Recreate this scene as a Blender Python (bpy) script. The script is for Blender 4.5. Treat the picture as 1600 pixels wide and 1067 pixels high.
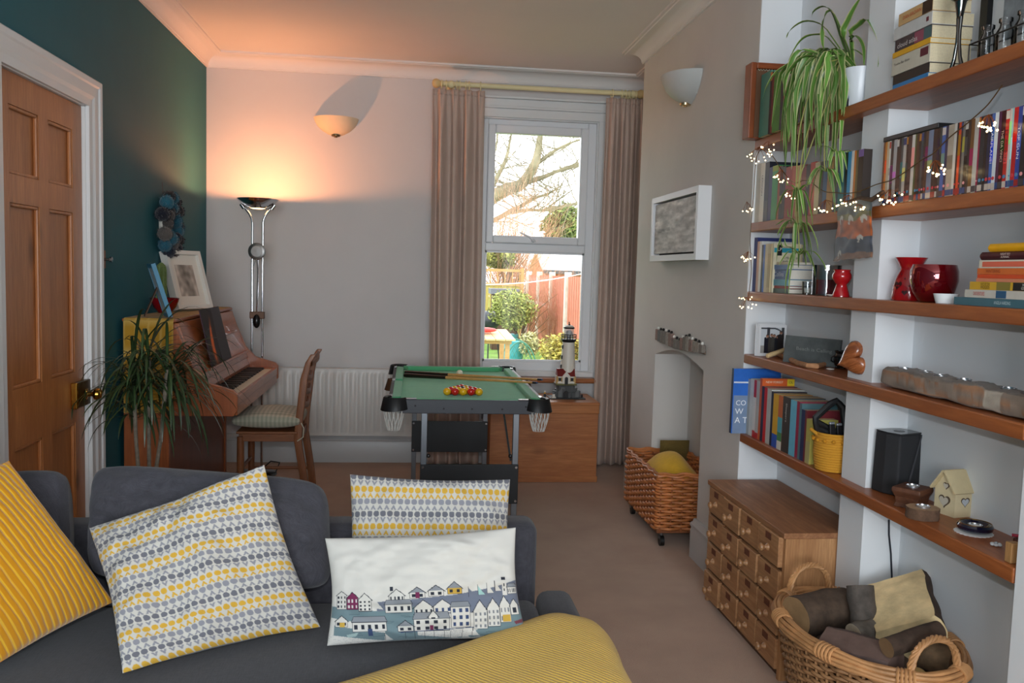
import bpy, bmesh, math, random
import numpy as np
from mathutils import Vector, Matrix, noise

for o in list(bpy.data.objects):
    bpy.data.objects.remove(o)
SC = bpy.context.scene
COL = SC.collection
PI = math.pi

# ------------------------------------------------------------------ camera
FPX, CAMH = 1340.0, 1.35
YAW, PITCH, ROLL = math.radians(6.788), math.radians(-4.583), math.radians(1.669)
fwd = Vector((math.sin(YAW) * math.cos(PITCH), math.cos(YAW) * math.cos(PITCH), math.sin(PITCH)))
rgt0 = Vector((math.cos(YAW), -math.sin(YAW), 0))
up0 = rgt0.cross(fwd)
RGT = rgt0 * math.cos(ROLL) + up0 * math.sin(ROLL)
UPV = up0 * math.cos(ROLL) - rgt0 * math.sin(ROLL)
CAM = Vector((0, 0, CAMH))
cd = bpy.data.cameras.new('camera')
cam = bpy.data.objects.new('camera', cd)
COL.objects.link(cam)
cd.sensor_width = 36
cd.lens = 36 * FPX / 1600
cd.clip_start = 0.05
cd.clip_end = 300
mw = Matrix((RGT, UPV, -fwd)).transposed().to_4x4()
mw.translation = CAM
cam.matrix_world = mw
SC.camera = cam

# ------------------------------------------------------------------ world (overcast sky)
w = bpy.data.worlds.new('overcast_sky')
SC.world = w
w.use_nodes = True
nt = w.node_tree
bg = nt.nodes['Background']
bg.inputs[0].default_value = (0.93, 0.97, 1.0, 1)
bg.inputs[1].default_value = 4.2

# daylight of the front room window behind the camera, and the camera's pop-up flash
def area(name, loc, target, sx, sy, power, col, spread=PI):
    l = bpy.data.lights.new(name, 'AREA')
    l.shape = 'RECTANGLE'
    l.size, l.size_y = sx, sy
    l.energy = power
    l.color = col
    l.spread = spread
    o = bpy.data.objects.new(name, l)
    COL.objects.link(o)
    o.location = loc
    d = Vector(target) - Vector(loc)
    o.rotation_euler = d.to_track_quat('-Z', 'Y').to_euler()
    return o

area('front_window_daylight', (-0.25, -2.78, 1.55), (-0.25, 3.0, 1.45), 2.1, 1.5, 130, (0.86, 0.94, 1.0))
area('camera_flash', (0.0, 0.0, 1.50), (0.36, 3.0, 1.26), 0.06, 0.03, 14.0, (0.93, 0.97, 1.0))

SC.view_settings.view_transform = 'Standard'
SC.view_settings.look = 'None'
SC.view_settings.exposure = 0.0
SC.view_settings.gamma = 1.0
SC.view_settings.use_curve_mapping = False


# ------------------------------------------------------------------ pixel -> place
def ray(px, py):
    return RGT * ((px - 800) / FPX) - UPV * ((py - 533.5) / FPX) + fwd


def on(px, py, axis, val):
    """point where the photo's pixel meets the plane axis = val"""
    d = ray(px, py)
    t = (val - CAM[axis]) / d[axis]
    return CAM + d * t


# ------------------------------------------------------------------ colour and materials
def lin(c):
    c = c / 255.0
    return c / 12.92 if c <= 0.04045 else ((c + 0.055) / 1.055) ** 2.4


def L3(rgb):
    return (lin(rgb[0]), lin(rgb[1]), lin(rgb[2]))


def L4(rgb):
    return L3(rgb) + (1.0,)


MATS = {}


def base_mat(name):
    m = bpy.data.materials.new(name)
    m.use_nodes = True
    n = m.node_tree
    b = n.nodes['Principled BSDF']
    return m, n, b


def mapping(n, scale, coord='Object', rot=(0, 0, 0)):
    tc = n.nodes.new('ShaderNodeTexCoord')
    mp = n.nodes.new('ShaderNodeMapping')
    mp.inputs['Scale'].default_value = scale if hasattr(scale, '__len__') else (scale,) * 3
    mp.inputs['Rotation'].default_value = rot
    n.links.new(tc.outputs[coord], mp.inputs[0])
    return mp.outputs[0]


def noise_node(n, vec, scale, detail=4, rough=0.55, dist=0):
    t = n.nodes.new('ShaderNodeTexNoise')
    t.inputs['Scale'].default_value = scale
    t.inputs['Detail'].default_value = detail
    t.inputs['Roughness'].default_value = rough
    t.inputs['Distortion'].default_value = dist
    n.links.new(vec, t.inputs['Vector'])
    return t.outputs['Fac']


def ramp(n, fac, stops):
    r = n.nodes.new('ShaderNodeValToRGB')
    el = r.color_ramp.elements
    while len(el) < len(stops):
        el.new(0.5)
    for e, (p, c) in zip(el, stops):
        e.position = p
        e.color = c
    n.links.new(fac, r.inputs[0])
    return r.outputs[0]


def mix(n, fac, a, b, mode='MIX'):
    m = n.nodes.new('ShaderNodeMix')
    m.data_type = 'RGBA'
    m.blend_type = mode
    for s, v in ((m.inputs[0], fac), (m.inputs[6], a), (m.inputs[7], b)):
        if hasattr(v, 'is_output'):
            n.links.new(v, s)
        else:
            s.default_value = v
    return m.outputs[2]


def bump_to(n, b, fac, strength, dist=0.002):
    bn = n.nodes.new('ShaderNodeBump')
    bn.inputs['Strength'].default_value = strength
    bn.inputs['Distance'].default_value = dist
    n.links.new(fac, bn.inputs['Height'])
    n.links.new(bn.outputs[0], b.inputs['Normal'])


def mat(rgb, rough=0.55, metal=0.0, var=0.0, vscale=6, bump=0.0, bscale=90, spec=0.5, trans=0.0, ior=1.45,
        emit=None, estr=1.0, sheen=0.0, coat=0.0, alpha=1.0, sub=0.0):
    key = ('m', tuple(rgb), rough, metal, var, vscale, bump, bscale, spec, trans, ior, emit, estr, sheen, coat, alpha)
    if key in MATS:
        return MATS[key]
    m, n, b = base_mat('paint_%02x%02x%02x' % tuple(int(max(0, min(255, c))) for c in rgb))
    b.inputs['Base Color'].default_value = L4(rgb)
    b.inputs['Roughness'].default_value = rough
    b.inputs['Metallic'].default_value = metal
    b.inputs['Specular IOR Level'].default_value = spec
    b.inputs['Transmission Weight'].default_value = trans
    b.inputs['IOR'].default_value = ior
    b.inputs['Sheen Weight'].default_value = sheen
    b.inputs['Coat Weight'].default_value = coat
    b.inputs['Alpha'].default_value = alpha
    if emit:
        b.inputs['Emission Color'].default_value = tuple(emit) + (1,)
        b.inputs['Emission Strength'].default_value = estr
    if var or bump:
        v = mapping(n, 1.0)
        if var:
            f = noise_node(n, v, vscale)
            lo = tuple(c * (1 - var) for c in L3(rgb)) + (1,)
            hi = tuple(min(1, c * (1 + var)) for c in L3(rgb)) + (1,)
            n.links.new(ramp(n, f, [(0.3, lo), (0.7, hi)]), b.inputs['Base Color'])
        if bump:
            bump_to(n, b, noise_node(n, v, bscale, 3), bump)
    MATS[key] = m
    return m


def wood(light, dark, axis='x', scale=1.0, rough=0.45, knots=0.0, contrast=1.0, coat=0.0):
    key = ('w', tuple(light), tuple(dark), axis, scale, rough, knots, contrast, coat)
    if key in MATS:
        return MATS[key]
    m, n, b = base_mat('wood_%02x%02x%02x' % tuple(light))
    s = {'x': (1.2, 14, 14), 'y': (14, 1.2, 14), 'z': (14, 14, 1.2)}[axis]
    v = mapping(n, tuple(k * scale for k in s))
    f1 = noise_node(n, v, 1.6, 5, 0.6, 0.8)
    c = ramp(n, f1, [(0.5 - 0.25 / contrast, L4(dark)), (0.5 + 0.22 / contrast, L4(light))])
    f2 = noise_node(n, v, 9, 3, 0.6, 0.2)
    dk = tuple(x * 0.8 for x in L3(dark)) + (1,)
    g = ramp(n, f2, [(0.42, (0.45, 0.45, 0.45, 1)), (0.62, (0, 0, 0, 1))])
    c = mix(n, g, c, dk)
    if knots:
        s2 = {'x': (1, 2.2, 2.2), 'y': (2.2, 1, 2.2), 'z': (2.2, 2.2, 1)}[axis]
        kv = mapping(n, tuple(k * scale * knots for k in s2))
        vo = n.nodes.new('ShaderNodeTexVoronoi')
        vo.inputs['Scale'].default_value = 3.0
        n.links.new(kv, vo.inputs['Vector'])
        kf = ramp(n, vo.outputs['Distance'], [(0.06, (0.85, 0.85, 0.85, 1)), (0.16, (0, 0, 0, 1))])
        c = mix(n, kf, c, tuple(x * 0.42 for x in L3(dark)) + (1,))
    n.links.new(c, b.inputs['Base Color'])
    b.inputs['Roughness'].default_value = rough
    b.inputs['Coat Weight'].default_value = coat
    bump_to(n, b, f2, 0.12, 0.001)
    MATS[key] = m
    return m


def weave(rgb, scale=900, rough=0.9, strength=0.5, var=0.16, mottle=30):
    """woven cloth: fine crossed threads plus soft mottling"""
    key = ('f', tuple(rgb), scale, rough, strength, var, mottle)
    if key in MATS:
        return MATS[key]
    m, n, b = base_mat('cloth_%02x%02x%02x' % tuple(rgb))
    v1 = mapping(n, (scale, scale * 0.06, scale))
    v2 = mapping(n, (scale * 0.06, scale, scale * 0.06))
    a = noise_node(n, v1, 1.0, 2)
    c = noise_node(n, v2, 1.0, 2)
    mo = noise_node(n, mapping(n, 1.0), mottle, 3)
    s = n.nodes.new('ShaderNodeMath')
    n.links.new(a, s.inputs[0])
    n.links.new(c, s.inputs[1])
    s2 = n.nodes.new('ShaderNodeMath')
    s2.operation = 'MULTIPLY_ADD'
    n.links.new(s.outputs[0], s2.inputs[0])
    s2.inputs[1].default_value = 0.4
    m3 = n.nodes.new('ShaderNodeMath')
    m3.operation = 'MULTIPLY'
    m3.inputs[1].default_value = 0.2
    n.links.new(mo, m3.inputs[0])
    n.links.new(m3.outputs[0], s2.inputs[2])
    lo = tuple(x * (1 - var * 1.6) for x in L3(rgb)) + (1,)
    hi = tuple(min(1, x * (1 + var * 1.6)) for x in L3(rgb)) + (1,)
    n.links.new(ramp(n, s2.outputs[0], [(0.36, lo), (0.64, hi)]), b.inputs['Base Color'])
    b.inputs['Roughness'].default_value = rough
    b.inputs['Sheen Weight'].default_value = 0.15
    b.inputs['Specular IOR Level'].default_value = 0.2
    bump_to(n, b, s.outputs[0], strength, 0.0008)
    MATS[key] = m
    return m


def attr_mat(rough=0.85, bump=0.25, bscale=700, sheen=0.1, spec=0.3, coat=0.0):
    """printed colour stored on the mesh"""
    key = ('a', rough, bump, bscale, sheen, spec, coat)
    if key in MATS:
        return MATS[key]
    m, n, b = base_mat('printed_surface')
    a = n.nodes.new('ShaderNodeVertexColor')
    a.layer_name = 'Col'
    n.links.new(a.outputs[0], b.inputs['Base Color'])
    b.inputs['Roughness'].default_value = rough
    b.inputs['Sheen Weight'].default_value = sheen
    b.inputs['Specular IOR Level'].default_value = spec
    b.inputs['Coat Weight'].default_value = coat
    if bump:
        bump_to(n, b, noise_node(n, mapping(n, 1.0), bscale, 2), bump, 0.0008)
    MATS[key] = m
    return m


def pane_mat(tint=(1, 1, 1), refl=0.06):
    key = ('g', tint, refl)
    if key in MATS:
        return MATS[key]
    m = bpy.data.materials.new('thin_glass')
    m.use_nodes = True
    n = m.node_tree
    n.nodes.remove(n.nodes['Principled BSDF'])
    t = n.nodes.new('ShaderNodeBsdfTransparent')
    t.inputs[0].default_value = tuple(tint) + (1,)
    g = n.nodes.new('ShaderNodeBsdfGlossy')
    g.inputs['Roughness'].default_value = 0.03
    ms = n.nodes.new('ShaderNodeMixShader')
    fr = n.nodes.new('ShaderNodeFresnel')
    fr.inputs['IOR'].default_value = 1.35
    ml = n.nodes.new('ShaderNodeMath')
    ml.operation = 'ADD'
    ml.inputs[1].default_value = refl * 0.3
    n.links.new(fr.outputs[0], ml.inputs[0])
    n.links.new(ml.outputs[0], ms.inputs[0])
    n.links.new(t.outputs[0], ms.inputs[1])
    n.links.new(g.outputs[0], ms.inputs[2])
    n.links.new(ms.outputs[0], n.nodes['Material Output'].inputs[0])
    MATS[key] = m
    return m


# ------------------------------------------------------------------ mesh builder
class MB:
    def __init__(s):
        s.v = []
        s.f = []
        s.c = None

    def add(s, vs, fs, mx=None):
        o = len(s.v)
        if mx is None:
            s.v += [tuple(p) for p in vs]
        else:
            s.v += [tuple(mx @ Vector(p)) for p in vs]
        s.f += [tuple(i + o for i in f) for f in fs]
        return s

    def box(s, x0, x1, y0, y1, z0, z1, mx=None):
        vs = [(x, y, z) for z in (z0, z1) for y in (y0, y1) for x in (x0, x1)]
        fs = [(0, 2, 3, 1), (4, 5, 7, 6), (0, 1, 5, 4), (2, 6, 7, 3), (0, 4, 6, 2), (1, 3, 7, 5)]
        return s.add(vs, fs, mx)

    def cyl(s, p0, p1, r0, r1=None, n=12, cap=True):
        return s.tube([p0, p1], [r0, r0 if r1 is None else r1], n, cap=cap)

    def tube(s, pts, r, n=8, cap=True, closed=False):
        pts = [Vector(p) for p in pts]
        k = len(pts)
        rs = r if hasattr(r, '__len__') else [r] * k
        tang = []
        for i in range(k):
            if closed:
                t = pts[(i + 1) % k] - pts[i - 1]
            else:
                t = pts[min(i + 1, k - 1)] - pts[max(i - 1, 0)]
            if t.length < 1e-9:
                t = Vector((0, 0, 1))
            tang.append(t.normalized())
        up = Vector((0, 0, 1)) if abs(tang[0].z) < 0.9 else Vector((1, 0, 0))
        a = tang[0].cross(up).normalized()
        vs = []
        for i in range(k):
            if i:
                ax = tang[i - 1].cross(tang[i])
                if ax.length > 1e-7:
                    a = Matrix.Rotation(tang[i - 1].angle(tang[i]), 3, ax.normalized()) @ a
            a = (a - tang[i] * a.dot(tang[i])).normalized()
            b = tang[i].cross(a)
            for j in range(n):
                an = 2 * PI * j / n
                vs.append(pts[i] + (a * math.cos(an) + b * math.sin(an)) * rs[i])
        fs = []
        for i in range(k if closed else k - 1):
            i2 = (i + 1) % k
            for j in range(n):
                fs.append((i * n + j, i * n + (j + 1) % n, i2 * n + (j + 1) % n, i2 * n + j))
        if cap and not closed:
            fs.append(tuple(range(n - 1, -1, -1)))
            fs.append(tuple((k - 1) * n + j for j in range(n)))
        return s.add(vs, fs)

    def lathe(s, prof, n=24, c=(0, 0, 0), mx=None, a0=0.0, a1=2 * PI, caps=True):
        full = abs(a1 - a0 - 2 * PI) < 1e-6
        m = n if full else n + 1
        vs = []
        for (r, z) in prof:
            for j in range(m):
                an = a0 + (a1 - a0) * j / n
                vs.append((c[0] + r * math.cos(an), c[1] + r * math.sin(an), c[2] + z))
        fs = []
        for i in range(len(prof) - 1):
            for j in range(n):
                j2 = (j + 1) % m
                fs.append((i * m + j, i * m + j2, (i + 1) * m + j2, (i + 1) * m + j))
        if caps and full:
            if prof[0][0] > 1e-6:
                fs.append(tuple(range(m - 1, -1, -1)))
            if prof[-1][0] > 1e-6:
                fs.append(tuple((len(prof) - 1) * m + j for j in range(m)))
        return s.add(vs, fs, mx)

    def sphere(s, c, r, n=12, m=8, sc=(1, 1, 1), mx=None):
        vs = [(c[0], c[1], c[2] - r * sc[2])]
        for i in range(1, m):
            a = -PI / 2 + PI * i / m
            for j in range(n):
                b = 2 * PI * j / n
                vs.append((c[0] + r * sc[0] * math.cos(a) * math.cos(b), c[1] + r * sc[1] * math.cos(a) * math.sin(b), c[2] + r * sc[2] * math.sin(a)))
        vs.append((c[0], c[1], c[2] + r * sc[2]))
        fs = [(0, 1 + (j + 1) % n, 1 + j) for j in range(n)]
        for i in range(m - 2):
            for j in range(n):
                fs.append((1 + i * n + j, 1 + i * n + (j + 1) % n, 1 + (i + 1) * n + (j + 1) % n, 1 + (i + 1) * n + j))
        t = len(vs) - 1
        b0 = 1 + (m - 2) * n
        fs += [(t, b0 + j, b0 + (j + 1) % n) for j in range(n)]
        return s.add(vs, fs, mx)

    def prism(s, poly, h0, h1, mx=None):
        """polygon (counter-clockwise, x y) pulled from z = h0 to h1"""
        k = len(poly)
        vs = [(x, y, h0) for x, y in poly] + [(x, y, h1) for x, y in poly]
        fs = [tuple(range(k - 1, -1, -1)), tuple(range(k, 2 * k))]
        fs += [(i, (i + 1) % k, k + (i + 1) % k, k + i) for i in range(k)]
        return s.add(vs, fs, mx)

    def sheet(s, fn, nu, nv, wrap=False):
        o = len(s.v)
        for j in range(nv + 1):
            for i in range(nu + 1):
                s.v.append(tuple(fn(i / nu, j / nv)))
        for j in range(nv):
            for i in range(nu):
                a = o + j * (nu + 1) + i
                s.f.append((a, a + 1, a + nu + 2, a + nu + 1))
        return s

    def build(s, name, m, parent=None, smooth=False, bevel=0.0, seg=2, auto=38, off=None, solid=0.0, weld=False, recalc=False):
        me = bpy.data.meshes.new(name)
        vs = s.v if off is None else [(x - off[0], y - off[1], z - off[2]) for x, y, z in s.v]
        me.from_pydata(vs, [], s.f)
        if bevel or weld or recalc:
            bm = bmesh.new()
            bm.from_mesh(me)
            if weld:
                bmesh.ops.remove_doubles(bm, verts=bm.verts, dist=1e-5)
            if recalc:
                bmesh.ops.recalc_face_normals(bm, faces=bm.faces)
            if bevel:
                ed = [e for e in bm.edges if len(e.link_faces) == 2 and e.calc_face_angle(0) > 0.6]
                bmesh.ops.bevel(bm, geom=ed, offset=bevel, segments=seg, affect='EDGES', profile=0.5, clamp_overlap=True)
            bm.to_mesh(me)
            bm.free()
        me.update()
        if s.c is not None:
            ca = me.color_attributes.new('Col', 'FLOAT_COLOR', 'POINT')
            ca.data.foreach_set('color', np.asarray(s.c, dtype=np.float32).ravel())
        if smooth:
            me.polygons.foreach_set('use_smooth', [True] * len(me.polygons))
            me.set_sharp_from_angle(angle=math.radians(auto))
        if m is not None:
            me.materials.append(m)
        o = bpy.data.objects.new(name, me)
        COL.objects.link(o)
        if parent is not None:
            o.parent = parent
        if solid:
            md = o.modifiers.new('thickness', 'SOLIDIFY')
            md.thickness = solid
            md.offset = 0
        return o


def thing(name, label, cat, loc=(0, 0, 0), rz=0.0, group=None):
    o = bpy.data.objects.new(name, None)
    COL.objects.link(o)
    o.empty_display_size = 0.05
    o.location = loc
    o.rotation_euler = (0, 0, rz)
    return tag(o, label, cat, group)


def tag(o, label, cat, group=None, loc=None, rz=None):
    o['label'] = label
    o['category'] = cat
    if group:
        o['group'] = group
    if loc is not None:
        o.location = loc
    if rz is not None:
        o.rotation_euler = (0, 0, rz)
    return o


def struct(o, label=None):
    o['kind'] = 'structure'
    if label:
        o['label'] = label
    return o


def stuff(o):
    o['kind'] = 'stuff'
    return o


def share(src, name, parent, mx=None):
    """another child that shares src's mesh"""
    o = bpy.data.objects.new(name, src.data)
    COL.objects.link(o)
    o.parent = parent
    if mx is not None:
        o.matrix_local = mx
    return o


def T(x, y, z):
    return Matrix.Translation((x, y, z))


def RX(a):
    return Matrix.Rotation(a, 4, 'X')


def RY(a):
    return Matrix.Rotation(a, 4, 'Y')


def RZ(a):
    return Matrix.Rotation(a, 4, 'Z')


def frame(o, x, y, z):
    """matrix from an origin and three axes"""
    m = Matrix((Vector(x), Vector(y), Vector(z))).transposed().to_4x4()
    m.translation = Vector(o)
    return m


FONTS = {}


def text_mesh(body):
    if body in FONTS:
        return FONTS[body]
    cu = bpy.data.curves.new('lettering', 'FONT')
    cu.body = body
    cu.size = 1.0
    cu.extrude = 0.0
    cu.align_x = 'CENTER'
    cu.align_y = 'CENTER'
    cu.resolution_u = 3
    ob = bpy.data.objects.new('lettering', cu)
    COL.objects.link(ob)
    dg = bpy.context.evaluated_depsgraph_get()
    dg.update()
    me = bpy.data.meshes.new_from_object(ob.evaluated_get(dg))
    bpy.data.objects.remove(ob)
    bpy.data.curves.remove(cu)
    me.name = 'lettering'
    xs = [v.co.x for v in me.vertices] or [0, 1]
    me['w'] = max(xs) - min(xs)
    FONTS[body] = me
    return me


def text(body, parent, org, right, up, size, m, fit=None, name='lettering'):
    """flat printed words lying just proud of a surface, centred on org"""
    me = text_mesh(body).copy()
    me.name = name
    me.materials.clear()
    me.materials.append(m)
    sx = size
    if fit:
        sx = fit / max(me.get('w', 1.0), 1e-3)
    right, up = Vector(right).normalized(), Vector(up).normalized()
    nr = right.cross(up)
    o = bpy.data.objects.new(name, me)
    COL.objects.link(o)
    o.parent = parent
    o.matrix_local = frame(Vector(org) + nr * 0.0006, right, up, nr) @ Matrix.Diagonal((sx, size, 1, 1))
    return o
# ================================================================== THE SETTING
LX, BY, CBX, AX = -1.374, 6.0, 1.39, 1.562
CBF, CBN = 5.235, 3.445
CEIL, CORN = 2.735, 2.645
REAR = -2.9
PIX, PIY0, PIY1 = 1.433, 2.51, 2.66
NEARX, NEARY = 1.388, 1.768

teal = mat((30, 96, 107), 0.75, var=0.05, vscale=3, bump=0.05, bscale=300)
plaster = mat((207, 204, 203), 0.85, var=0.03, vscale=2, bump=0.04, bscale=220)
chimney_paint = mat((207, 202, 197), 0.85, var=0.04, vscale=2, bump=0.05, bscale=200)
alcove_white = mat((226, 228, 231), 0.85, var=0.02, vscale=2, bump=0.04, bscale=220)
ceil_white = mat((224, 220, 217), 0.9, var=0.02, vscale=2)
gloss_white = mat((222, 222, 222), 0.32, var=0.02, vscale=4)
pvc = mat((228, 229, 232), 0.3)


def carpet_mat():
    m, n, b = base_mat('carpet_pile')
    v = mapping(n, 1.0)
    f = noise_node(n, v, 3.0, 5, 0.6)
    g = noise_node(n, v, 330, 3, 0.7)
    c1 = ramp(n, f, [(0.3, L4((184, 152, 131))), (0.7, L4((206, 173, 151)))])
    c = mix(n, ramp(n, g, [(0.35, (0.0, 0.0, 0.0, 1)), (0.7, (0.6, 0.6, 0.6, 1))]), c1, L4((152, 121, 103)))
    n.links.new(c, b.inputs['Base Color'])
    b.inputs['Roughness'].default_value = 0.95
    b.inputs['Specular IOR Level'].default_value = 0.1
    b.inputs['Sheen Weight'].default_value = 0.2
    bump_to(n, b, g, 0.8, 0.004)
    return m


struct(MB().box(-1.6, 2.0, REAR - 0.3, BY + 0.3, -0.15, 0.0).build('floor', carpet_mat()), 'pinkish beige short pile carpet')
struct(MB().box(-1.6, 2.0, REAR - 0.3, BY + 0.3, CEIL, CEIL + 0.15).build('ceiling', ceil_white), 'white plaster ceiling')

# left wall with the door opening
DY0, DY1, DZ = 3.075, 3.852, 1.996
b = MB()
b.box(LX - 0.14, LX, REAR, DY0, 0, CEIL)
b.box(LX - 0.14, LX, DY1, BY, 0, CEIL)
b.box(LX - 0.14, LX, DY0, DY1, DZ, CEIL)
struct(b.build('wall_left', teal), 'dark teal painted wall')
# back wall with the window opening
WX0, WX1, WZ0, WZ1 = 0.455, 1.285, 0.63, 2.42
b = MB()
b.box(LX - 0.14, WX0, BY, BY + 0.28, 0, CEIL)
b.box(WX1, 2.0, BY, BY + 0.28, 0, CEIL)
b.box(WX0, WX1, BY, BY + 0.28, 0, WZ0)
b.box(WX0, WX1, BY, BY + 0.28, WZ1, CEIL)
struct(b.build('wall_back', plaster), 'off-white painted end wall')
# right side: bay by the window, chimney breast with arched recess, shelf alcoves, pier
struct(MB().box(1.62, 2.0, CBF, BY, 0, CEIL).build('wall_right_window', plaster))
NY0, NY1, NZ = 3.925, 4.745, 0.912
b = MB()
b.box(CBX, 2.0, NY1, CBF, 0, CEIL)
b.box(CBX, 2.0, CBN, NY0, 0, CEIL)
arch = [(NY0, CEIL), (NY0, NZ)]
for i in range(1, 16):
    t = i / 16
    arch.append((NY0 + (NY1 - NY0) * t, NZ + 0.055 * math.sin(PI * t)))
arch += [(NY1, NZ), (NY1, CEIL)]
b.prism(arch, CBX, 2.0, frame((0, 0, 0), (0, 1, 0), (0, 0, 1), (1, 0, 0)))
b.box(1.60, 2.0, NY0, NY1, 0, 1.2)
struct(b.build('wall_chimney_breast', chimney_paint, recalc=True), 'warm grey chimney breast with small arched recess')
struct(MB().box(AX, 2.0, NEARY, CBN, 0, CEIL).build('wall_right', alcove_white))
struct(MB().box(PIX, AX, PIY0, PIY1, 0, CEIL).build('wall_pier', alcove_white), 'narrow white pier between the shelf alcoves')
struct(MB().box(NEARX, 2.0, 0.3, NEARY, 0, CEIL).build('wall_right_near', alcove_white))
struct(MB().box(AX, 2.0, REAR, 0.3, 0, CEIL).build('wall_right_front', alcove_white))
# rear wall with the front window's opening (behind the camera)
b = MB()
RX0, RX1, RZ0, RZ1 = -1.31, 0.81, 0.78, 2.32
b.box(LX - 0.14, RX0, REAR - 0.2, REAR, 0, CEIL)
b.box(RX1, 2.0, REAR - 0.2, REAR, 0, CEIL)
b.box(RX0, RX1, REAR - 0.2, REAR, 0, RZ0)
b.box(RX0, RX1, REAR - 0.2, REAR, RZ1, CEIL)
struct(b.build('wall_rear', plaster))
b = MB()
for x in (RX0, -0.62, 0.06, RX1 - 0.06):
    b.box(x, x + 0.06, REAR - 0.12, REAR - 0.06, RZ0, RZ1)
for z in (RZ0, 1.80, RZ1 - 0.06):
    b.box(RX0, RX1, REAR - 0.12, REAR - 0.06, z, z + 0.06)
struct(b.build('window_2', pvc))


def sweep(path, prof, name, m):
    """moulding along a wall; the room lies to the right of the path; prof = (out from wall, z)"""
    P = [Vector((x, y)) for x, y in path]
    k = len(P)
    b = MB()
    vs = []
    for i in range(k):
        d0 = (P[i] - P[i - 1]).normalized() if i else None
        d1 = (P[i + 1] - P[i]).normalized() if i < k - 1 else None
        n0 = Vector((d0.y, -d0.x)) if d0 else None
        n1 = Vector((d1.y, -d1.x)) if d1 else None
        if n0 is None:
            mv = n1
        elif n1 is None:
            mv = n0
        else:
            mv = (n0 + n1) / (1 + n0.dot(n1))
        for (d, z) in prof:
            vs.append((P[i].x + mv.x * d, P[i].y + mv.y * d, z))
    q = len(prof)
    fs = []
    for i in range(k - 1):
        for j in range(q - 1):
            fs.append((i * q + j, (i + 1) * q + j, (i + 1) * q + j + 1, i * q + j + 1))
    fs.append(tuple(range(q)))
    fs.append(tuple((k - 1) * q + j for j in range(q - 1, -1, -1)))
    b.add(vs, fs)
    return struct(b.build(name, m, smooth=True, auto=30, recalc=True))


cprof = [(0, CORN), (0.012, CORN), (0.012, CORN + 0.008)]
for i in range(9):
    a = PI / 2 * i / 8
    cprof.append((0.100 - 0.084 * math.cos(a), CORN + 0.010 + 0.062 * math.sin(a)))
cprof += [(0.104, CEIL - 0.014), (0.116, CEIL - 0.012), (0.116, CEIL), (0, CEIL)]
sweep([(LX, REAR), (LX, BY), (1.62, BY), (1.62, CBF), (CBX, CBF), (CBX, CBN), (AX, CBN), (AX, PIY1)], cprof, 'trim_cornice', ceil_white)
sk = [(0, 0), (0.022, 0), (0.022, 0.135), (0.019, 0.143), (0.019, 0.150), (0.024, 0.154), (0.024, 0.166), (0.014, 0.178), (0.010, 0.192), (0, 0.195)]
skirt_paint = mat((196, 196, 196), 0.35)
sweep([(LX, REAR), (LX, DY0 - 0.12)], sk, 'baseboard_left_near', skirt_paint)
sweep([(LX, DY1 + 0.125), (LX, BY), (1.62, BY), (1.62, CBF), (CBX, CBF), (CBX, NY1 + 0.02)], sk, 'baseboard_back', skirt_paint)
sweep([(CBX + 0.1, NY0 + 0.001), (CBX, NY0 + 0.001), (CBX, CBN), (AX, CBN), (AX, PIY1)], sk, 'baseboard_chimney', skirt_paint)
sweep([(AX, PIY1), (PIX, PIY1), (PIX, PIY0), (AX, PIY0), (AX, NEARY), (NEARX, NEARY), (NEARX, 0.4)], sk, 'baseboard_right', skirt_paint)

# architrave round the door
aprof = [(0, 0.0), (0.016, 0.0), (0.018, 0.03), (0.024, 0.045), (0.024, 0.085), (0.030, 0.092), (0.032, 0.112), (0.026, 0.118), (0, 0.118)]
b = MB()


def arch_run(p0, p1, out0, out1):
    """p along the opening edge, profile pushed outwards (out) and away from the wall (+x)"""
    q = len(aprof)
    vs = []
    for p, o in ((p0, out0), (p1, out1)):
        for (d, e) in aprof:
            vs.append((LX + d, p[0] + o[0] * e, p[1] + o[1] * e))
    fs = [(j, q + j, q + j + 1, j + 1) for j in range(q - 1)] + [(q - 1, 2 * q - 1, q, 0)]
    fs += [tuple(range(q)), tuple(range(2 * q - 1, q - 1, -1))]
    b.add(vs, fs)


arch_run((DY1, 0), (DY1, DZ), (1, 0), (1, 1))
arch_run((DY0, 0), (DY0, DZ), (-1, 0), (-1, 1))
arch_run((DY0, DZ), (DY1, DZ), (-1, 1), (1, 1))
struct(b.build('trim_door', gloss_white, recalc=True), 'white moulded architrave round the pine door')

b = MB().box(LX - 0.14, LX + 0.001, DY1 - 0.007, DY1, 0, DZ).box(LX - 0.14, LX + 0.001, DY0, DY0 + 0.004, 0, DZ).box(LX - 0.14, LX + 0.001, DY0, DY1, DZ - 0.004, DZ)
struct(b.build('trim_door_lining', gloss_white))
# the pine door
pine_door = wood((192, 126, 74), (162, 96, 50), 'z', 1.0, 0.38, knots=0.9)
pine_panel = wood((186, 122, 70), (156, 92, 48), 'z', 0.9, 0.42, knots=0.7)
door = struct(thing('door_1', 'stripped pine panelled door closed in the teal wall', 'door', (LX - 0.012, DY0, 0)))
del door['category']
DWD = DY1 - DY0 - 0.012


def dy(px, py):
    return on(px, py, 0, LX - 0.012)


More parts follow.
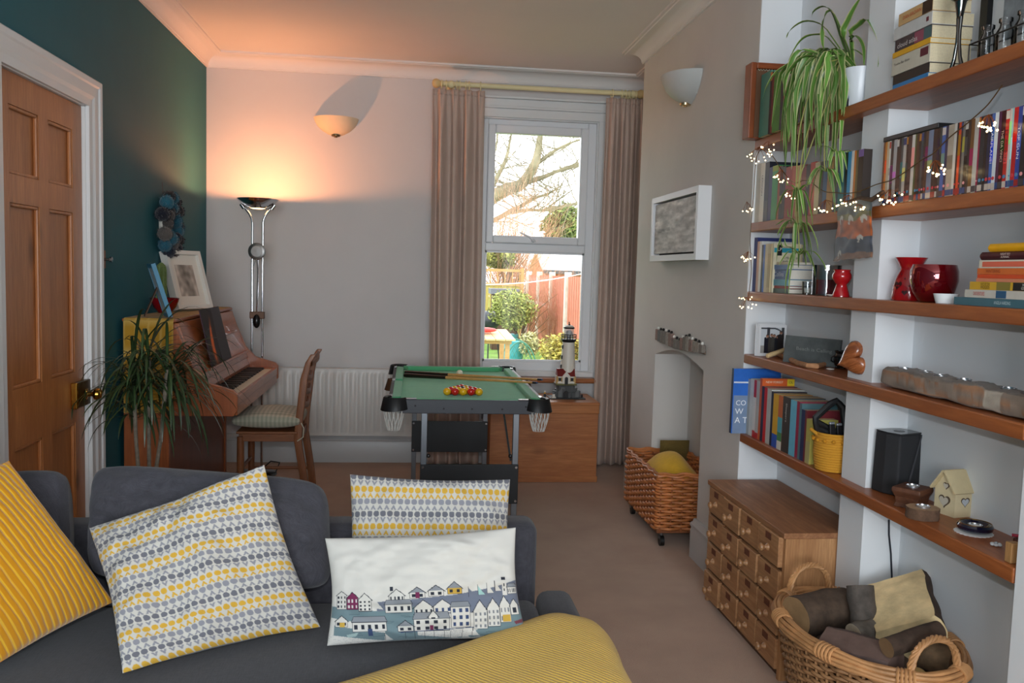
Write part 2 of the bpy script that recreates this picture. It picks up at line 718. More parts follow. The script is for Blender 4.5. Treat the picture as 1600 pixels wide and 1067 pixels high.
zt1, zt0 = dy(112, 202).z, dy(112, 294).z
zm1, zm0 = dy(112, 332).z, dy(116, 581).z
zb1, zb0 = dy(116, 660).z, 0.22
rows = [(zt0, zt1), (zm0, zm1), (zb0, zb1)]
cols = [(0.105, 0.345), (0.43, 0.665)]
g = 0.006
b = MB()
for x0, x1 in ((g, cols[0][0]), (cols[0][1], cols[1][0]), (cols[1][1], DWD)):
    b.box(-0.04, 0, x0, x1, 0.008, DZ - 0.006)
for z0, z1 in ((0.008, zb0), (zb1, zm0), (zm1, zt0), (zt1, DZ - 0.006)):
    for x0, x1 in cols:
        b.box(-0.04, 0, x0, x1, z0, z1)
b.build('door_frame', pine_door, door)
for z0, z1 in rows:
    for y0, y1 in cols:
        p = MB().box(-0.03, -0.016, y0, y1, z0, z1).build('panel', pine_panel, door)
        m_ = MB()
        t = 0.013
        for a0, a1, c0, c1 in ((y0, y0 + t, z0, z1), (y1 - t, y1, z0, z1), (y0, y1, z0, z0 + t), (y0, y1, z1 - t, z1)):
            m_.box(-0.016, -0.002, a0, a1, c0, c1)
        m_.build('beading', pine_door, p, bevel=0.004)
brass = mat((190, 140, 60), 0.22, 1.0)
dark_brass = mat((70, 50, 24), 0.35, 0.9)
kp = on(118, 620, 0, LX)
yk, zk = DWD - 0.085, kp.z
lk = MB().box(0, 0.022, DWD - 0.145, DWD + 0.035, zk - 0.05, zk + 0.058).build('rim_lock', dark_brass, door, bevel=0.004)
MB().box(0.0, 0.026, DWD - 0.150, DWD - 0.132, zk - 0.05, zk + 0.06).build('lock_edge', brass, lk, bevel=0.004)
kn = MB()
kn.lathe([(0.022, 0), (0.024, 0.004), (0.012, 0.008), (0.009, 0.026), (0.012, 0.032), (0.024, 0.038), (0.028, 0.048), (0.025, 0.058), (0.012, 0.064), (0.0, 0.065)], 20,
         mx=frame((0.022, DWD - 0.045, zk), (0, 1, 0), (0, 0, 1), (1, 0, 0)))
kn.build('door_knob', brass, door, smooth=True)
# little backplate hook on the teal wall
hk = on(157, 405, 0, LX)
t = thing('wall_hook', 'small wooden wall plate with a chrome peg beside the door frame', 'hook', (LX, hk.y + 0.005, hk.z))
MB().box(0.0, 0.014, -0.022, 0.022, -0.04, 0.04).build('plate', wood((150, 100, 66), (110, 66, 40), 'z', 2), t, bevel=0.003)
MB().lathe([(0.007, 0), (0.006, 0.02), (0.012, 0.024), (0.012, 0.034), (0.0, 0.036)], 14, mx=frame((0.014, 0, 0), (0, 1, 0), (0, 0, 1), (1, 0, 0))).build('peg', mat((170, 170, 172), 0.2, 1.0), t, smooth=True)

# ------------------------------------------------------------------ window_1
win = struct(thing('window_1', 'white double glazed window with a top opening sash', 'window', (0, BY, 0)))
del win['category']
b = MB()
FY0, FY1 = 0.035, 0.105
for x0, x1 in ((WX0, 0.511), (1.219, WX1)):
    b.box(x0, x1, FY0, FY1, WZ0, WZ1)
b.box(0.511, 1.219, FY0, FY1, WZ0, 0.722)
b.box(0.511, 1.219, FY0, FY1, 1.500, 1.556)
b.box(0.511, 1.219, FY0, FY1, 2.372, WZ1)
b.build('outer_frame', pvc, win, bevel=0.006)
b = MB()
for x0, x1, z0, z1 in ((0.511, 0.562, 1.556, 2.372), (1.165, 1.219, 1.556, 2.372), (0.562, 1.165, 1.556, 1.609), (0.562, 1.165, 2.315, 2.372)):
    b.box(x0, x1, 0.015, 0.085, z0, z1)
sash = b.build('sash', pvc, win, bevel=0.008)
MB().box(0.562, 1.165, 0.05, 0.054, 1.609, 2.315).build('pane', pane_mat(), sash)
MB().box(0.511, 1.219, 0.07, 0.074, 0.722, 1.500).build('pane', pane_mat(), win)
b = MB()
for x0, x1, z0, z1 in ((0.511, 0.523, 0.722, 1.5), (1.207, 1.219, 0.722, 1.5), (0.511, 1.219, 0.722, 0.734), (0.511, 1.219, 1.488, 1.5)):
    b.box(x0, x1, 0.05, 0.066, z0, z1)
b.build('glazing_bead', pvc, win)
hb = on(833, 376, 1, BY + 0.01)
h = MB()
h.cyl((hb.x, 0.015, hb.z), (hb.x, -0.012, hb.z), 0.014, 0.012, 14)
h.build('handle_boss', mat((205, 206, 208), 0.25, 0.3), sash, smooth=True)
h = MB()
he = on(812, 363, 1, BY - 0.02)
h.tube([(hb.x + 0.012, -0.014, hb.z - 0.008), (hb.x, -0.02, hb.z), (hb.x - 0.03, -0.026, hb.z + 0.022), (he.x, -0.026, he.z)], [0.006, 0.0085, 0.007, 0.005], 10)
h.build('handle', mat((232, 232, 234), 0.25), sash, smooth=True)
# white casing on the wall round the opening
b = MB()
b.box(WX1 - 0.004, 1.340, -0.020, 0.0, 0.60, 2.46)
b.box(0.40, WX0 + 0.004, -0.020, 0.0, 0.60, 2.46)
b.box(0.40, 1.340, -0.022, 0.0, WZ1 - 0.004, 2.475)
b.box(0.385, 1.355, -0.034, 0.0, 2.475, 2.492)
b.box(0.395, 1.345, -0.024, 0.0, 2.492, 2.540)
b.box(0.375, 1.365, -0.048, 0.0, 2.540, 2.556)
# lining of the reveal
b.box(WX0, WX0 + 0.012, 0.0, 0.035, WZ0, WZ1)
b.box(WX1 - 0.012, WX1, 0.0, 0.035, WZ0, WZ1)
b.box(WX0, WX1, 0.0, 0.035, WZ1 - 0.012, WZ1)
b.build('casing', gloss_white, win, bevel=0.004)
MB().box(0.44, 1.300, -0.045, 0.04, 0.622, 0.660).build('sill', gloss_white, win, bevel=0.008)
MB().box(0.43, 1.305, -0.115, 0.0, 0.588, 0.622).build('window_board', wood((178, 108, 56), (140, 76, 34), 'x', 1, 0.35, coat=0.2), win, bevel=0.01)
struct(MB().box(CBX + 0.0005, AX, CBN - 0.004, CBN, 0, CEIL).build('wall_chimney_lit_return', alcove_white))  # thin added skin, its colour whitened for the light this face catches
# ================================================================== END WALL: LAMP, SCONCES, RADIATOR, CURTAINS
chrome = mat((205, 205, 208), 0.12, 1.0)
dark_chrome = mat((120, 118, 116), 0.18, 1.0)
black_plastic = mat((22, 22, 24), 0.4)

# ---- torchiere floor lamp
LY = 5.61
lc = on(403, 311, 1, LY)
lp = on(404, 560, 1, LY)
lamp = thing('floor_lamp', 'chrome twin-pole uplighter floor lamp glowing orange beside the piano', 'lamp', (lc.x + 0.0, LY, 0))
zr = lc.z
MB().lathe([(0.0, 0.0), (0.125, 0.0), (0.13, 0.006), (0.125, 0.016), (0.05, 0.026), (0.03, 0.035), (0, 0.035)], 32).build('base', dark_chrome, lamp, smooth=True)
px_ = 0.032
for sx in (-1, 1):
    b = MB()
    pts = [(sx * px_, 0, 0.03), (sx * px_, 0, zr - 0.15), (sx * (px_ + 0.004), 0, zr - 0.125), (sx * (px_ + 0.02), 0, zr - 0.092), (sx * (px_ + 0.042), 0, zr - 0.062), (sx * (px_ + 0.058), 0, zr - 0.048)]
    b.tube(pts, 0.0075, 10)
    b.cyl((sx * (px_ + 0.052), 0, zr - 0.062), (sx * (px_ + 0.072), 0, zr - 0.034), 0.012, n=12)
    b.build('pole', chrome, lamp, smooth=True)
b = MB()
outer = [(0.05, -0.058), (0.078, -0.043), (0.10, -0.028), (0.122, -0.010), (0.130, 0.0)]
inner = [(0.127, 0.0), (0.119, -0.008), (0.098, -0.024), (0.076, -0.038), (0.05, -0.052)]
b.lathe([(r, zr + z) for r, z in outer + inner], 40, caps=False)
bowl = b.build('bowl', chrome, lamp, smooth=True)
MB().lathe([(0.0, zr - 0.064), (0.03, zr - 0.062), (0.05, zr - 0.056), (0.05, zr - 0.053), (0.0, zr - 0.055)], 28).build('glass_base', mat((255, 210, 150), 0.4, emit=(1.0, 0.62, 0.28), estr=5.0), bowl, smooth=True)
MB().cyl((-0.045, 0, zr - 0.034), (0.045, 0, zr - 0.034), 0.005, n=8).build('halogen_tube', mat((255, 230, 190), 0.3, emit=(1.0, 0.7, 0.4), estr=30.0), bowl, smooth=True)
pl = bpy.data.lights.new('halogen', 'POINT')
pl.energy = 23.0
pl.color = (1.0, 0.37, 0.145)
pl.shadow_soft_size = 0.012
po = bpy.data.objects.new('halogen_light', pl)
COL.objects.link(po)
po.parent = lamp
po.location = (0, 0, zr - 0.016)
# reading lamp head and arm between the poles
hz = on(404, 393, 1, LY).z
b = MB()
b.lathe([(0.0, 0), (0.04, 0.0), (0.052, 0.006), (0.054, 0.014), (0.046, 0.018), (0.0, 0.020)], 26, mx=frame((0, -0.018, hz), (1, 0, 0), (0, 0, 1), (0, -1, 0)))
rd = b.build('reading_head', mat((150, 148, 146), 0.3, 0.9), lamp, smooth=True)
MB().lathe([(0.036, 0.0), (0.034, 0.004), (0.0, 0.006)], 22, mx=frame((0, -0.037, hz), (1, 0, 0), (0, 0, 1), (0, -1, 0))).build('lens', mat((176, 172, 168), 0.35), rd, smooth=True)
zc = on(405, 493, 1, LY).z
MB().tube([(0.002, -0.02, hz - 0.05), (0.006, -0.022, hz - 0.12), (0.004, -0.02, hz - 0.25), (0.0, -0.016, zc + 0.02)], [0.006, 0.005, 0.005, 0.006], 8).build('arm', chrome, lamp, smooth=True)
MB().tube([(0.0, -0.03, hz - 0.045), (-0.01, -0.04, hz - 0.075), (-0.016, -0.045, hz - 0.10)], 0.004, 8).build('grip', chrome, rd, smooth=True)
MB().box(-0.046, 0.046, -0.016, 0.016, zc - 0.02, zc + 0.025).build('clamp', mat((90, 62, 44), 0.35, 0.4), lamp, bevel=0.004)
MB().sphere((0.0, -0.024, zc - 0.035), 0.026, 14, 10, (0.9, 0.8, 1.7)).build('dimmer', mat((40, 38, 38), 0.25, 0.6), lamp, smooth=True)
MB().tube([(0.05, 0.03, 0.05), (0.09, 0.0, 0.09), (0.15, -0.03, 0.088), (0.13, -0.06, 0.03), (0.06, -0.05, 0.02)], 0.004, 8).build('cable', black_plastic, lamp, smooth=True)


# ---- half-bowl plaster uplighters
def sconce(name, label, org, out, side, w, h, dep, m, cap):
    """org = bottom centre on the wall, out = away from wall, side = along wall"""
    t = thing(name, label, 'wall light', org)
    prof = [(0.14, 0.0), (0.36, 0.10), (0.60, 0.27), (0.82, 0.52), (0.95, 0.80), (1.0, 1.0)]
    n = 24
    b = MB()
    out, side = Vector(out), Vector(side)
    vs = []
    full = prof + [(r * 0.94, z) for r, z in reversed(prof)]
    for r, z in full:
        for j in range(n + 1):
            a = PI * j / n
            p = side * (math.cos(a) * r * w / 2) + out * (math.sin(a) * r * dep + 0.001) + Vector((0, 0, z * h))
            vs.append(p)
    fs = []
    for i in range(len(full) - 1):
        for j in range(n):
            fs.append((i * (n + 1) + j, i * (n + 1) + j + 1, (i + 1) * (n + 1) + j + 1, (i + 1) * (n + 1) + j))
    b.add(vs, fs)
    b.build('bowl', m, t, smooth=True, recalc=True)
    c = MB()
    c.lathe([(0.0, -0.012), (0.010, -0.011), (0.012, -0.006), (0.028, -0.004), (0.030, 0.006), (0.0, 0.007)], 18, c=tuple(out * dep * 0.17))
    c.build('finial', cap, t, smooth=True)
    c = MB()
    vs = [side * (sx * w * 0.3) + out * o_ + Vector((0, 0, z * h)) for z in (0.25, 0.85) for o_ in (0.0, 0.006) for sx in (-1, 1)]
    c.add(vs, [(0, 1, 3, 2), (4, 6, 7, 5), (0, 4, 5, 1), (2, 3, 7, 6), (0, 2, 6, 4), (1, 5, 7, 3)])
    c.build('back_plate', m, t)
    return t


s0 = on(524, 211, 1, BY - 0.06)
sconce('wall_light', 'cream half-bowl plaster wall light above the radiator', (s0.x, BY, s0.z), (0, -1, 0), (1, 0, 0), 0.30, 0.118, 0.135,
       mat((226, 205, 174), 0.7, var=0.05, vscale=12), mat((120, 96, 60), 0.3, 0.9))
s1 = on(1078, 158, 0, CBX - 0.05)
sconce('wall_light', 'grey half-bowl plaster wall light on the chimney breast', (CBX, s1.y + 0.15, s1.z + 0.012), (-1, 0, 0), (0, 1, 0), 0.36, 0.142, 0.15,
       mat((186, 188, 186), 0.6, var=0.05, vscale=12), mat((190, 170, 130), 0.25, 0.9))

# ---- radiator
RXa, RXb = -1.12, 0.25
RZa, RZb = 0.205, 0.665
rad = thing('radiator', 'long white panel radiator under the window wall', 'radiator', (RXa, BY - 0.02, 0))
rw = RXb - RXa
rp = mat((216, 214, 210), 0.35)
n = 25
b = MB()
prof = []
st = rw / n
for i in range(n):
    x = i * st
    prof += [(x + st * 0.02, 0.0), (x + st * 0.16, -0.012), (x + st * 0.72, -0.012), (x + st * 0.86, 0.0)]
prof.append((rw, 0.0))
zz = [(RZa, 0.0), (RZa + 0.012, 0.0), (RZa + 0.032, 0.25), (RZa + 0.055, 1.0), (RZb - 0.055, 1.0), (RZb - 0.035, 0.3), (RZb - 0.018, 0.0), (RZb - 0.004, 0.0)]
vs = []
for z, k in zz:
    for x, d in prof:
        vs.append((x, -0.075 + d * k, z))
q = len(prof)
fs = [(j * q + i, j * q + i + 1, (j + 1) * q + i + 1, (j + 1) * q + i) for j in range(len(zz) - 1) for i in range(q - 1)]
b.add(vs, fs)
b.build('front_panel', rp, rad, smooth=True, auto=50)
MB().box(0, rw, -0.076, -0.012, RZb - 0.006, RZb).box(0, rw, -0.076, -0.070, RZa - 0.004, RZa + 0.002).build('top_grille', rp, rad, bevel=0.002)
MB().box(0, 0.004, -0.076, -0.012, RZa, RZb).build('end_panel', rp, rad)
MB().box(rw - 0.004, rw, -0.076, -0.012, RZa, RZb).build('end_panel', rp, rad)
MB().box(0.0, rw, -0.03, -0.012, RZa, RZb - 0.01).build('back_panel', rp, rad)
b = MB()
b.tube([(rw + 0.03, -0.045, 0.0), (rw + 0.03, -0.045, 0.20), (rw + 0.03, -0.045, 0.24), (rw - 0.01, -0.045, 0.24)], 0.008, 10)
b.cyl((rw + 0.03, -0.045, 0.235), (rw + 0.03, -0.045, 0.29), 0.016, n=12)
b.build('valve', gloss_white, rad, smooth=True)

# ---- curtain pole, rings, curtains
PY = 5.875
pa, pb = on(683, 130, 1, PY), on(1000, 145, 1, PY)
pole_cream = mat((226, 215, 168), 0.45, var=0.05)
pole = thing('curtain_pole', 'pale cream wooden curtain pole with ball ends above the window', 'curtain pole', ((pa.x + pb.x) / 2, PY, pa.z))
zp = pa.z
hx = (pb.x - pa.x) / 2
MB().cyl((-hx + 0.02, 0, 0), (hx - 0.02, 0, 0), 0.0165, n=16).build('rod', pole_cream, pole, smooth=True)
for sx in (-1, 1):
    b = MB()
    b.lathe([(0.0165, -0.03), (0.022, -0.026), (0.022, -0.018), (0.016, -0.014), (0.026, 0.0), (0.031, 0.014), (0.028, 0.03), (0.018, 0.040), (0.0, 0.044)], 18,
            mx=frame((sx * (hx - 0.01), 0, 0), (0, 1, 0), (0, 0, 1), (sx, 0, 0)))
    b.build('ball_end', mat((214, 186, 130), 0.4), pole, smooth=True)
for xb in (on(705, 131, 1, PY).x - (pa.x + pb.x) / 2, on(990, 145, 1, PY).x - (pa.x + pb.x) / 2):
    b = MB()
    b.sphere((xb, -0.004, -0.004), 0.026, 14, 10)
    b.cyl((xb, 0, -0.004), (xb, BY - PY - 0.001, -0.004), 0.014, n=12)
    b.lathe([(0.03, 0), (0.03, -0.008), (0.016, -0.016)], 16, mx=frame((xb, BY - PY - 0.001, -0.004), (1, 0, 0), (0, 0, 1), (0, 1, 0)))
    b.build('bracket', pole_cream, pole, smooth=True)
ring_px = [690, 697, 714, 718, 728, 733, 751, 957, 972, 977, 983, 988, 994]
ring0 = None
for k, rp_ in enumerate(ring_px):
    xr = on(rp_, 140, 1, PY).x - (pa.x + pb.x) / 2
    if ring0 is None:
        b = MB()
        b.tube([(0.0, 0.027 * math.cos(2 * PI * i / 20), 0.027 * math.sin(2 * PI * i / 20) - 0.006) for i in range(20)], 0.0042, 8, closed=True)
        b.tube([(0, 0, -0.033), (0, 0.0, -0.046)], 0.002, 6)
        ring0 = b.build('ring', pole_cream, pole, smooth=True)
        ring0.location = (xr, 0, 0)
    else:
        share(ring0, 'ring', pole, T(xr, 0, 0) @ RZ(math.radians((k * 37) % 24 - 12)))

curtain_cloth = mat((190, 168, 155), 0.95, var=0.04, vscale=9, bump=0.12, bscale=600, sheen=0.1)
lining_cloth = weave((176, 158, 142), 700, 0.95, 0.3, 0.06, 14)


def curtain(label, x0t, x1t, x0b, x1b, ztop, zbot, folds, seed, yo=0.0):
    rnd = random.Random(seed)
    ph = [rnd.uniform(-0.5, 0.5) for _ in range(40)]
    t = thing('curtain', label, 'curtain', ((x0t + x1t) / 2, PY - 0.012 + yo, zbot))
    cx = (x0t + x1t) / 2
    H = ztop - zbot
    b = MB()

    def fn(u, v):
        z = v * H
        k = v ** 1.0
        xa, xb = x0b + (x0t - x0b) * k, x1b + (x1t - x1b) * k
        top = max(0.0, (v - 0.90) / 0.10)
        a = u * folds
        wob = 0.5 * math.sin(u * 7 + seed) + 0.15 * math.sin(v * 5 + u * 6 + seed)
        x = xa + (xb - xa) * (u + (0.10 / folds) * math.sin(2 * PI * a + wob) * (1 - top))
        amp = 0.042 * (0.85 + 0.3 * math.sin(u * 13 + seed * 2)) * (1 - top) + 0.012 * top
        y = amp * math.sin(2 * PI * a + wob * (1 - v) * 1.6)
        if top > 0:
            pin = abs(((u * folds / 1.0) % 1.0) - 0.5) * 2
            y += -0.016 * top * max(0, 1 - pin * 3.0) + 0.007 * top * math.sin(u * folds * 6 * PI)
        tb = max(0.0, 1 - abs(v - 0.9) / 0.05)
        y += 0.004 * tb * math.sin(6 * PI * a)
        return (x - cx, y, z)

    b.sheet(fn, 150, 70)
    o = b.build('drape', curtain_cloth, t, smooth=True, auto=80, solid=0.002)
    h = MB()
    h.sheet(lambda u, v: (fn(u, 0.985 + 0.014 * v)[0], fn(u, 0.985)[1] - 0.002, fn(u, 0.985 + 0.014 * v)[2]), 150, 2)
    h.build('heading_tape', curtain_cloth, t, smooth=True, solid=0.002)
    return t


cl = on(676, 140, 1, PY)
curtain('mushroom brown pleated curtain on the radiator side of the window', cl.x, on(757, 143, 1, PY).x, on(672, 570, 1, PY).x - 0.005, on(751, 570, 1, PY).x, cl.z, 0.02, 4.0, 3, -0.022)
cr = on(947, 153, 1, PY)
curtain('mushroom brown pleated curtain in the corner by the chimney breast', cr.x, 1.585, on(929, 560, 1, PY).x + 0.0, 1.60, cr.z, 0.02, 4.2, 8)

# ================================================================== PIANO AND WHAT STANDS ON IT
PYN, PYF = 4.245, 5.555
PXF, PXT, PTOP = -0.826, -1.127, 1.082
KTOP, KBOT = 0.742, 0.615
mahog_y = wood((184, 106, 56), (148, 78, 38), 'y', 0.9, 0.32, coat=0.25)
mahog_z = wood((176, 98, 52), (140, 72, 36), 'z', 0.9, 0.34, coat=0.25)
mahog_dk = wood((140, 74, 44), (106, 52, 30), 'z', 0.8, 0.4, coat=0.1)
BXW = LX + 0.02
piano = thing('piano', 'small upright mahogany piano against the teal wall', 'piano', (BXW, PYN, 0))
PW = PYF - PYN
dT, dK = PXT - BXW, PXF - BXW
# side panels: one outline each, key-arm included
side = [(0, 0), (dT - 0.02, 0), (dT - 0.02, KBOT), (dK - 0.02, KBOT), (dK, KBOT + 0.03), (dK, KTOP - 0.02), (dK - 0.02, KTOP), (dT + 0.16, KTOP + 0.035), (dT + 0.10, KTOP + 0.10), (dT + 0.01, PTOP - 0.03), (dT - 0.005, PTOP - 0.015), (0, PTOP - 0.015)]
for y0 in (0.0, PW - 0.032):
    b = MB()
    b.prism(side, 0, 0.032, frame((0, y0 + 0.032, 0), (1, 0, 0), (0, 0, 1), (0, -1, 0)))
    b.build('side_panel', mahog_z, piano, bevel=0.003)
MB().box(-0.004, dT + 0.012, -0.006, PW + 0.006, PTOP - 0.016, PTOP).build('top_lid', mahog_y, piano, bevel=0.005)
MB().box(0.03, dT - 0.03, 0.032, PW - 0.032, 0.02, KBOT).build('lower_panel', mahog_dk, piano)
MB().box(0.0, 0.03, 0.03, PW - 0.03, 0.02, PTOP - 0.02).build('back', mahog_dk, piano)
MB().box(dT - 0.06, dK - 0.006, 0.032, PW - 0.032, KBOT, KBOT + 0.05).build('key_bed', mahog_y, piano, bevel=0.003)
MB().box(dK - 0.028, dK - 0.004, 0.032, PW - 0.032, KBOT + 0.05, KTOP - 0.032).build('key_slip', mahog_y, piano, bevel=0.004)
# sloping fall / upper front
b = MB()
fall = [(dT + 0.095, KTOP + 0.02), (dT + 0.115, KTOP + 0.03), (dT + 0.02, PTOP - 0.02), (dT - 0.01, PTOP - 0.02)]
b.prism(fall, 0, PW - 0.064, frame((0, PW - 0.032, 0), (1, 0, 0), (0, 0, 1), (0, -1, 0)))
b.build('upper_panel', mahog_y, piano, bevel=0.002)
b = MB()
b.prism([(dT + 0.09, KBOT + 0.05), (dT + 0.125, KBOT + 0.05), (dT + 0.125, KTOP - 0.01), (dT + 0.105, KTOP + 0.03), (dT + 0.09, KTOP + 0.03)], 0, PW - 0.064, frame((0, PW - 0.032, 0), (1, 0, 0), (0, 0, 1), (0, -1, 0)))
b.build('fall_board', mahog_y, piano, bevel=0.002)
MB().box(dT + 0.118, dT + 0.1265, 0.36, 0.42, KTOP - 0.045, KTOP - 0.015).build('maker_plate', mat((70, 46, 30), 0.4), piano)
# keys: 43 naturals shown as separate ivory keys with the sharps between
kx0, kx1 = dT + 0.127, dK - 0.030
ky0, ky1 = 0.085, PW - 0.085
nk = 45
kw = (ky1 - ky0) / nk
ivory = mat((226, 214, 190), 0.3)
ebony = mat((14, 13, 13), 0.3)
k0 = MB().box(kx0, kx1, 0, kw * 0.955, KTOP - 0.062, KTOP - 0.036).build('white_key', ivory, piano)
k0.location = (0, ky0, 0)
for i in range(1, nk):
    share(k0, 'white_key', piano, T(0, ky0 + i * kw, 0))
b0 = None
pat = [0, 1, 1, 0, 1, 1, 1]
for i in range(1, nk):
    if pat[i % 7]:
        if b0 is None:
            b0 = MB().box(kx0, kx0 + 0.10, -0.006, 0.006, KTOP - 0.036, KTOP - 0.024).build('black_key', ebony, piano, bevel=0.002)
            b0.location = (0, ky0 + i * kw, 0)
        else:
            share(b0, 'black_key', piano, T(0, ky0 + i * kw, 0))
for y0, y1 in ((0.032, 0.083), (PW - 0.083, PW - 0.032)):
    MB().box(kx0, dK - 0.028, y0, y1, KTOP - 0.07, KTOP - 0.028).build('key_block', mahog_y, piano, bevel=0.003)
# music ledge and desk on the slope
slope = Vector((dT + 0.02 - dT - 0.115, 0, PTOP - 0.02 - KTOP - 0.03)).normalized()
snorm = Vector((slope.z, 0, -slope.x))


def on_slope(h, out):
    f0 = Vector((dT + 0.115, 0, KTOP + 0.03))
    return f0 + slope * h + snorm * out


MB().box(0, 0.034, 0.20, PW - 0.12, 0, 0.012, mx=frame(on_slope(0.035, 0.0), snorm, (0, 1, 0), slope)).build('music_ledge', mahog_y, piano, bevel=0.002)
MB().box(0.0, 0.018, 0.06, PW - 0.18, 0, 0.016, mx=frame(on_slope(0.175, 0.001), snorm, (0, 1, 0), slope)).build('music_rail', mahog_y, piano, bevel=0.002)
MB().box(dT - 0.02, dT + 0.06, 0.0, 0.06, 0, 0.03).build('foot', mahog_dk, piano)
MB().box(dT - 0.02, dT + 0.06, PW - 0.06, PW, 0, 0.03).build('foot', mahog_dk, piano)
# sheet music book and an album leaning open on the ledge
printed = attr_mat(0.6, 0.0, 700, 0.0, 0.3)


def leaning_board(name, label, cat, y0, y1, h, lean, colfn, nu, nv, h0=0.047, out=0.012, th=0.006):
    t = thing(name, label, cat, piano.location + on_slope(h0, out))
    t.rotation_euler = (0, 0, 0)
    ax_z = (slope * math.cos(lean) + snorm * math.sin(lean)).normalized()
    ax_n = Vector((ax_z.z, 0, -ax_z.x))
    F = frame((0, 0, 0), (0, 1, 0), ax_z, (0, 1, 0))
    b = MB()
    vs, cs = [], []
    for j in range(nv + 1):
        for i in range(nu + 1):
            y = y0 + (y1 - y0) * i / nu
            p = Vector((0, y, 0)) + ax_z * (h * j / nv) + ax_n * th
            vs.append(p)
            cs.append(L4(colfn(1 - i / nu, j / nv)))
    fs = [(j * (nu + 1) + i, j * (nu + 1) + i + 1, (j + 1) * (nu + 1) + i + 1, (j + 1) * (nu + 1) + i) for j in range(nv) for i in range(nu)]
    b.add(vs, fs)
    b.c = cs
    b.build('cover', printed, t)
    MB().box(0, th - 0.0006, y0, y1, 0, h, mx=frame((0, 0, 0), ax_n, (0, 1, 0), ax_z)).build('pages', mat((60, 30, 46), 0.6), t)
    return t


def flame(u, v):
    x = u - 0.42 - 0.10 * math.sin(v * 5)
    f = max(0, 1 - abs(x) * (3.6 + 5 * v)) * max(0, 1 - abs(v - 0.40) * 2.0)
    n_ = noise.noise(Vector((u * 7, v * 7, 1))) * 0.35
    base = (38, 30, 34) if v > 0.1 else (24, 22, 28)
    f = max(0, min(1, f * 2 + n_ * f * 2))
    if 0.62 < v < 0.66 and 0.3 < u < 0.7:
        base = (86, 78, 78)
    return tuple(base[k] + f * ((240, 112, 34)[k] - base[k]) for k in range(3))


p0 = on(333, 520, 0, PXT + 0.05)
leaning_board('music_book', 'dark glossy music book with a flame on its cover, open on the piano', 'book', 0.30, 0.535, 0.30, 0.10, flame, 40, 50)
leaning_board('music_book', 'plain grey-black music folder leaning beside the flame-covered book on the piano', 'book', 0.54, 0.765, 0.30, 0.07,
              lambda u, v: (58 + 10 * v, 56 + 10 * v, 60 + 12 * v), 6, 6, th=0.008)

# yellow cloth over the top and down the near end
cloth_y = weave((190, 146, 44), 500, 0.95, 0.4, 0.1, 20)
run = thing('table_runner', 'mustard yellow checked cloth draped over the piano top and near end', 'cloth', (BXW, PYN, PTOP))


def run_fn(off):
    def f(u, v):
        x = 0.006 + u * (dT - 0.004 + 0.004)
        s = v * (0.47 + PW - 0.02)
        if s < 0.45:
            return (x + 0.02 * (s - 0.45) * math.sin(u * 3), -0.012 - off - 0.006 * abs(math.sin(u * 8 + 1)) * (0.45 - s) * 2, -(0.45 - s) + 0.0)
        if s < 0.47:
            a = (s - 0.45) / 0.02
            return (x, -0.012 - off + (0.012 + off) * a, (0.002 + off) * a)
        return (x, s - 0.47, 0.002 + off)
    return f


b = MB().sheet(run_fn(0.0), 24, 60)
rc = []
for j in range(61):
    for i in range(25):
        gx, gy = i % 6 == 0, j % 5 == 0
        c = (190, 154, 80) if (gx or gy) else (170, 126, 38)
        rc.append(L4(c))
b.c = rc
b.build('runner_cloth', attr_mat(0.95, 0.5, 900), run, solid=0.002)

# framed pictures on the piano
white_frame_p = mat((218, 214, 206), 0.5)


def easel_frame(name, label, pos, w, h, dep, lean, yawz, fm, colfn, mount, border, strut=True):
    """frame standing on its lower edge; local x = width, local -y = front"""
    t = thing(name, label, 'picture frame', pos, yawz)
    R = RX(-lean)
    b = MB()
    for x0, x1, z0, z1 in ((-w / 2, -w / 2 + border, 0, h), (w / 2 - border, w / 2, 0, h), (-w / 2 + border, w / 2 - border, 0, border), (-w / 2 + border, w / 2 - border, h - border, h)):
        b.box(x0, x1, -dep, 0, z0, z1, mx=R)
    b.build('frame', fm, t)
    MB().box(-w / 2 + border, w / 2 - border, -dep * 0.5, -0.002, border, h - border, mx=R).build('mount', mat(mount, 0.8), t)
    nu, nv = 30, 40
    iw, ih = (w - 2 * border) * 0.62, (h - 2 * border) * 0.62
    b = MB()
    vs, cs = [], []
    for j in range(nv + 1):
        for i in range(nu + 1):
            vs.append(R @ Vector((-iw / 2 + iw * i / nu, -dep * 0.5 - 0.0008, h / 2 - ih / 2 + ih * j / nv + 0.0)))
            cs.append(L4(colfn(i / nu, j / nv)))
    b.add(vs, [(j * (nu + 1) + i, j * (nu + 1) + i + 1, (j + 1) * (nu + 1) + i + 1, (j + 1) * (nu + 1) + i) for j in range(nv) for i in range(nu)])
    b.c = cs
    b.build('print', attr_mat(0.7, 0, 700, 0, 0.3), t)
    if strut:
        MB().box(-0.025, 0.025, 0.0, 0.004, 0.0, h * 0.72, mx=T(0, h * 0.36, 0) @ RX(lean * 1.3)).build('strut', mat((92, 64, 46), 0.7), t)
    return t


def sketch(u, v):
    n_ = noise.noise(Vector((u * 5, v * 5, 4)))
    d = max(0, 1 - abs(u - 0.5 + 0.25 * (v - 0.5)) * 3.2)
    k = 0.55 + 0.3 * n_ - 0.22 * d
    return (190 * k + 72, 178 * k + 66, 168 * k + 60)


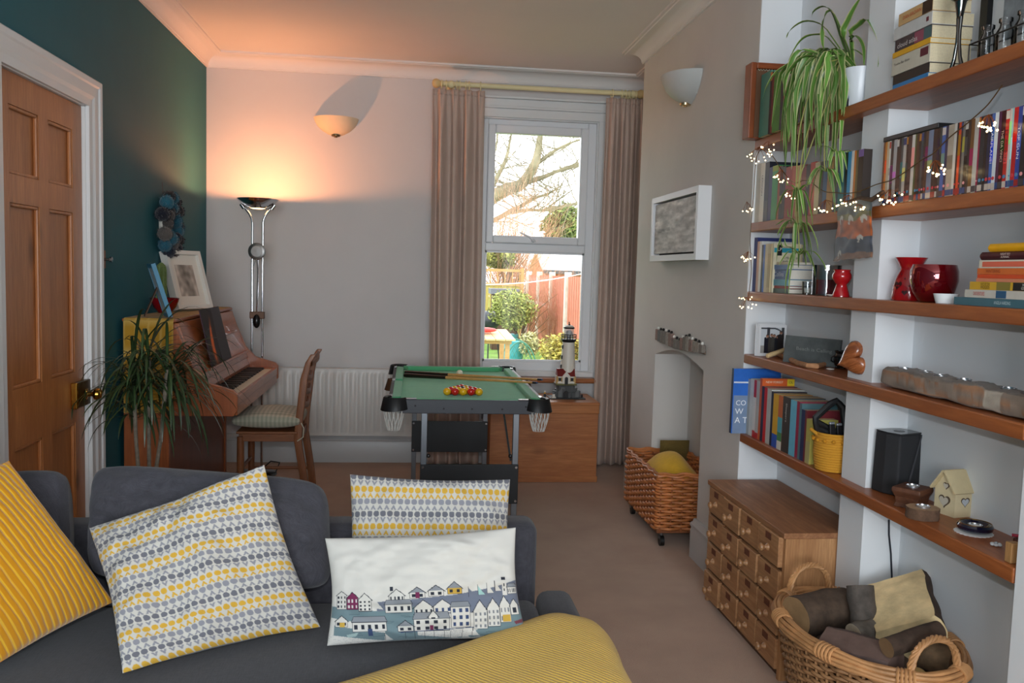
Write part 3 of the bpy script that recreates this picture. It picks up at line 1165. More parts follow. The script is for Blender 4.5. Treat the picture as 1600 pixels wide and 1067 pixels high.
wp = on(297, 476, 2, PTOP + 0.004)
easel_frame('picture_frame', 'white framed pencil drawing leaning against the teal wall on the piano', (BXW + 0.132, 4.97, PTOP + 0.005), 0.27, 0.335, 0.045, math.radians(17), math.radians(62),
            white_frame_p, sketch, (224, 216, 204), 0.022, strut=False)
easel_frame('picture_frame', 'blue photo frame seen from behind on the near end of the piano', (BXW + 0.165, 4.36, PTOP + 0.005), 0.20, 0.265, 0.02, math.radians(17), math.radians(112),
            mat((70, 130, 160), 0.45), lambda u, v: (70, 74, 84), (180, 190, 196), 0.02)
# red bowl and cactus
rb = on(262, 490, 2, PTOP + 0.004)
t = thing('bowl', 'small glossy red bowl behind the blue frame on the piano', 'bowl', (BXW + 0.066, 4.70, PTOP + 0.005))
MB().lathe([(0.0, 0.0), (0.034, 0.0), (0.036, 0.006), (0.056, 0.03), (0.070, 0.062), (0.073, 0.078), (0.069, 0.078), (0.066, 0.06), (0.05, 0.03), (0.0, 0.014)], 28).build('bowl_body', mat((120, 12, 20), 0.15, coat=0.4), t, smooth=True)
MB().lathe([(0.0, 0.014), (0.05, 0.030), (0.066, 0.058), (0.0, 0.062)], 20).build('soil', mat((52, 38, 28), 0.95), t, smooth=True)
t = thing('cactus', 'slim green columnar cactus growing in the red bowl', 'plant', (BXW + 0.052, 4.69, PTOP + 0.067))
b = MB()
vs = []
for j in range(17):
    z = 0.20 * j / 16
    r = 0.024 * (1.0 if j < 13 else math.sqrt(max(0.0, 1 - ((j - 12.5) / 3.6) ** 2))) + 0.0005
    for i in range(40):
        a = 2 * PI * i / 40
        rr = r * (1 + 0.12 * math.cos(10 * a))
        vs.append((rr * math.cos(a), rr * math.sin(a), z))
b.add(vs, [(j * 40 + i, j * 40 + (i + 1) % 40, (j + 1) * 40 + (i + 1) % 40, (j + 1) * 40 + i) for j in range(16) for i in range(40)])
b.build('stem', mat((104, 124, 70), 0.7, var=0.15, vscale=60), t, smooth=True, auto=80)
b = MB()
rr_ = random.Random(5)
for k in range(90):
    a, z = 2 * PI * (k % 10) / 10 + 0.05, 0.02 + 0.18 * (k // 10) / 9
    d = Vector((math.cos(a), math.sin(a), 0.2))
    b.cyl(Vector((0.022 * math.cos(a), 0.022 * math.sin(a), z)), Vector((0.022 * math.cos(a), 0.022 * math.sin(a), z)) + d * 0.009, 0.0006, 0.0002, 4)
stuff(b.build('spines', mat((200, 190, 150), 0.6), t))

# ---- pompom wreath on the teal wall
wc = on(264, 352, 0, LX + 0.04)
t = thing('pompom_wreath', 'round wreath of teal, navy and grey wool pompoms hanging on the wall', 'wreath', (LX, wc.y, wc.z))
MB().tube([(0.03, 0.115 * math.cos(2 * PI * i / 28), 0.125 * math.sin(2 * PI * i / 28)) for i in range(28)], 0.012, 8, closed=True).build('ring', mat((200, 196, 186), 0.6), t, smooth=True)
rr_ = random.Random(12)
wools = [(16, 24, 40), (34, 92, 110), (66, 60, 58), (18, 20, 34), (30, 84, 102), (84, 78, 74), (22, 26, 30)]


def pompom(r, seed):
    b = MB()
    b.sphere((0, 0, 0), r * 0.82, 16, 12)
    rn = random.Random(seed)
    for k in range(190):
        d = Vector((rn.gauss(0, 1), rn.gauss(0, 1), rn.gauss(0, 1))).normalized()
        e = (d + Vector((rn.uniform(-.25, .25), rn.uniform(-.25, .25), rn.uniform(-.25, .25)))).normalized()
        s_ = d.orthogonal().normalized() * r * 0.07
        p = d * r * 0.74
        q = p + e * r * rn.uniform(0.22, 0.34)
        o = len(b.v)
        b.add([p - s_, p + s_, p + d.cross(s_), q], [(0, 1, 3), (1, 2, 3), (2, 0, 3)])
    return b


pm = [pompom(1.0, k) for k in range(2)]
for k in range(26):
    a = 2 * PI * k / 13 + rr_.uniform(-0.1, 0.1) + (0.24 if k >= 13 else 0)
    rad_ = (0.155 if k < 13 else 0.095) + rr_.uniform(-0.01, 0.01)
    r = rr_.uniform(0.036, 0.047)
    p = Vector((0.045 + rr_.uniform(0, 0.02), rad_ * 0.95 * math.cos(a), rad_ * 1.0 * math.sin(a)))
    b = MB()
    b.add(pm[k % 2].v, pm[k % 2].f, T(*p) @ RZ(k) @ RX(k * 1.7) @ Matrix.Scale(r, 4))
    b.build('pompom', mat(wools[rr_.randrange(len(wools))], 0.95, sheen=0.3), t)
MB().tube([(0.012, 0, 0.13), (0.004, 0.0, 0.235)], 0.0012, 5).build('hanging_loop', mat((60, 50, 44), 0.7), t)
# ================================================================== CHAIR AT THE PIANO
CHY0, CHY1 = 4.72, 5.08
chx = -0.60
cw_z = wood((150, 96, 58), (116, 66, 36), 'z', 1.6, 0.42)
cw_x = wood((150, 96, 58), (116, 66, 36), 'x', 1.6, 0.42)
chair = thing('wooden_chair', 'brown wooden chair with carved open back pushed under the piano', 'chair', (chx, CHY0, 0))
W_ = CHY1 - CHY0
fx = -0.905 - chx
for y in (0.02, W_ - 0.02):
    b = MB()
    b.tube([(fx, y, 0), (fx, y, 0.10), (fx, y, 0.30), (fx, y, 0.42)], [0.014, 0.017, 0.020, 0.019], 12)
    b.build('leg', cw_z, chair, smooth=True)
for y in (0.02, W_ - 0.02):
    # rear leg and back upright in one curve
    pts = [(0.055, 0), (0.035, 0.18), (0.0, 0.40), (0.005, 0.50), (0.018, 0.62), (0.030, 0.74), (0.052, 0.83), (0.078, 0.875)]
    b = MB()
    vs = []
    for x, z in pts:
        wd = 0.020 if z < 0.8 else 0.015
        for sx, sy in ((-1, -1), (1, -1), (1, 1), (-1, 1)):
            vs.append((x + sx * wd, y + sy * 0.014, z))
    fs = [(i * 4 + j, i * 4 + (j + 1) % 4, i * 4 + 4 + (j + 1) % 4, i * 4 + 4 + j) for i in range(len(pts) - 1) for j in range(4)]
    fs += [(3, 2, 1, 0), tuple(range(len(vs) - 4, len(vs)))]
    b.add(vs, fs)
    b.build('leg', cw_z, chair, smooth=True, bevel=0.004)
for y in (0.02, W_ - 0.02):
    MB().box(fx + 0.01, 0.0, y - 0.010, y + 0.010, 0.395, 0.440).build('seat_rail', cw_x, chair, bevel=0.003)
    MB().cyl((fx, y, 0.175), (0.03, y, 0.175), 0.009, n=10).build('stretcher', cw_x, chair, smooth=True)
MB().box(fx - 0.012, fx + 0.012, 0.03, W_ - 0.03, 0.395, 0.440).build('seat_rail', cw_z, chair, bevel=0.003)
MB().box(-0.012, 0.012, 0.03, W_ - 0.03, 0.395, 0.440).build('seat_rail', cw_z, chair, bevel=0.003)
MB().cyl((fx, 0.02, 0.24), (fx, W_ - 0.02, 0.24), 0.009, n=10).build('stretcher', cw_z, chair, smooth=True)
MB().box(fx - 0.02, 0.0, -0.004, W_ + 0.004, 0.438, 0.452).build('seat', cw_x, chair, bevel=0.004)
# carved horizontal back slats
for i, (z, h) in enumerate(((0.835, 0.055), (0.735, 0.032), (0.66, 0.032), (0.585, 0.032))):
    b = MB()
    xo = {0: 0.066, 1: 0.030, 2: 0.022, 3: 0.014}[i]

    def sl(u, v, xo=xo, z=z, h=h, i=i):
        y = 0.02 + (W_ - 0.04) * u
        bow = 0.018 * math.sin(PI * u)
        wav = (0.012 * math.sin(PI * u) if i == 0 else 0.006 * math.sin(3 * PI * u))
        a = 2 * PI * v
        return (xo + bow + 0.008 * math.cos(a), y, z + wav + h / 2 * math.sin(a))
    b.sheet(sl, 14, 10)
    b.build('back_slat', cw_z, chair, smooth=True, auto=60)
# checked seat cushion
t = thing('seat_cushion', 'thick pale green checked cushion on the piano chair', 'cushion', (chx, CHY0, 0.453))
b = MB()
cs = []
x0, x1, y0, y1, hh = -0.355, 0.02, -0.02, W_ + 0.02, 0.108
NU, NV = 64, 40
for s_ in (0, 1):
    for j in range(NV + 1):
        for i in range(NU + 1):
            u, v = i / NU, j / NV
            k = (math.sin(PI * u) * math.sin(PI * v)) ** 0.28
            ex = 1 - 0.04 * (1 - k)
            x = (x0 + x1) / 2 + (x1 - x0) * (u - 0.5) * ex
            y = (y0 + y1) / 2 + (y1 - y0) * (v - 0.5) * ex
            z = hh / 2 + (hh / 2) * k * (1 if s_ else -1) * (1 + 0.06 * noise.noise(Vector((u * 4, v * 4, 2))) * s_)
            b.v.append((x, y, z))
            a_, c_ = (i // 1) % 4 < 2, j % 4 < 2
            cs.append(L4((148, 150, 132) if (a_ and c_) else ((172, 168, 150) if (a_ or c_) else (196, 188, 168))))
q = NU + 1
for s_ in (0, 1):
    o_ = s_ * q * (NV + 1)
    for j in range(NV):
        for i in range(NU):
            f_ = (o_ + j * q + i, o_ + j * q + i + 1, o_ + (j + 1) * q + i + 1, o_ + (j + 1) * q + i)
            b.f.append(f_ if s_ else f_[::-1])
b.c = cs
b.build('cover', attr_mat(0.95, 0.3, 500), t, smooth=True, auto=80)
MB().tube([(0.02, -0.01, 0.05), (0.035, -0.012, 0.02), (0.03, 0.0, -0.03), (0.0, -0.012, -0.05)], 0.003, 6).build('tie', mat((190, 184, 164), 0.9), t, smooth=True)


# ================================================================== DRACAENA
def leaf_ribbon(pts, wid, cols, fold=0.15, side=None):
    """strap leaf along pts; cols = colours across (5)"""
    b = MB()
    cs = []
    pts = [Vector(p) for p in pts]
    k = len(pts)
    sd = side
    for i, p in enumerate(pts):
        tg = (pts[min(i + 1, k - 1)] - pts[max(i - 1, 0)]).normalized()
        s_ = tg.cross(Vector((0, 0, 1)))
        if sd is not None:
            s_ = Vector(sd)
        if s_.length < 0.15:
            s_ = sd_last
        s_ = s_.normalized()
        sd_last = s_
        nr = s_.cross(tg).normalized()
        w_ = wid[i]
        for m_, c in zip((-1, -0.55, 0, 0.55, 1), cols):
            b.v.append(tuple(p + s_ * (w_ * m_) + nr * (abs(m_) * w_ * fold)))
            cs.append(L4(c))
    for i in range(k - 1):
        for j in range(4):
            b.f.append((i * 5 + j, i * 5 + j + 1, i * 5 + 6 + j, i * 5 + 5 + j))
    b.c = cs
    return b


leaf_gloss = attr_mat(0.35, 0.0, 700, 0.0, 0.5)
DX, DYY = -1.10, 3.74
drac = thing('dracaena', 'dark green strap-leaved dracaena on bare grey canes beside the piano', 'plant', (DX, DYY, 0))
MB().lathe([(0.0, 0.0), (0.10, 0.0), (0.105, 0.01), (0.13, 0.23), (0.135, 0.245), (0.125, 0.245), (0.12, 0.21), (0.0, 0.205)], 30).build('pot', mat((120, 110, 100), 0.6), drac, smooth=True)
MB().lathe([(0.0, 0.222), (0.118, 0.214), (0.12, 0.19), (0, 0.19)], 24).build('soil', mat((48, 36, 28), 0.95), drac)
rr = random.Random(21)
canes = [((-0.035, 0.0), (-0.055, 0.01, 0.84)), ((0.0, 0.03), (0.0, 0.03, 0.95)), ((0.03, -0.01), (0.085, 0.0, 0.90))]
for (bx, by), (tx, ty, tz) in canes:
    pts = [(bx, by, 0.20), (bx * 0.9 + 0.002, by, 0.40), ((bx + tx) / 2, (by + ty) / 2, 0.60), (tx, ty, tz)]
    MB().tube(pts, [0.010, 0.009, 0.008, 0.010], 8).build('cane', mat((120, 110, 96), 0.85, var=0.25, vscale=60), drac, smooth=True)
    for k in range(74):
        an = rr.uniform(0, 2 * PI)
        el = rr.uniform(0.15, 1.35)
        ln = rr.uniform(0.24, 0.42)
        z0 = tz + 0.04 - rr.uniform(0, 0.20)
        dr = Vector((math.cos(an), math.sin(an), 0))
        if dr.x < 0:
            ln *= 0.85
        p = Vector((tx, ty, z0))
        d = (dr * math.cos(el) + Vector((0, 0, math.sin(el))))
        pts, wid = [], []
        n_ = 10
        dro = rr.uniform(0.16, 0.42)
        for i in range(n_ + 1):
            s_ = i / n_
            pts.append(p.copy())
            wid.append(0.0068 * (0.55 + 0.8 * s_) * (1 - s_ ** 3.2) + 0.0006)
            d = (d + Vector((0, 0, -dro * (0.35 + s_)))).normalized()
            p = p + d * ln / n_
        # keep off the wall
        pts = [Vector((max(q_.x, LX + 0.02 - DX), q_.y, q_.z)) for q_ in pts]
        sh = rr.uniform(0.7, 1.15)
        c_e, c_m = (38 * sh, 56 * sh, 34 * sh), (64 * sh, 88 * sh, 46 * sh)
        leaf_ribbon(pts, wid, (c_e, c_e, c_m, c_e, c_e)).build('leaf', leaf_gloss, drac, smooth=True, auto=80)

# ================================================================== POOL TABLE
TX0, TX1, TY0, TY1 = -0.095, 0.632, 3.905, 5.305
TZ = 0.762
pool = thing('pool_table', 'small folding pool table with green baize by the window', 'pool table', ((TX0 + TX1) / 2, (TY0 + TY1) / 2, 0))
hw, hl = (TX1 - TX0) / 2, (TY1 - TY0) / 2
baize = mat((92, 178, 130), 0.9, var=0.05, vscale=20, bump=0.15, bscale=900, sheen=0.2)
rail_b = mat((84, 168, 120), 0.85, bump=0.15, bscale=900, sheen=0.2)
apron_m = mat((54, 56, 62), 0.5)
black_lam = mat((26, 27, 30), 0.45)
steel = mat((128, 132, 138), 0.35, 0.8)
bright = mat((190, 192, 195), 0.22, 1.0)
MB().box(-hw + 0.03, hw - 0.03, -hl + 0.03, hl - 0.03, TZ - 0.05, TZ - 0.026).build('bed', baize, pool)
for sy in (-1, 1):
    y0, y1 = sorted((sy * hl, sy * (hl - 0.018)))
    MB().box(-hw + 0.045, hw - 0.045, y0, y1, TZ - 0.066, TZ - 0.002).build('apron', apron_m, pool, bevel=0.003)
for sx in (-1, 1):
    x0, x1 = sorted((sx * hw, sx * (hw - 0.018)))
    MB().box(x0, x1, -hl + 0.045, hl - 0.045, TZ - 0.066, TZ - 0.002).build('apron', apron_m, pool, bevel=0.003)
# cushions: end rails and two halves each side
def rail(pts_a, pts_b):
    b = MB()
    (ax, ay), (bx, by) = pts_a, pts_b
    return b


cu = 0.042
for sy in (-1, 1):
    b = MB()
    yo, yi = sy * (hl - 0.016), sy * (hl - 0.016 - cu)
    poly = [(-hw + 0.055, yo), (hw - 0.055, yo), (hw - 0.085, yi), (-hw + 0.085, yi)]
    if sy > 0:
        poly = poly[::-1]
    b.prism(poly, TZ - 0.026, TZ, None)
    b.build('cushion', rail_b, pool, bevel=0.005)
for sx in (-1, 1):
    for s2 in (-1, 1):
        b = MB()
        xo, xi = sx * (hw - 0.016), sx * (hw - 0.016 - cu)
        ya, yb = sorted((s2 * 0.028, s2 * (hl - 0.055)))
        inn = 0.03
        ia, ib = (ya + (0.012 if s2 > 0 else inn), yb - (inn if s2 > 0 else 0.012))
        poly = [(xo, ya), (xo, yb), (xi, ib), (xi, ia)]
        if sx > 0:
            pass
        else:
            poly = poly[::-1]
        b.prism(poly, TZ - 0.026, TZ)
        b.build('cushion', rail_b, pool, bevel=0.005, recalc=True)
# pockets: black corner castings, steel trims, net bags
pk_m = mat((18, 18, 20), 0.45)
net_m = mat((214, 212, 206), 0.7)
for sx in (-1, 1):
    for sy in (-1, 1):
        c = Vector((sx * (hw - 0.035), sy * (hl - 0.035), 0))
        dgn = Vector((sx, sy, 0)).normalized()
        b = MB()
        n_ = 14
        vs = []
        for i in range(n_ + 1):
            a = math.atan2(dgn.y, dgn.x) + (i / n_ - 0.5) * PI * 1.15
            e = Vector((math.cos(a), math.sin(a), 0))
            lip = 0.5 + 0.5 * math.cos((i / n_ - 0.5) * PI * 1.1)
            for r_, z_ in ((0.040, 0.004), (0.052, 0.007), (0.058, 0.002), (0.060 + 0.012 * lip, -0.040 - 0.016 * lip), (0.052, -0.046), (0.042, -0.02)):
                vs.append(c + e * r_ + Vector((0, 0, TZ + z_)))
        fs = [(i * 6 + j, i * 6 + (j + 1) % 6, i * 6 + 6 + (j + 1) % 6, i * 6 + 6 + j) for i in range(n_) for j in range(6)]
        fs += [tuple(range(6)), tuple(range(n_ * 6 + 5, n_ * 6 - 1, -1))]
        b.add(vs, fs)
        pk = b.build('corner_pocket', pk_m, pool, smooth=True, auto=50, recalc=True)
        b = MB()
        for m_ in range(14):
            for dr_ in (1, -1):
                pts = []
                for s_ in range(9):
                    tt = s_ / 8
                    a = 2 * PI * (m_ / 14 + dr_ * 0.09 * tt)
                    r_ = 0.048 - 0.022 * tt ** 2
                    pts.append(c + Vector((math.cos(a) * r_, math.sin(a) * r_, TZ - 0.03 - 0.118 * tt)) + dgn * 0.012)
                b.tube(pts, 0.0016, 4, cap=False)
        stuff(b.build('net', net_m, pk))
        for ax in (0, 1):
            d_ = Vector((-sx, 0, 0)) if ax == 0 else Vector((0, -sy, 0))
            p_ = c + dgn * 0.0 + d_ * 0.066 + Vector((0, 0, TZ))
            if ax == 0:
                p_.y = sy * (hl - 0.010)
                MB().box(p_.x - 0.028, p_.x + 0.028, p_.y - 0.008, p_.y + 0.008, TZ - 0.001, TZ + 0.004).build('trim', bright, pk, bevel=0.002)
            else:
                p_.x = sx * (hw - 0.010)
                MB().box(p_.x - 0.008, p_.x + 0.008, p_.y - 0.028, p_.y + 0.028, TZ - 0.001, TZ + 0.004).build('trim', bright, pk, bevel=0.002)
for sx in (-1, 1):
    b = MB()
    n_ = 10
    vs = []
    for i in range(n_ + 1):
        a = (i / n_ - 0.5) * PI + (0 if sx > 0 else PI)
        e = Vector((math.cos(a), math.sin(a), 0))
        for r_, z_ in ((0.024, 0.004), (0.034, 0.005), (0.052, -0.055), (0.046, -0.058), (0.026, -0.01)):
            vs.append(Vector((sx * (hw - 0.014), 0, TZ + z_)) + e * r_)
    fs = [(i * 5 + j, i * 5 + (j + 1) % 5, i * 5 + 5 + (j + 1) % 5, i * 5 + 5 + j) for i in range(n_) for j in range(5)]
    b.add(vs, fs)
    sp = b.build('side_pocket', mat((74, 48, 28), 0.5), pool, smooth=True, recalc=True)
    MB().box(sx * (hw - 0.012) - 0.009, sx * (hw - 0.012) + 0.009, -0.045, 0.045, TZ - 0.001, TZ + 0.004).build('trim', bright, sp, bevel=0.002)
for k in (-0.24, -0.11, 0.02, 0.16, 0.27):
    MB().cyl((k, -hl - 0.0005, TZ - 0.03 - 0.012 * (abs(k) < 0.2)), (k, -hl - 0.003, TZ - 0.03 - 0.012 * (abs(k) < 0.2)), 0.005, n=10).build('bolt', mat((30, 30, 34), 0.4, 0.5), pool)
# folding legs
cxm = (TX0 + TX1) / 2
for (yy, xa, xb) in ((3.95 - (TY0 + TY1) / 2, 0.072 - cxm, 0.50 - cxm), (5.1 - (TY0 + TY1) / 2, 0.034 - cxm, 0.458 - cxm)):
    for x in (xa, xb):
        MB().box(x - 0.014, x + 0.014, yy - 0.012, yy + 0.012, 0.006, TZ - 0.06).build('leg', steel, pool, bevel=0.002)
        MB().box(x - 0.017, x + 0.017, yy - 0.015, yy + 0.015, 0.0, 0.02).build('foot', black_plastic, pool, bevel=0.002)
    pnl = MB().box(xa - 0.015, xb + 0.015, yy - 0.026, yy - 0.013, 0.268, 0.455).build('leg_panel', black_lam, pool, bevel=0.002)
    for x in (xa - 0.004, xb + 0.004):
        for z in (0.282, 0.442):
            MB().cyl((x, yy - 0.026, z), (x, yy - 0.030, z), 0.006, n=10).build('screw', bright, pnl)
    MB().cyl((xb - 0.02, yy, 0.47), (xb - 0.035, yy + (0.30 if yy < 0 else -0.30), TZ - 0.06), 0.005, n=8).build('stay', steel, pool)
    for x in (xa, xb):
        MB().sphere((x + (0.022 if x == xa else -0.022), yy, 0.49 if yy < 0 else 0.66), 0.010, 10, 6).build('wing_nut', black_plastic, pool)

# balls: racked triangle of reds and yellows, black, and the white
ball_r = 0.0195
zb = TZ - 0.026 + ball_r
b0 = on(707, 610, 2, zb)
rackx = (on(699, 612, 2, zb).x + on(748, 612, 2, zb).x) / 2
racky = (on(699, 612, 2, zb).y + on(748, 612, 2, zb).y) / 2
colr = {'R': mat((186, 28, 24), 0.12, coat=0.5), 'Y': mat((222, 168, 24), 0.12, coat=0.5), 'K': mat((14, 14, 16), 0.12, coat=0.5), 'W': mat((232, 222, 196), 0.12, coat=0.5)}
rack = ['YRYRY', 'RYYR', 'YKR', 'RY', 'R']
cname = {'R': 'red', 'Y': 'yellow', 'K': 'black'}
ball_mesh = {}
for r_, row in enumerate(rack):
    for k, ch in enumerate(row):
        x = rackx + (k - (len(row) - 1) / 2) * ball_r * 2.03
        y = racky + r_ * ball_r * 2.03 * 0.866
        if ch not in ball_mesh:
            o = MB().sphere((0, 0, 0), ball_r, 20, 14).build('pool_ball', colr[ch], smooth=True, auto=90)
            ball_mesh[ch] = o.data
        else:
            o = bpy.data.objects.new('pool_ball', ball_mesh[ch])
            COL.objects.link(o)
        where = ['first row of the triangle', 'second row of the triangle', 'middle row of the triangle', 'fourth row of the triangle', 'tip of the triangle'][r_]
        pass
        nth = ['nearest the radiator', 'second from the radiator', 'at the centre', 'second from the pine chest', 'nearest the pine chest']
        if len(row) == 4:
            nth = ['nearest the radiator', 'second from the radiator', 'second from the pine chest', 'nearest the pine chest']
        elif len(row) == 3:
            nth = ['nearest the radiator', 'at the centre', 'nearest the pine chest']
        elif len(row) == 2:
            nth = ['nearest the radiator', 'nearest the pine chest']
        elif len(row) == 1:
            nth = ['']
        lb = 'glossy black ball in the middle of the racked triangle' if ch == 'K' else '%s pool ball %s in the %s' % (cname[ch], nth[k], where)
        if r_ == 4:
            lb = 'glossy red pool ball at the far tip of the racked triangle'
        tag(o, lb, 'ball', 'pool balls', (x, y, zb))
cb = on(718, 583, 2, zb)
tag(MB().sphere((0, 0, 0), ball_r, 20, 14).build('pool_ball', colr['W'], smooth=True, auto=90), 'cream white cue ball behind the two cues', 'ball', 'pool balls', (cb.x, cb.y, zb))


def cue(label, a, c_):
    t = thing('pool_cue', label, 'cue', a)
    d = Vector(c_) - Vector(a)
    L_ = d.length
    u = d.normalized()
    f = lambda s_: u * (L_ * s_)
    b = MB().tube([f(0.0), f(0.02), f(0.33)], [0.011, 0.0125, 0.0095], 12)
    b.build('butt', mat((26, 16, 12), 0.3, coat=0.3), t, smooth=True)
    MB().tube([f(0.33), f(0.7), f(0.965)], [0.0094, 0.0075, 0.0055], 12).build('shaft', wood((206, 160, 96), (178, 130, 72), 'x', 2, 0.35), t, smooth=True)
    MB().tube([f(0.965), f(0.992)], [0.0062, 0.0060], 12).build('ferrule', mat((60, 60, 64), 0.3, 0.8), t, smooth=True)
    MB().tube([f(0.992), f(1.0)], [0.0055, 0.004], 10).build('tip', mat((70, 90, 120), 0.8), t, smooth=True)
    return t


zc_ = TZ + 0.012
a1 = on(633, 582, 2, TZ - 0.012)
e1 = on(848, 593, 2, TZ + 0.0125)
cue('pool cue lying across the table with its tip furthest over the window-side rail', (a1.x, a1.y, TZ - 0.012), (e1.x, e1.y, TZ + 0.012))
a2 = on(632, 586, 2, TZ - 0.012)
e2 = on(840, 598, 2, TZ + 0.0125)
cue('pool cue lying across the table on the side of the racked balls', (a2.x, a2.y, TZ - 0.012), (e2.x, e2.y, TZ + 0.012))

# ================================================================== PINE CHEST AND LIGHTHOUSE MODEL
CX0, CX1, CY0, CY1, CZ = 0.52, 1.225, 5.42, 5.82, 0.526
pine_x = wood((190, 124, 72), (158, 92, 48), 'x', 0.8, 0.4, knots=0.8)
chest = thing('blanket_chest', 'plain pine blanket chest under the window', 'chest', (CX0, CY0, 0))
cw, cd_ = CX1 - CX0, CY1 - CY0
MB().box(0.0, cw, 0, cd_, 0.035, CZ - 0.065).build('body', pine_x, chest, bevel=0.003)
MB().box(-0.006, cw + 0.006, -0.008, cd_, 0.0, 0.04).build('plinth', pine_x, chest, bevel=0.004)
MB().box(-0.004, cw + 0.004, -0.006, cd_, CZ - 0.075, CZ - 0.002).box(-0.006, cw + 0.006, -0.012, cd_ + 0.002, CZ - 0.02, CZ).build('lid', wood((196, 130, 76), (164, 98, 52), 'x', 0.8, 0.36, knots=0.6), chest, bevel=0.004)
lz = CZ + 0.001
lh = on(886, 622, 2, lz)
LHX, LHY = lh.x, lh.y + 0.02
lt = thing('lighthouse_model', 'toy brick lighthouse model with white tower on grey rock standing on the pine chest', 'model', (LHX, LHY, lz))
br_w = mat((222, 216, 204), 0.35)
br_g = mat((72, 74, 74), 0.4)
br_lg = mat((104, 106, 106), 0.4)
br_t = mat((190, 152, 84), 0.4)
br_r = mat((112, 28, 26), 0.4)
br_b = mat((24, 25, 28), 0.35)
br_ol = mat((104, 104, 60), 0.45)
MB().box(-0.125, 0.115, -0.075, 0.09, 0, 0.006).build('base_plate', br_b, lt)
rr = random.Random(4)
for k in range(70):
    a = rr.uniform(0, 2 * PI)
    rx, ry = rr.uniform(0.04, 0.092), rr.uniform(0.03, 0.062)
    x, y = 0.0 + rx * math.cos(a) * 1.0, 0.015 + ry * math.sin(a)
    h = 0.02 + 0.068 * max(0.15, 1 - (math.hypot(x / 0.085, (y - 0.015) / 0.07)) ** 2) + rr.uniform(-0.006, 0.008)
    s_ = rr.choice((0.008, 0.012, 0.016))
    MB().box(x - s_, x + s_, y - s_ * 0.8, y + s_ * 0.8, 0.006, 0.006 + h).build('rock_brick', rr.choice((br_g, br_g, br_lg)), lt)
b = MB().box(-0.064, 0.050, -0.026, 0.055, 0.008, 0.092)
b.build('rock_core', br_g, lt, bevel=0.01)
MB().box(-0.080, 0.060, -0.044, 0.055, 0.088, 0.100).build('grass_ledge', br_ol, lt, bevel=0.003)
ar = [(-0.02, 0.006), (0.02, 0.006)] + [(0.02 * math.cos(PI * i / 8), 0.03 + 0.022 * math.sin(PI * i / 8)) for i in range(9)]
MB().prism(ar, -0.012, 0.0, frame((-0.012, -0.048, 0.0), (1, 0, 0), (0, 0, 1), (0, -1, 0))).build('cave', br_b, lt)
hs = MB().box(-0.078, 0.050, -0.038, 0.03, 0.100, 0.150).build('house', br_w, lt)
b = MB()
b.prism([(-0.044, 0.148), (0.036, 0.148), (0.006, 0.196), (-0.014, 0.196)], 0, 0.120, frame((-0.074, 0, 0), (0, 1, 0), (0, 0, 1), (1, 0, 0)))
b.build('roof', br_r, lt)
b = MB()
b.prism([(-0.024, 0.100), (0.024, 0.100), (0.026, 0.150), (0.0, 0.180), (-0.026, 0.150)], 0, 0.012, frame((-0.014, -0.036, 0), (1, 0, 0), (0, 0, 1), (0, -1, 0)))
b.build('gable', br_w, lt)
MB().prism([(-0.011, 0.094)] + [(0.011, 0.094)] + [(0.011 * math.cos(PI * i / 6), 0.135 + 0.011 * math.sin(PI * i / 6)) for i in range(7)], 0, 0.004, frame((-0.014, -0.048, 0), (1, 0, 0), (0, 0, 1), (0, -1, 0))).build('house_door', br_b, lt)
for x in (-0.056, 0.026):
    wn = MB().box(x - 0.009, x + 0.009, -0.041, -0.037, 0.116, 0.138).build('house_window', br_b, lt)
    for sx in (-1, 1):
        MB().box(x + sx * 0.013 - 0.003, x + sx * 0.013 + 0.003, -0.041, -0.037, 0.112, 0.142).build('shutter', br_t, wn)
for x in (-0.075, 0.047):
    MB().box(x - 0.004, x + 0.004, -0.041, -0.036, 0.1, 0.15).build('quoin', br_t, lt)
tw = Vector((0.005, 0.02))
MB().lathe([(0.050, 0.10), (0.049, 0.20), (0.041, 0.368), (0.041, 0.374)], 28, c=(tw.x, tw.y, 0)).build('tower', br_w, lt, smooth=True)
for z, rr_ in ((0.34, 0.043), (0.272, 0.046), (0.21, 0.049)):
    MB().box(tw.x - rr_ - 0.004, tw.x - rr_ + 0.006, tw.y - 0.02, tw.y - 0.004, z - 0.012, z + 0.012).build('tower_window', br_b, lt)
gal = MB().lathe([(0.042, 0.372), (0.048, 0.380), (0.050, 0.386), (0.050, 0.392), (0.0, 0.392)], 28, c=(tw.x, tw.y, 0)).build('gallery', br_b, lt, smooth=True)
b = MB()
for i in range(16):
    a = 2 * PI * i / 16
    x, y = tw.x + 0.05 * math.cos(a), tw.y + 0.05 * math.sin(a)
    b.cyl((x, y, 0.388), (x, y, 0.424), 0.0022, n=6)
for z in (0.408, 0.424):
    b.tube([(tw.x + 0.05 * math.cos(2 * PI * i / 24), tw.y + 0.05 * math.sin(2 * PI * i / 24), z) for i in range(24)], 0.002, 5, closed=True)
b.build('gallery_rail', br_b, gal)
MB().lathe([(0.033, 0.392), (0.033, 0.464)], 24, c=(tw.x, tw.y, 0), caps=False).build('lantern_glass', mat((226, 228, 228), 0.15, alpha=0.45), lt, smooth=True)
MB().lathe([(0.014, 0.392), (0.014, 0.405), (0.022, 0.412), (0.024, 0.43), (0.020, 0.446), (0.008, 0.452), (0.0, 0.453)], 16, c=(tw.x, tw.y, 0)).build('lens', mat((96, 100, 104), 0.2, 0.4), lt, smooth=True)
MB().lathe([(0.036, 0.462), (0.037, 0.472), (0.0, 0.473)], 24, c=(tw.x, tw.y, 0)).build('roof_ring', br_b, lt, smooth=True)
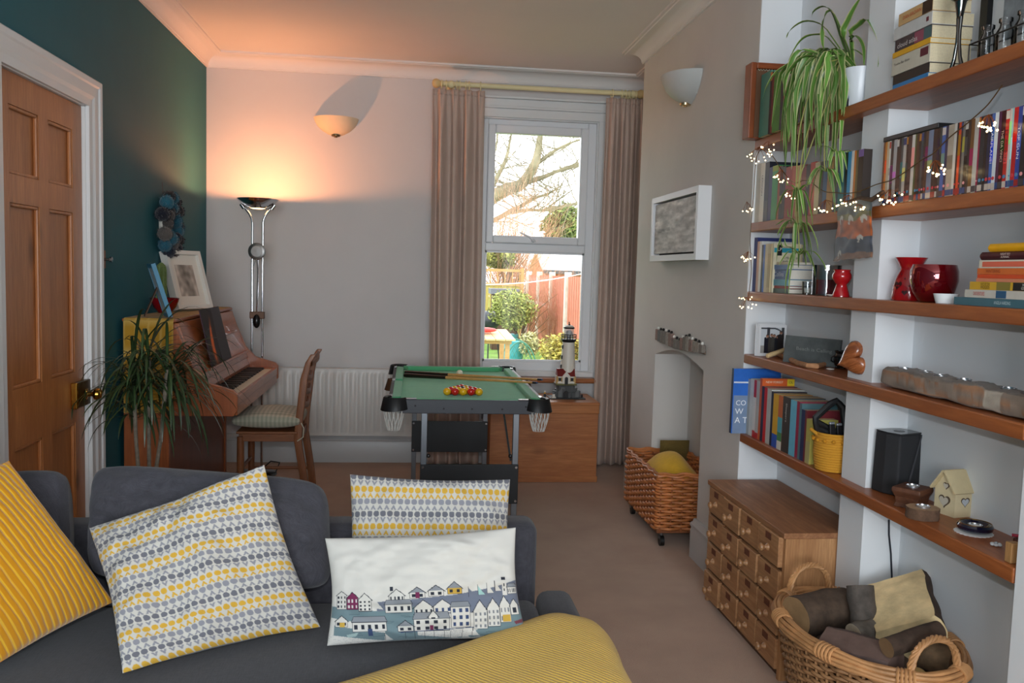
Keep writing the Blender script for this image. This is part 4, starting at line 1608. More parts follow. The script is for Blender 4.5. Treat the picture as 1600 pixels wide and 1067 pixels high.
MB().lathe([(0.034, 0.473), (0.026, 0.482), (0.012, 0.486), (0.0, 0.487)], 24, c=(tw.x, tw.y, 0)).build('lantern_cap', br_w, lt, smooth=True)
MB().lathe([(0.008, 0.486), (0.006, 0.492), (0.002, 0.496), (0.005, 0.500), (0.001, 0.508), (0, 0.514)], 12, c=(tw.x, tw.y, 0)).build('spire', br_b, lt, smooth=True)
b = MB().box(-0.112, -0.084, -0.070, -0.048, 0.006, 0.014).box(-0.106, -0.090, -0.064, -0.052, 0.014, 0.03)
b.build('jetty_hut', br_w, lt)
MB().lathe([(0.006, 0.006), (0.006, 0.026), (0.002, 0.028)], 10, c=(0.1, -0.02, 0)).build('bollard', br_b, lt)
fg = on(849, 618, 2, lz)
t = thing('toy_figure', 'tiny toy brick figure in dark clothes and white cap beside the lighthouse model', 'toy', (0.895, LHY - 0.02, lz))
MB().box(-0.008, 0.008, -0.005, 0.005, 0, 0.014).build('legs', br_b, t)
MB().prism([(-0.009, 0), (0.009, 0), (0.006, 0.014), (-0.006, 0.014)], 0, 0.010, frame((0, 0.005, 0.014), (1, 0, 0), (0, 0, 1), (0, -1, 0))).build('torso', mat((30, 34, 46), 0.35), t)
MB().lathe([(0.005, 0.028), (0.0055, 0.03), (0.0055, 0.037), (0.003, 0.039)], 12).build('head', mat((222, 178, 60), 0.35), t)
MB().lathe([(0.007, 0.038), (0.007, 0.041), (0.005, 0.046), (0, 0.047)], 12).build('cap', br_w, t)
# ================================================================== CHIMNEY BREAST: PAINTING, ORNAMENT, ROLLING BASKET
# ---- seascape canvas in a deep white tray frame
FXP = 1.325
ptl, ptr, pbl, pbr = on(1016, 315, 0, FXP), on(1088, 286, 0, FXP), on(1018, 411, 0, FXP), on(1091, 402, 0, FXP)
py0, py1 = (ptr.y + pbr.y) / 2 - 0.0, (ptl.y + pbl.y) / 2
pz0, pz1 = (pbl.z + pbr.z) / 2, (ptl.z + ptr.z) / 2
pic = thing('painting', 'grey stormy seascape canvas in a deep white tray frame on the chimney breast', 'painting', (CBX, (py0 + py1) / 2, pz0))
pw, ph, dp = py1 - py0, pz1 - pz0, CBX - FXP
fr = mat((224, 224, 226), 0.5)
b = MB()
for y0, y1, z0, z1 in ((-pw / 2, -pw / 2 + 0.03, 0, ph), (pw / 2 - 0.03, pw / 2, 0, ph), (-pw / 2 + 0.03, pw / 2 - 0.03, 0, 0.03), (-pw / 2 + 0.03, pw / 2 - 0.03, ph - 0.03, ph)):
    b.box(-dp, -0.001, y0, y1, z0, z1)
b.build('frame', fr, pic)
MB().box(-0.02, -0.002, -pw / 2 + 0.03, pw / 2 - 0.03, 0.03, ph - 0.03).build('tray', mat((40, 34, 36), 0.7), pic)
b = MB()
NU, NV = 90, 56
cs = []
y0, y1, z0, z1 = -pw / 2 + 0.039, pw / 2 - 0.037, 0.040, ph - 0.040
for j in range(NV + 1):
    for i in range(NU + 1):
        u, v = i / NU, j / NV          # u=0 near end
        s_ = 1 - u
        n1 = noise.fractal(Vector((s_ * 3 + v * 2.2, v * 5 - s_ * 2.0, 3)), 0.8, 2.0, 5)
        n2 = noise.fractal(Vector((s_ * 9, v * 16, 7)), 0.9, 2.0, 4)
        k = 204 + 44 * n1 + 14 * n2
        if v > 0.45:
            k += 26 * max(0, n1)
        else:
            k += 10 * math.sin(v * 60 + 3 * n1)
        if abs(v - 0.47 - 0.03 * n1) < 0.03 and s_ < 0.4:
            k -= 30
        b.v.append((-dp + 0.012 - 0.002 * n2, y0 + (y1 - y0) * u, z0 + (z1 - z0) * v))
        cs.append(L4((k, k * 0.985, k * 0.97)))
b.f = [(j * (NU + 1) + i, (j + 1) * (NU + 1) + i, (j + 1) * (NU + 1) + i + 1, j * (NU + 1) + i + 1) for j in range(NV) for i in range(NU)]
b.c = cs
b.build('canvas', attr_mat(0.75, 0.3, 200, 0, 0.3), pic, smooth=True)
MB().box(-dp + 0.014, -0.02, y0, y1, z0, z1).build('stretcher', mat((120, 116, 112), 0.8), pic)

# ---- row of little wooden figures over the recess
oa, ob = on(1024, 531, 0, CBX - 0.02), on(1097, 552, 0, CBX - 0.02)
orn = thing('driftwood_ornament', 'row of little painted driftwood birds hung above the arched recess', 'ornament', (CBX, (oa.y + ob.y) / 2, (oa.z + ob.z) / 2))
rr = random.Random(9)
ow = (oa.y - ob.y)
nf = 16
prof_top = [0.062, 0.064, 0.066, 0.070, 0.068, 0.066, 0.052, 0.046, 0.044, 0.058, 0.066, 0.072, 0.060, 0.052, 0.050, 0.040]
cols_ = [(120, 112, 104), (136, 110, 100), (104, 104, 102), (150, 142, 132), (118, 98, 90)]
base_bow = lambda u: 0.016 * (1 - math.sin(PI * u)) - 0.004
for k in range(nf):
    u = (k + 0.5) / nf
    y = ow / 2 - ow * u
    w_ = ow / nf * 0.46
    zb_ = base_bow(u) - 0.01
    h = prof_top[k] + rr.uniform(-0.003, 0.003)
    fg = MB().box(-0.022 - rr.uniform(0, 0.004), -0.002, y - w_, y + w_, zb_, zb_ + h).build('figure', mat(cols_[rr.randrange(5)], 0.85, var=0.2, vscale=80), orn, bevel=0.003)
    MB().lathe([(0.006, 0), (0.008, 0.006), (0.005, 0.013), (0, 0.014)], 8, c=(-0.012, y, zb_ + h)).build('head', mat((30, 28, 28) if k % 3 else (226, 222, 214), 0.7), fg)
MB().box(-0.006, -0.0015, -ow / 2, ow / 2, -0.006, 0.010).build('back_strip', mat((120, 104, 90), 0.9), orn)

# ---- rectangular wicker trolley on castors
wick = mat((188, 116, 66), 0.45, var=0.28, vscale=18)
wick2 = mat((150, 84, 44), 0.55, var=0.28, vscale=18)


def wicker_wall(path_fn, nseg, z0, z1, rows, r, amp, stakes, phase0=0.0, zfun=None):
    """woven rods: each row passes in and out of the stakes"""
    b = MB()
    for k in range(rows):
        pts = []
        for i in range(nseg):
            s_ = i / nseg
            p, nr = path_fn(s_, (k + 0.5) / rows)
            ph = PI * (s_ * stakes + k + phase0)
            zz_ = z0 + (z1 - z0) * (k + 0.5) / rows
            if zfun:
                zz_ = zfun(s_, (k + 0.5) / rows)
            pts.append(Vector((p[0], p[1], zz_ + 0.0012 * math.sin(7 * ph))) + Vector((nr[0], nr[1], 0)) * amp * math.sin(ph))
        b.tube(pts, r, 5, closed=True)
    return b


BKX0, BKX1, BKY0, BKY1 = 1.242, 1.575, 4.09, 4.715


def rrect(x0, x1, y0, y1, rad):
    per = []
    segs = 10
    for cx, cy, a0 in ((x1 - rad, y1 - rad, 0), (x0 + rad, y1 - rad, PI / 2), (x0 + rad, y0 + rad, PI), (x1 - rad, y0 + rad, 3 * PI / 2)):
        for i in range(segs + 1):
            a = a0 + PI / 2 * i / segs
            per.append((cx + rad * math.cos(a), cy + rad * math.sin(a), math.cos(a), math.sin(a)))
    L_ = [0]
    for i in range(len(per)):
        q_ = per[(i + 1) % len(per)]
        L_.append(L_[-1] + math.hypot(q_[0] - per[i][0], q_[1] - per[i][1]))

    def f(s_, v=0):
        d = (s_ % 1.0) * L_[-1]
        lo, hi = 0, len(per)
        while hi - lo > 1:
            m_ = (lo + hi) // 2
            if L_[m_] <= d:
                lo = m_
            else:
                hi = m_
        q_, r_ = per[lo], per[(lo + 1) % len(per)]
        t_ = (d - L_[lo]) / max(1e-9, L_[lo + 1] - L_[lo])
        return ((q_[0] + (r_[0] - q_[0]) * t_, q_[1] + (r_[1] - q_[1]) * t_), (q_[2] + (r_[2] - q_[2]) * t_, q_[3] + (r_[3] - q_[3]) * t_))
    return f


bk = thing('wicker_trolley', 'rectangular brown wicker basket on black castors in the arched recess', 'basket', ((BKX0 + BKX1) / 2, (BKY0 + BKY1) / 2, 0))
hx_, hy_ = (BKX1 - BKX0) / 2, (BKY1 - BKY0) / 2
pf = rrect(-hx_, hx_, -hy_, hy_, 0.02)
RIMZ = 0.352


def dip(s_, v):
    p, _ = pf(s_)
    d = 0.0
    return 0.085 + (RIMZ - d - 0.085) * v


stuff(wicker_wall(pf, 240, 0.085, RIMZ, 18, 0.0088, 0.009, 34, zfun=dip).build('woven_wall', wick, bk, smooth=True, auto=80))
b = MB()
for k in range(34):
    p, nr = pf((k + 0.5) / 34)
    b.cyl((p[0], p[1], 0.075), (p[0], p[1], RIMZ + 0.01), 0.0045, n=6)
stuff(b.build('stakes', wick2, bk))
b = MB()
for off, dz in ((0.006, 0.0), (-0.006, 0.0), (0.0, 0.010)):
    b.tube([Vector((pf(i / 120)[0][0] + pf(i / 120)[1][0] * (off + 0.004 * math.sin(i * 0.9 + off * 600)), pf(i / 120)[0][1] + pf(i / 120)[1][1] * (off + 0.004 * math.sin(i * 0.9 + off * 600)), RIMZ + 0.008 + dz + 0.004 * math.cos(i * 0.9))) for i in range(120)], 0.007, 6, closed=True)
b.build('rim', wick, bk, smooth=True)
MB().box(-hx_ + 0.004, hx_ - 0.004, -hy_ + 0.004, hy_ - 0.004, 0.070, 0.088).build('base_board', wood((150, 92, 52), (120, 66, 34), 'y', 1), bk)
for sx in (-1, 1):
    for sy in (-1, 1):
        x, y = sx * (hx_ - 0.035), sy * (hy_ - 0.03)
        b = MB().lathe([(0.008, 0.045), (0.008, 0.07)], 10, c=(x, y, 0)).box(x - 0.013, x + 0.013, y - 0.012, y + 0.012, 0.036, 0.05)
        cs_ = b.build('castor', mat((120, 120, 122), 0.35, 0.8), bk)
        MB().cyl((x - 0.010, y - 0.008, 0.026), (x + 0.010, y - 0.008, 0.026), 0.026, n=20).build('wheel', mat((18, 18, 18), 0.45), cs_, smooth=True)
# inside: folded mustard blanket, olive cushion, pale box
b = MB()
nu_, nv_ = 40, 44


def blanket(u, v):
    x = -hx_ + 0.02 + (2 * hx_ - 0.04) * u
    y = -hy_ + 0.02 + (2 * hy_ - 0.05) * v
    e = (math.sin(PI * u) ** 0.35) * (math.sin(PI * min(1, max(0, v))) ** 0.35)
    z = 0.20 + 0.18 * e + 0.062 * math.exp(-((u - 0.40) / 0.38) ** 2 - ((v - 0.55) / 0.3) ** 2) + 0.010 * noise.noise(Vector((u * 4, v * 4, 5))) - 0.04 * v
    return (x, y, z)


b.sheet(blanket, nu_, nv_)
t = tag(b.build('folded_blanket', weave((216, 170, 50), 600, 0.95, 0.4, 0.1, 20), smooth=True, auto=80, solid=0.006), 'mustard yellow blanket bundled in the wicker trolley', 'blanket', loc=bk.location)
t = thing('olive_cushion', 'olive brown cushion standing up behind the mustard blanket in the wicker trolley', 'cushion', (bk.location.x + 0.09, bk.location.y + 0.235, 0.235))
b = MB()
b.sheet(lambda u, v: (-0.09 + 0.17 * u, -0.03 * (math.sin(PI * u) * math.sin(PI * v)) ** 0.4, 0.20 * v), 14, 14)
b.sheet(lambda u, v: (0.08 - 0.17 * u, 0.03 * (math.sin(PI * u) * math.sin(PI * v)) ** 0.4, 0.20 * v), 14, 14)
b.build('cushion_cover', weave((104, 86, 44), 600), t, smooth=True, auto=80)

# ================================================================== MULTI-DRAWER CHEST
KX0, KX1, KY0, KY1, KZ = 1.252, 1.553, 2.672, 3.405, 0.512
old_y = wood((194, 146, 102), (158, 108, 68), 'y', 1.0, 0.55, knots=0.6, contrast=1.2)
old_z = wood((200, 150, 102), (164, 112, 70), 'z', 1.2, 0.55, knots=1.0, contrast=1.2)
old_dk = wood((110, 74, 48), (76, 48, 30), 'y', 1.0, 0.7)
mc = thing('drawer_chest', 'low pine chest of sixteen small drawers under the shelves', 'chest of drawers', (KX0, KY0, 0))
kw_, kd_ = KY1 - KY0, KX1 - KX0
for y0 in (0, kw_ - 0.018):
    MB().box(0.006, kd_, y0, y0 + 0.018, 0, KZ - 0.02).build('side', old_z, mc)
MB().box(-0.004, kd_, -0.006, kw_ + 0.006, KZ - 0.02, KZ).build('top', wood((176, 124, 84), (136, 88, 56), 'y', 1.0, 0.5, knots=0.5, contrast=1.2), mc, bevel=0.003)
MB().box(0.02, kd_ - 0.01, 0.018, kw_ - 0.018, 0.0, 0.03).build('plinth', old_dk, mc)
MB().box(kd_ - 0.012, kd_, 0.018, kw_ - 0.018, 0.03, KZ - 0.02).build('back', old_dk, mc)
dw = (kw_ - 0.036 - 3 * 0.010) / 4
dh = (KZ - 0.02 - 0.03 - 3 * 0.010) / 4
for k in range(3):
    MB().box(0.006, kd_ - 0.012, 0.018 + (k + 1) * dw + k * 0.01, 0.018 + (k + 1) * (dw + 0.01), 0.03, KZ - 0.02).build('divider', old_dk, mc)
    MB().box(0.006, kd_ - 0.012, 0.018, kw_ - 0.018, 0.03 + (k + 1) * dh + k * 0.01, 0.03 + (k + 1) * (dh + 0.01)).build('divider', old_dk, mc)
knob_b = MB().lathe([(0.013, 0), (0.0125, 0.003), (0.007, 0.008), (0.006, 0.013), (0.011, 0.018), (0.0145, 0.024), (0.012, 0.030), (0.006, 0.033), (0, 0.034)], 16, mx=RY(-PI / 2))
rr = random.Random(3)
knob_mesh = None
for i in range(4):
    for j in range(4):
        y0 = 0.018 + i * (dw + 0.01) + 0.002
        z0 = 0.03 + j * (dh + 0.01) + 0.002
        pull = rr.choice((0.001, 0.003, 0.006, 0.010))
        d = MB().box(-pull, 0.24, y0, y0 + dw - 0.004, z0, z0 + dh - 0.004).build('drawer', old_y, mc, bevel=0.002)
        if knob_mesh is None:
            kb = knob_b.build('knob', wood((186, 140, 98), (150, 104, 66), 'x', 3, 0.4), d, smooth=True)
            knob_mesh = kb
            kb.location = (-pull, y0 + dw / 2, z0 + dh * 0.42)
        else:
            share(knob_mesh, 'knob', d, T(-pull, y0 + dw / 2, z0 + dh * 0.42))
        MB().box(-pull - 0.0006, -pull + 0.001, y0 + dw * 0.36, y0 + dw * 0.64, z0 + dh * 0.68, z0 + dh * 0.90).build('label_mark', mat((104, 56, 34), 0.8, var=0.25, vscale=60), d)

# ================================================================== LOG BASKET AND LOGS
LBX, LBY, LBZ = 1.325, 2.275, 0.345
rimc = thing('log_basket', 'large oval willow log basket with looped handles on the carpet', 'basket', (LBX, LBY, 0))
rota = math.radians(7)
SA, SB = 0.300, 0.205            # along y, along x (at the rim)


def oval(s_, v):
    a = 2 * PI * s_
    k = 0.70 + 0.30 * (v ** 0.8)
    x, y = SB * k * math.cos(a), SA * k * math.sin(a)
    nx, ny = math.cos(a) / SB, math.sin(a) / SA
    l_ = math.hypot(nx, ny)
    c_, s2 = math.cos(rota), math.sin(rota)
    return ((x * c_ - y * s2, x * s2 + y * c_), ((nx * c_ - ny * s2) / l_, (nx * s2 + ny * c_) / l_))


wl = mat((184, 134, 88), 0.5, var=0.25, vscale=16)
wl_d = mat((146, 106, 70), 0.6, var=0.3, vscale=20)
stuff(wicker_wall(oval, 200, 0.02, LBZ - 0.02, 26, 0.0058, 0.006, 46).build('woven_wall', wl_d, rimc, smooth=True, auto=80))
b = MB()
for k in range(46):
    pts = []
    for v in (0.0, 0.4, 0.8, 1.0):
        p, nr = oval((k + 0.5) / 46, v)
        pts.append((p[0], p[1], 0.01 + (LBZ - 0.015) * v))
    b.tube(pts, 0.005, 6)
stuff(b.build('stakes', wl_d, rimc))
b = MB()
b.add([(oval(i / 48, 0.0)[0][0] * 0.985, oval(i / 48, 0.0)[0][1] * 0.985, 0.014) for i in range(48)], [tuple(range(48))])
b.build('base', wl_d, rimc)
for k, (off, dz) in enumerate(((0.018, -0.014), (0.021, -0.003), (0.016, 0.008), (0.005, 0.014), (-0.006, 0.010), (-0.010, 0.0))):
    b = MB()
    b.tube([Vector((oval(i / 90, 1)[0][0] + oval(i / 90, 1)[1][0] * off, oval(i / 90, 1)[0][1] + oval(i / 90, 1)[1][1] * off, LBZ + dz + 0.0015 * math.sin(i * 0.7 + k))) for i in range(90)], 0.0062, 7, closed=True)
    b.build('rim_rod', wl, rimc, smooth=True)
for k in range(8):
    s_ = k / 8 + 0.06
    b = MB()
    for q_ in (-2, -1, 0, 1, 2):
        p, nr = oval(s_ + q_ * 0.0062, 1)
        pts = []
        for i in range(16):
            a = 2 * PI * i / 16
            o_ = 0.006 + 0.023 * math.cos(a)
            pts.append((p[0] + nr[0] * o_, p[1] + nr[1] * o_, LBZ + 0.0 + 0.021 * math.sin(a)))
        b.tube(pts, 0.0040, 5, closed=True)
    b.build('wrap', wl, rimc, smooth=True)
for s_ in (0.25, 0.75):
    b = MB()
    (p0x, p0y), _ = oval(s_ - 0.056, 1)
    (p1x, p1y), nr = oval(s_ + 0.056, 1)
    for q_ in range(4):
        pts = []
        for i in range(27):
            t_ = i / 26
            a = PI * t_
            mx_, my_ = (p0x + p1x) / 2, (p0y + p1y) / 2
            x = mx_ + (p0x - p1x) / 2 * math.cos(a) * 1.0
            y = my_ + (p0y - p1y) / 2 * math.cos(a) * 1.0
            z = LBZ + 0.0 + 0.098 * math.sin(a) ** 0.75
            tw_ = 2 * PI * (t_ * 4 + q_ / 4)
            ra_ = 0.006 * math.sin(tw_)
            pts.append((x + nr[0] * 0.006 * math.cos(tw_) + (mx_ - x) * ra_ * 9, y + nr[1] * 0.006 * math.cos(tw_) + (my_ - y) * ra_ * 9, z + ra_ * math.sin(a)))
        b.tube(pts, 0.0055, 6)
    b.build('handle', wl, rimc, smooth=True)


# logs: each its own bark and cut faces
def log(label, a, c_, r, seed, split=0.0, bark=(74, 58, 48), cut=(196, 160, 104), flat_dir=None, cat='log'):
    """log from a to c_; split 0 = round, >0 = cleft with a flat pale face towards flat_dir"""
    a, c_ = Vector(a), Vector(c_)
    t = thing('log', label, cat, (a + c_) / 2, group='logs in the willow basket')
    d = (c_ - a)
    L_ = d.length
    u = d.normalized()
    fd = Vector(flat_dir).normalized() if flat_dir is not None else u.orthogonal().normalized()
    fd = (fd - u * fd.dot(u)).normalized()
    sd = u.cross(fd)
    n_, m_ = 28, 14
    vs, fid = [], []
    for i in range(m_ + 1):
        s_ = i / m_ - 0.5
        for j in range(n_):
            an = 2 * PI * j / n_
            e = fd * math.cos(an) + sd * math.sin(an)
            rr_ = r * (1 + 0.10 * noise.noise(Vector((math.cos(an) * 1.2 + seed, math.sin(an) * 1.2, s_ * 3))) + 0.03 * noise.noise(Vector((math.cos(an) * 6 + seed, math.sin(an) * 6, s_ * 9))))
            p = e * rr_
            if split:
                lim = r * (1 - split)
                k_ = p.dot(fd)
                if k_ > lim:
                    p = p - fd * (k_ - lim - 0.004 * noise.noise(Vector((j * 0.7, s_ * 8, seed))))
            vs.append(u * (L_ * s_) + p)
    fb, fc = [], []
    for i in range(m_):
        for j in range(n_):
            f_ = (i * n_ + j, i * n_ + (j + 1) % n_, (i + 1) * n_ + (j + 1) % n_, (i + 1) * n_ + j)
            an = 2 * PI * (j + 0.5) / n_
            if split and math.cos(an) > (1 - split) * 1.02:
                fc.append(f_)
            else:
                fb.append(f_)
    fc.append(tuple(range(n_ - 1, -1, -1)))
    fc.append(tuple(m_ * n_ + j for j in range(n_)))
    b1, b2 = MB(), MB()
    b1.add(vs, fb)
    b2.add(vs, fc)
    b1.build('bark', mat(bark, 0.9, var=0.35, vscale=28, bump=0.9, bscale=70), t, smooth=True, auto=60, weld=True)
    b2.build('cut_wood', mat(cut, 0.8, var=0.25, vscale=14, bump=0.4, bscale=90), t, smooth=True, auto=40)
    return t


for k in range(2):
    log('short brown log in the third layer of the basket, ' + ['room side', 'wall side'][k], (LBX - 0.05 + 0.1 * k, LBY - 0.17, 0.265), (LBX - 0.05 + 0.1 * k, LBY + 0.16, 0.265), 0.048, 60 + k)


def lp_(px, py, z):
    return on(px, py, 2, z)


def lseg(pa, pb, za, zb_):
    return lp_(*pa, za), lp_(*pb, zb_)


# bed of hidden logs the visible ones rest on
for k, (x, y0, y1) in enumerate(((-0.075, -0.15, 0.15), (0.0, -0.17, 0.17), (0.075, -0.15, 0.15))):
    log('round grey-brown log at the bottom of the basket, ' + ['room side', 'middle', 'wall side'][k], (LBX + x, LBY + y0, 0.06), (LBX + x, LBY + y1, 0.06), 0.035, 30 + k)
for k, (x, y0, y1) in enumerate(((-0.055, -0.17, 0.16), (0.06, -0.17, 0.17))):
    log('round grey-brown log in the second layer of the basket, ' + ['room side', 'wall side'][k], (LBX + x, LBY + y0, 0.16), (LBX + x, LBY + y1, 0.16), 0.055, 40 + k)
a, c_ = lseg((1243, 965), (1322, 948), 0.345, 0.355)
log('thick brown round log with a broken knot lying beside the far handle', a, c_, 0.062, 1, bark=(78, 62, 50), cut=(150, 118, 82))
a, c_ = lseg((1352, 985), (1343, 915), 0.34, 0.455)
log('dark narrow grey-barked log standing up against the cleft log', a, c_, 0.038, 2, bark=(84, 76, 70), cut=(86, 62, 48))
pc = on(1415, 950, 2, 0.415)
log('big cleft log with a pale yellow split face on top of the basket', Vector((pc.x - 0.035, pc.y - 0.085, 0.375)), Vector((pc.x + 0.045, pc.y + 0.115, 0.435)), 0.092, 3, split=0.62, bark=(70, 52, 42), cut=(226, 200, 152), flat_dir=(-0.72, -0.62, 0.62))
a, c_ = lseg((1385, 1012), (1466, 985), 0.40, 0.425)
log('slim dark stick log lying across the near end of the cleft log', a, c_, 0.026, 4, bark=(66, 50, 40), cut=(120, 92, 64))
a, c_ = lseg((1288, 1010), (1400, 1040), 0.325, 0.34)
log('purplish brown cleft log lying along the front rim of the basket', a, c_, 0.058, 5, split=0.3, bark=(82, 66, 62), cut=(104, 82, 74), flat_dir=(-0.3, -0.3, 1))
a, c_ = lseg((1335, 995), (1362, 985), 0.34, 0.35)
log('small bark chunk wedged between the round logs', a, c_, 0.036, 6, bark=(92, 84, 76), cut=(168, 150, 128))
a, c_ = lseg((1440, 1020), (1490, 1035), 0.33, 0.33)
log('brown log half hidden behind the near handle', a, c_, 0.045, 7, bark=(96, 74, 52), cut=(130, 98, 66))

# ================================================================== SHELF BOARDS
shelf_w = wood((176, 102, 54), (140, 74, 34), 'y', 0.8, 0.42, knots=0.5, coat=0.15)
SH = {1: 1.918, 2: 1.583, 3: 1.301, 4: 1.041, 5: 0.7075}
SHN = {1: 'topmost', 2: 'second', 3: 'third', 4: 'fourth', 5: 'lowest'}
for k, z in SH.items():
    sx0 = CBX - 0.004
    y0 = NEARY + 0.006
    y1 = CBN - 0.012
    e = 0.0015
    poly = [(sx0, y0), (AX - e, y0), (AX - e, PIY0 - e), (PIX - e, PIY0 - e), (PIX - e, PIY1 + e), (AX - e, PIY1 + e), (AX - e, y1), (sx0, y1)]
    o = MB().prism(poly, -0.038, 0.0).build('wall_shelf', shelf_w, bevel=0.004)
    tag(o, '%s of the long orange-brown wooden shelves running past the white pier' % SHN[k], 'shelf', 'alcove shelf boards', (0, 0, z))
# ================================================================== BOOKS, DISCS AND ORNAMENTS ON THE SHELVES
paper = mat((214, 200, 168), 0.9, var=0.08, vscale=200)
paper_w = mat((222, 216, 204), 0.9, var=0.05, vscale=200)
LEFT_UP = ((0, 0, -1), (0, -1, 0))       # spine lettering running downwards
FLAT = ((0, -1, 0), (0, 0, 1))           # lettering on a spine lying flat
FRONT = ((1, 0, 0), (0, 0, 1))           # lettering facing the room's front


def ordinal(n):
    names = ['first', 'second', 'third', 'fourth', 'fifth', 'sixth', 'seventh', 'eighth', 'ninth', 'tenth', 'eleventh', 'twelfth']
    if n <= 12:
        return names[n - 1]
    suf = 'th' if 10 <= n % 100 <= 20 else {1: 'st', 2: 'nd', 3: 'rd'}.get(n % 10, 'th')
    return '%d%s' % (n, suf)


def vbook(label, loc, th, h, depth, rgb, group, cat='book', bands=(), title=None, hard=True, name='book', pages=None, gloss=0.45, lean=0.0):
    """upright book; local x into the shelf, y thickness (towards the far end), z up"""
    c = 0.0018 if th > 0.008 else th * 0.2
    b = MB().box(0, c, 0, th, 0, h).box(c, depth, 0, c, 0, h).box(c, depth, th - c, th, 0, h)
    o = b.build(name, mat(rgb, gloss, var=0.06, vscale=30))
    tag(o, label, cat, group, loc)
    if lean:
        o.rotation_euler = (lean, 0, 0)
    g = 0.003 if hard else 0.0006
    MB().box(c, depth - g, c, th - c, g * 0.5, h - g).build('pages', pages or paper, o)
    for z0, z1, col in bands:
        MB().box(-0.0004, 0.0006, 0.0002, th - 0.0002, h * z0, h * z1).build('spine_band', mat(col, gloss), o)
    if title:
        body, col, zc_, ln, sz = title
        text(body, o, (-0.0006, th / 2, h * zc_), *LEFT_UP, sz, mat(col, 0.5), fit=ln)
    return o


def hbook(label, loc, ln, wd, th, rgb, group, bands=(), titles=(), rz=0.0, pages=None, hard=False, gloss=0.4, round_spine=False, name='book'):
    """book lying flat, spine facing the room (-x); local y runs to the far end, x into the shelf"""
    c = 0.0016
    b = MB()
    if round_spine:
        n_ = 8
        poly = [(th * 0.28 * (1 - math.sin(PI * i / n_)), th * i / n_) for i in range(n_ + 1)]
        b.prism([(0.012, 0)] + poly[::1][1:-1] + [(0.012, th)] if False else [(wd * 0.08, 0), (wd * 0.08, th)] + [(th * 0.30 * (1 - math.sin(PI * (1 - i / n_))), th * (1 - i / n_)) for i in range(n_ + 1)], 0, ln,
                frame((0, ln, 0), (1, 0, 0), (0, 0, 1), (0, -1, 0)))
        b.box(wd * 0.08, wd, 0, ln, 0, c).box(wd * 0.08, wd, 0, ln, th - c, th)
        o = b.build(name, mat(rgb, gloss, var=0.05, vscale=30), recalc=True)
    else:
        b.box(0, c, 0, ln, 0, th).box(c, wd, 0, ln, 0, c).box(c, wd, 0, ln, th - c, th)
        o = b.build(name, mat(rgb, gloss, var=0.05, vscale=30))
    tag(o, label, 'book', group, loc, rz)
    g = 0.003 if hard else 0.0006
    x0 = wd * 0.08 if round_spine else c
    MB().box(x0, wd - g, g, ln - g, c, th - c).build('pages', pages or paper, o)
    for y0, y1, z0, z1, col in bands:      # fractions measured from the near end of the spine? 0 = far end
        MB().box(-0.0004, 0.0006, ln * (1 - y1), ln * (1 - y0), th * z0, th * z1).build('spine_band', mat(col, gloss), o)
    for body, col, yc, zc_, w_, sz in titles:
        text(body, o, (-0.0006, ln * (1 - yc), th * zc_), *FLAT, sz, mat(col, 0.5), fit=w_)
    return o


def row(items, xs, z, pyref, depth, anchor, group, name='book', cat='book', hard=True, fixed_h=None):
    for k, it in enumerate(items):
        p0, p1, tp, rgb, desc = it[:5]
        op = dict(it[5]) if len(it) > 5 else {}
        x = xs + op.pop('dx', 0.0)
        ya, yb = on(p0, pyref, 0, x).y, on(p1, pyref, 0, x).y
        h = fixed_h or (on((p0 + p1) / 2, tp, 0, x).z - z)
        if 'hh' in op:
            h = op.pop('hh')
        op.setdefault('hard', hard)
        dd = op.pop('depth', depth)
        vbook('%s, %s from the %s' % (desc, ordinal(k + 1), anchor), (x, yb + 0.0004, z + 0.0004), ya - yb - 0.0008, h, dd, rgb, group, cat, name=name, **op)


# ---- second shelf, far alcove
def za(v):
    return 1150 + v / 4.848


def yb_(v):
    return 200 + v / 4.848


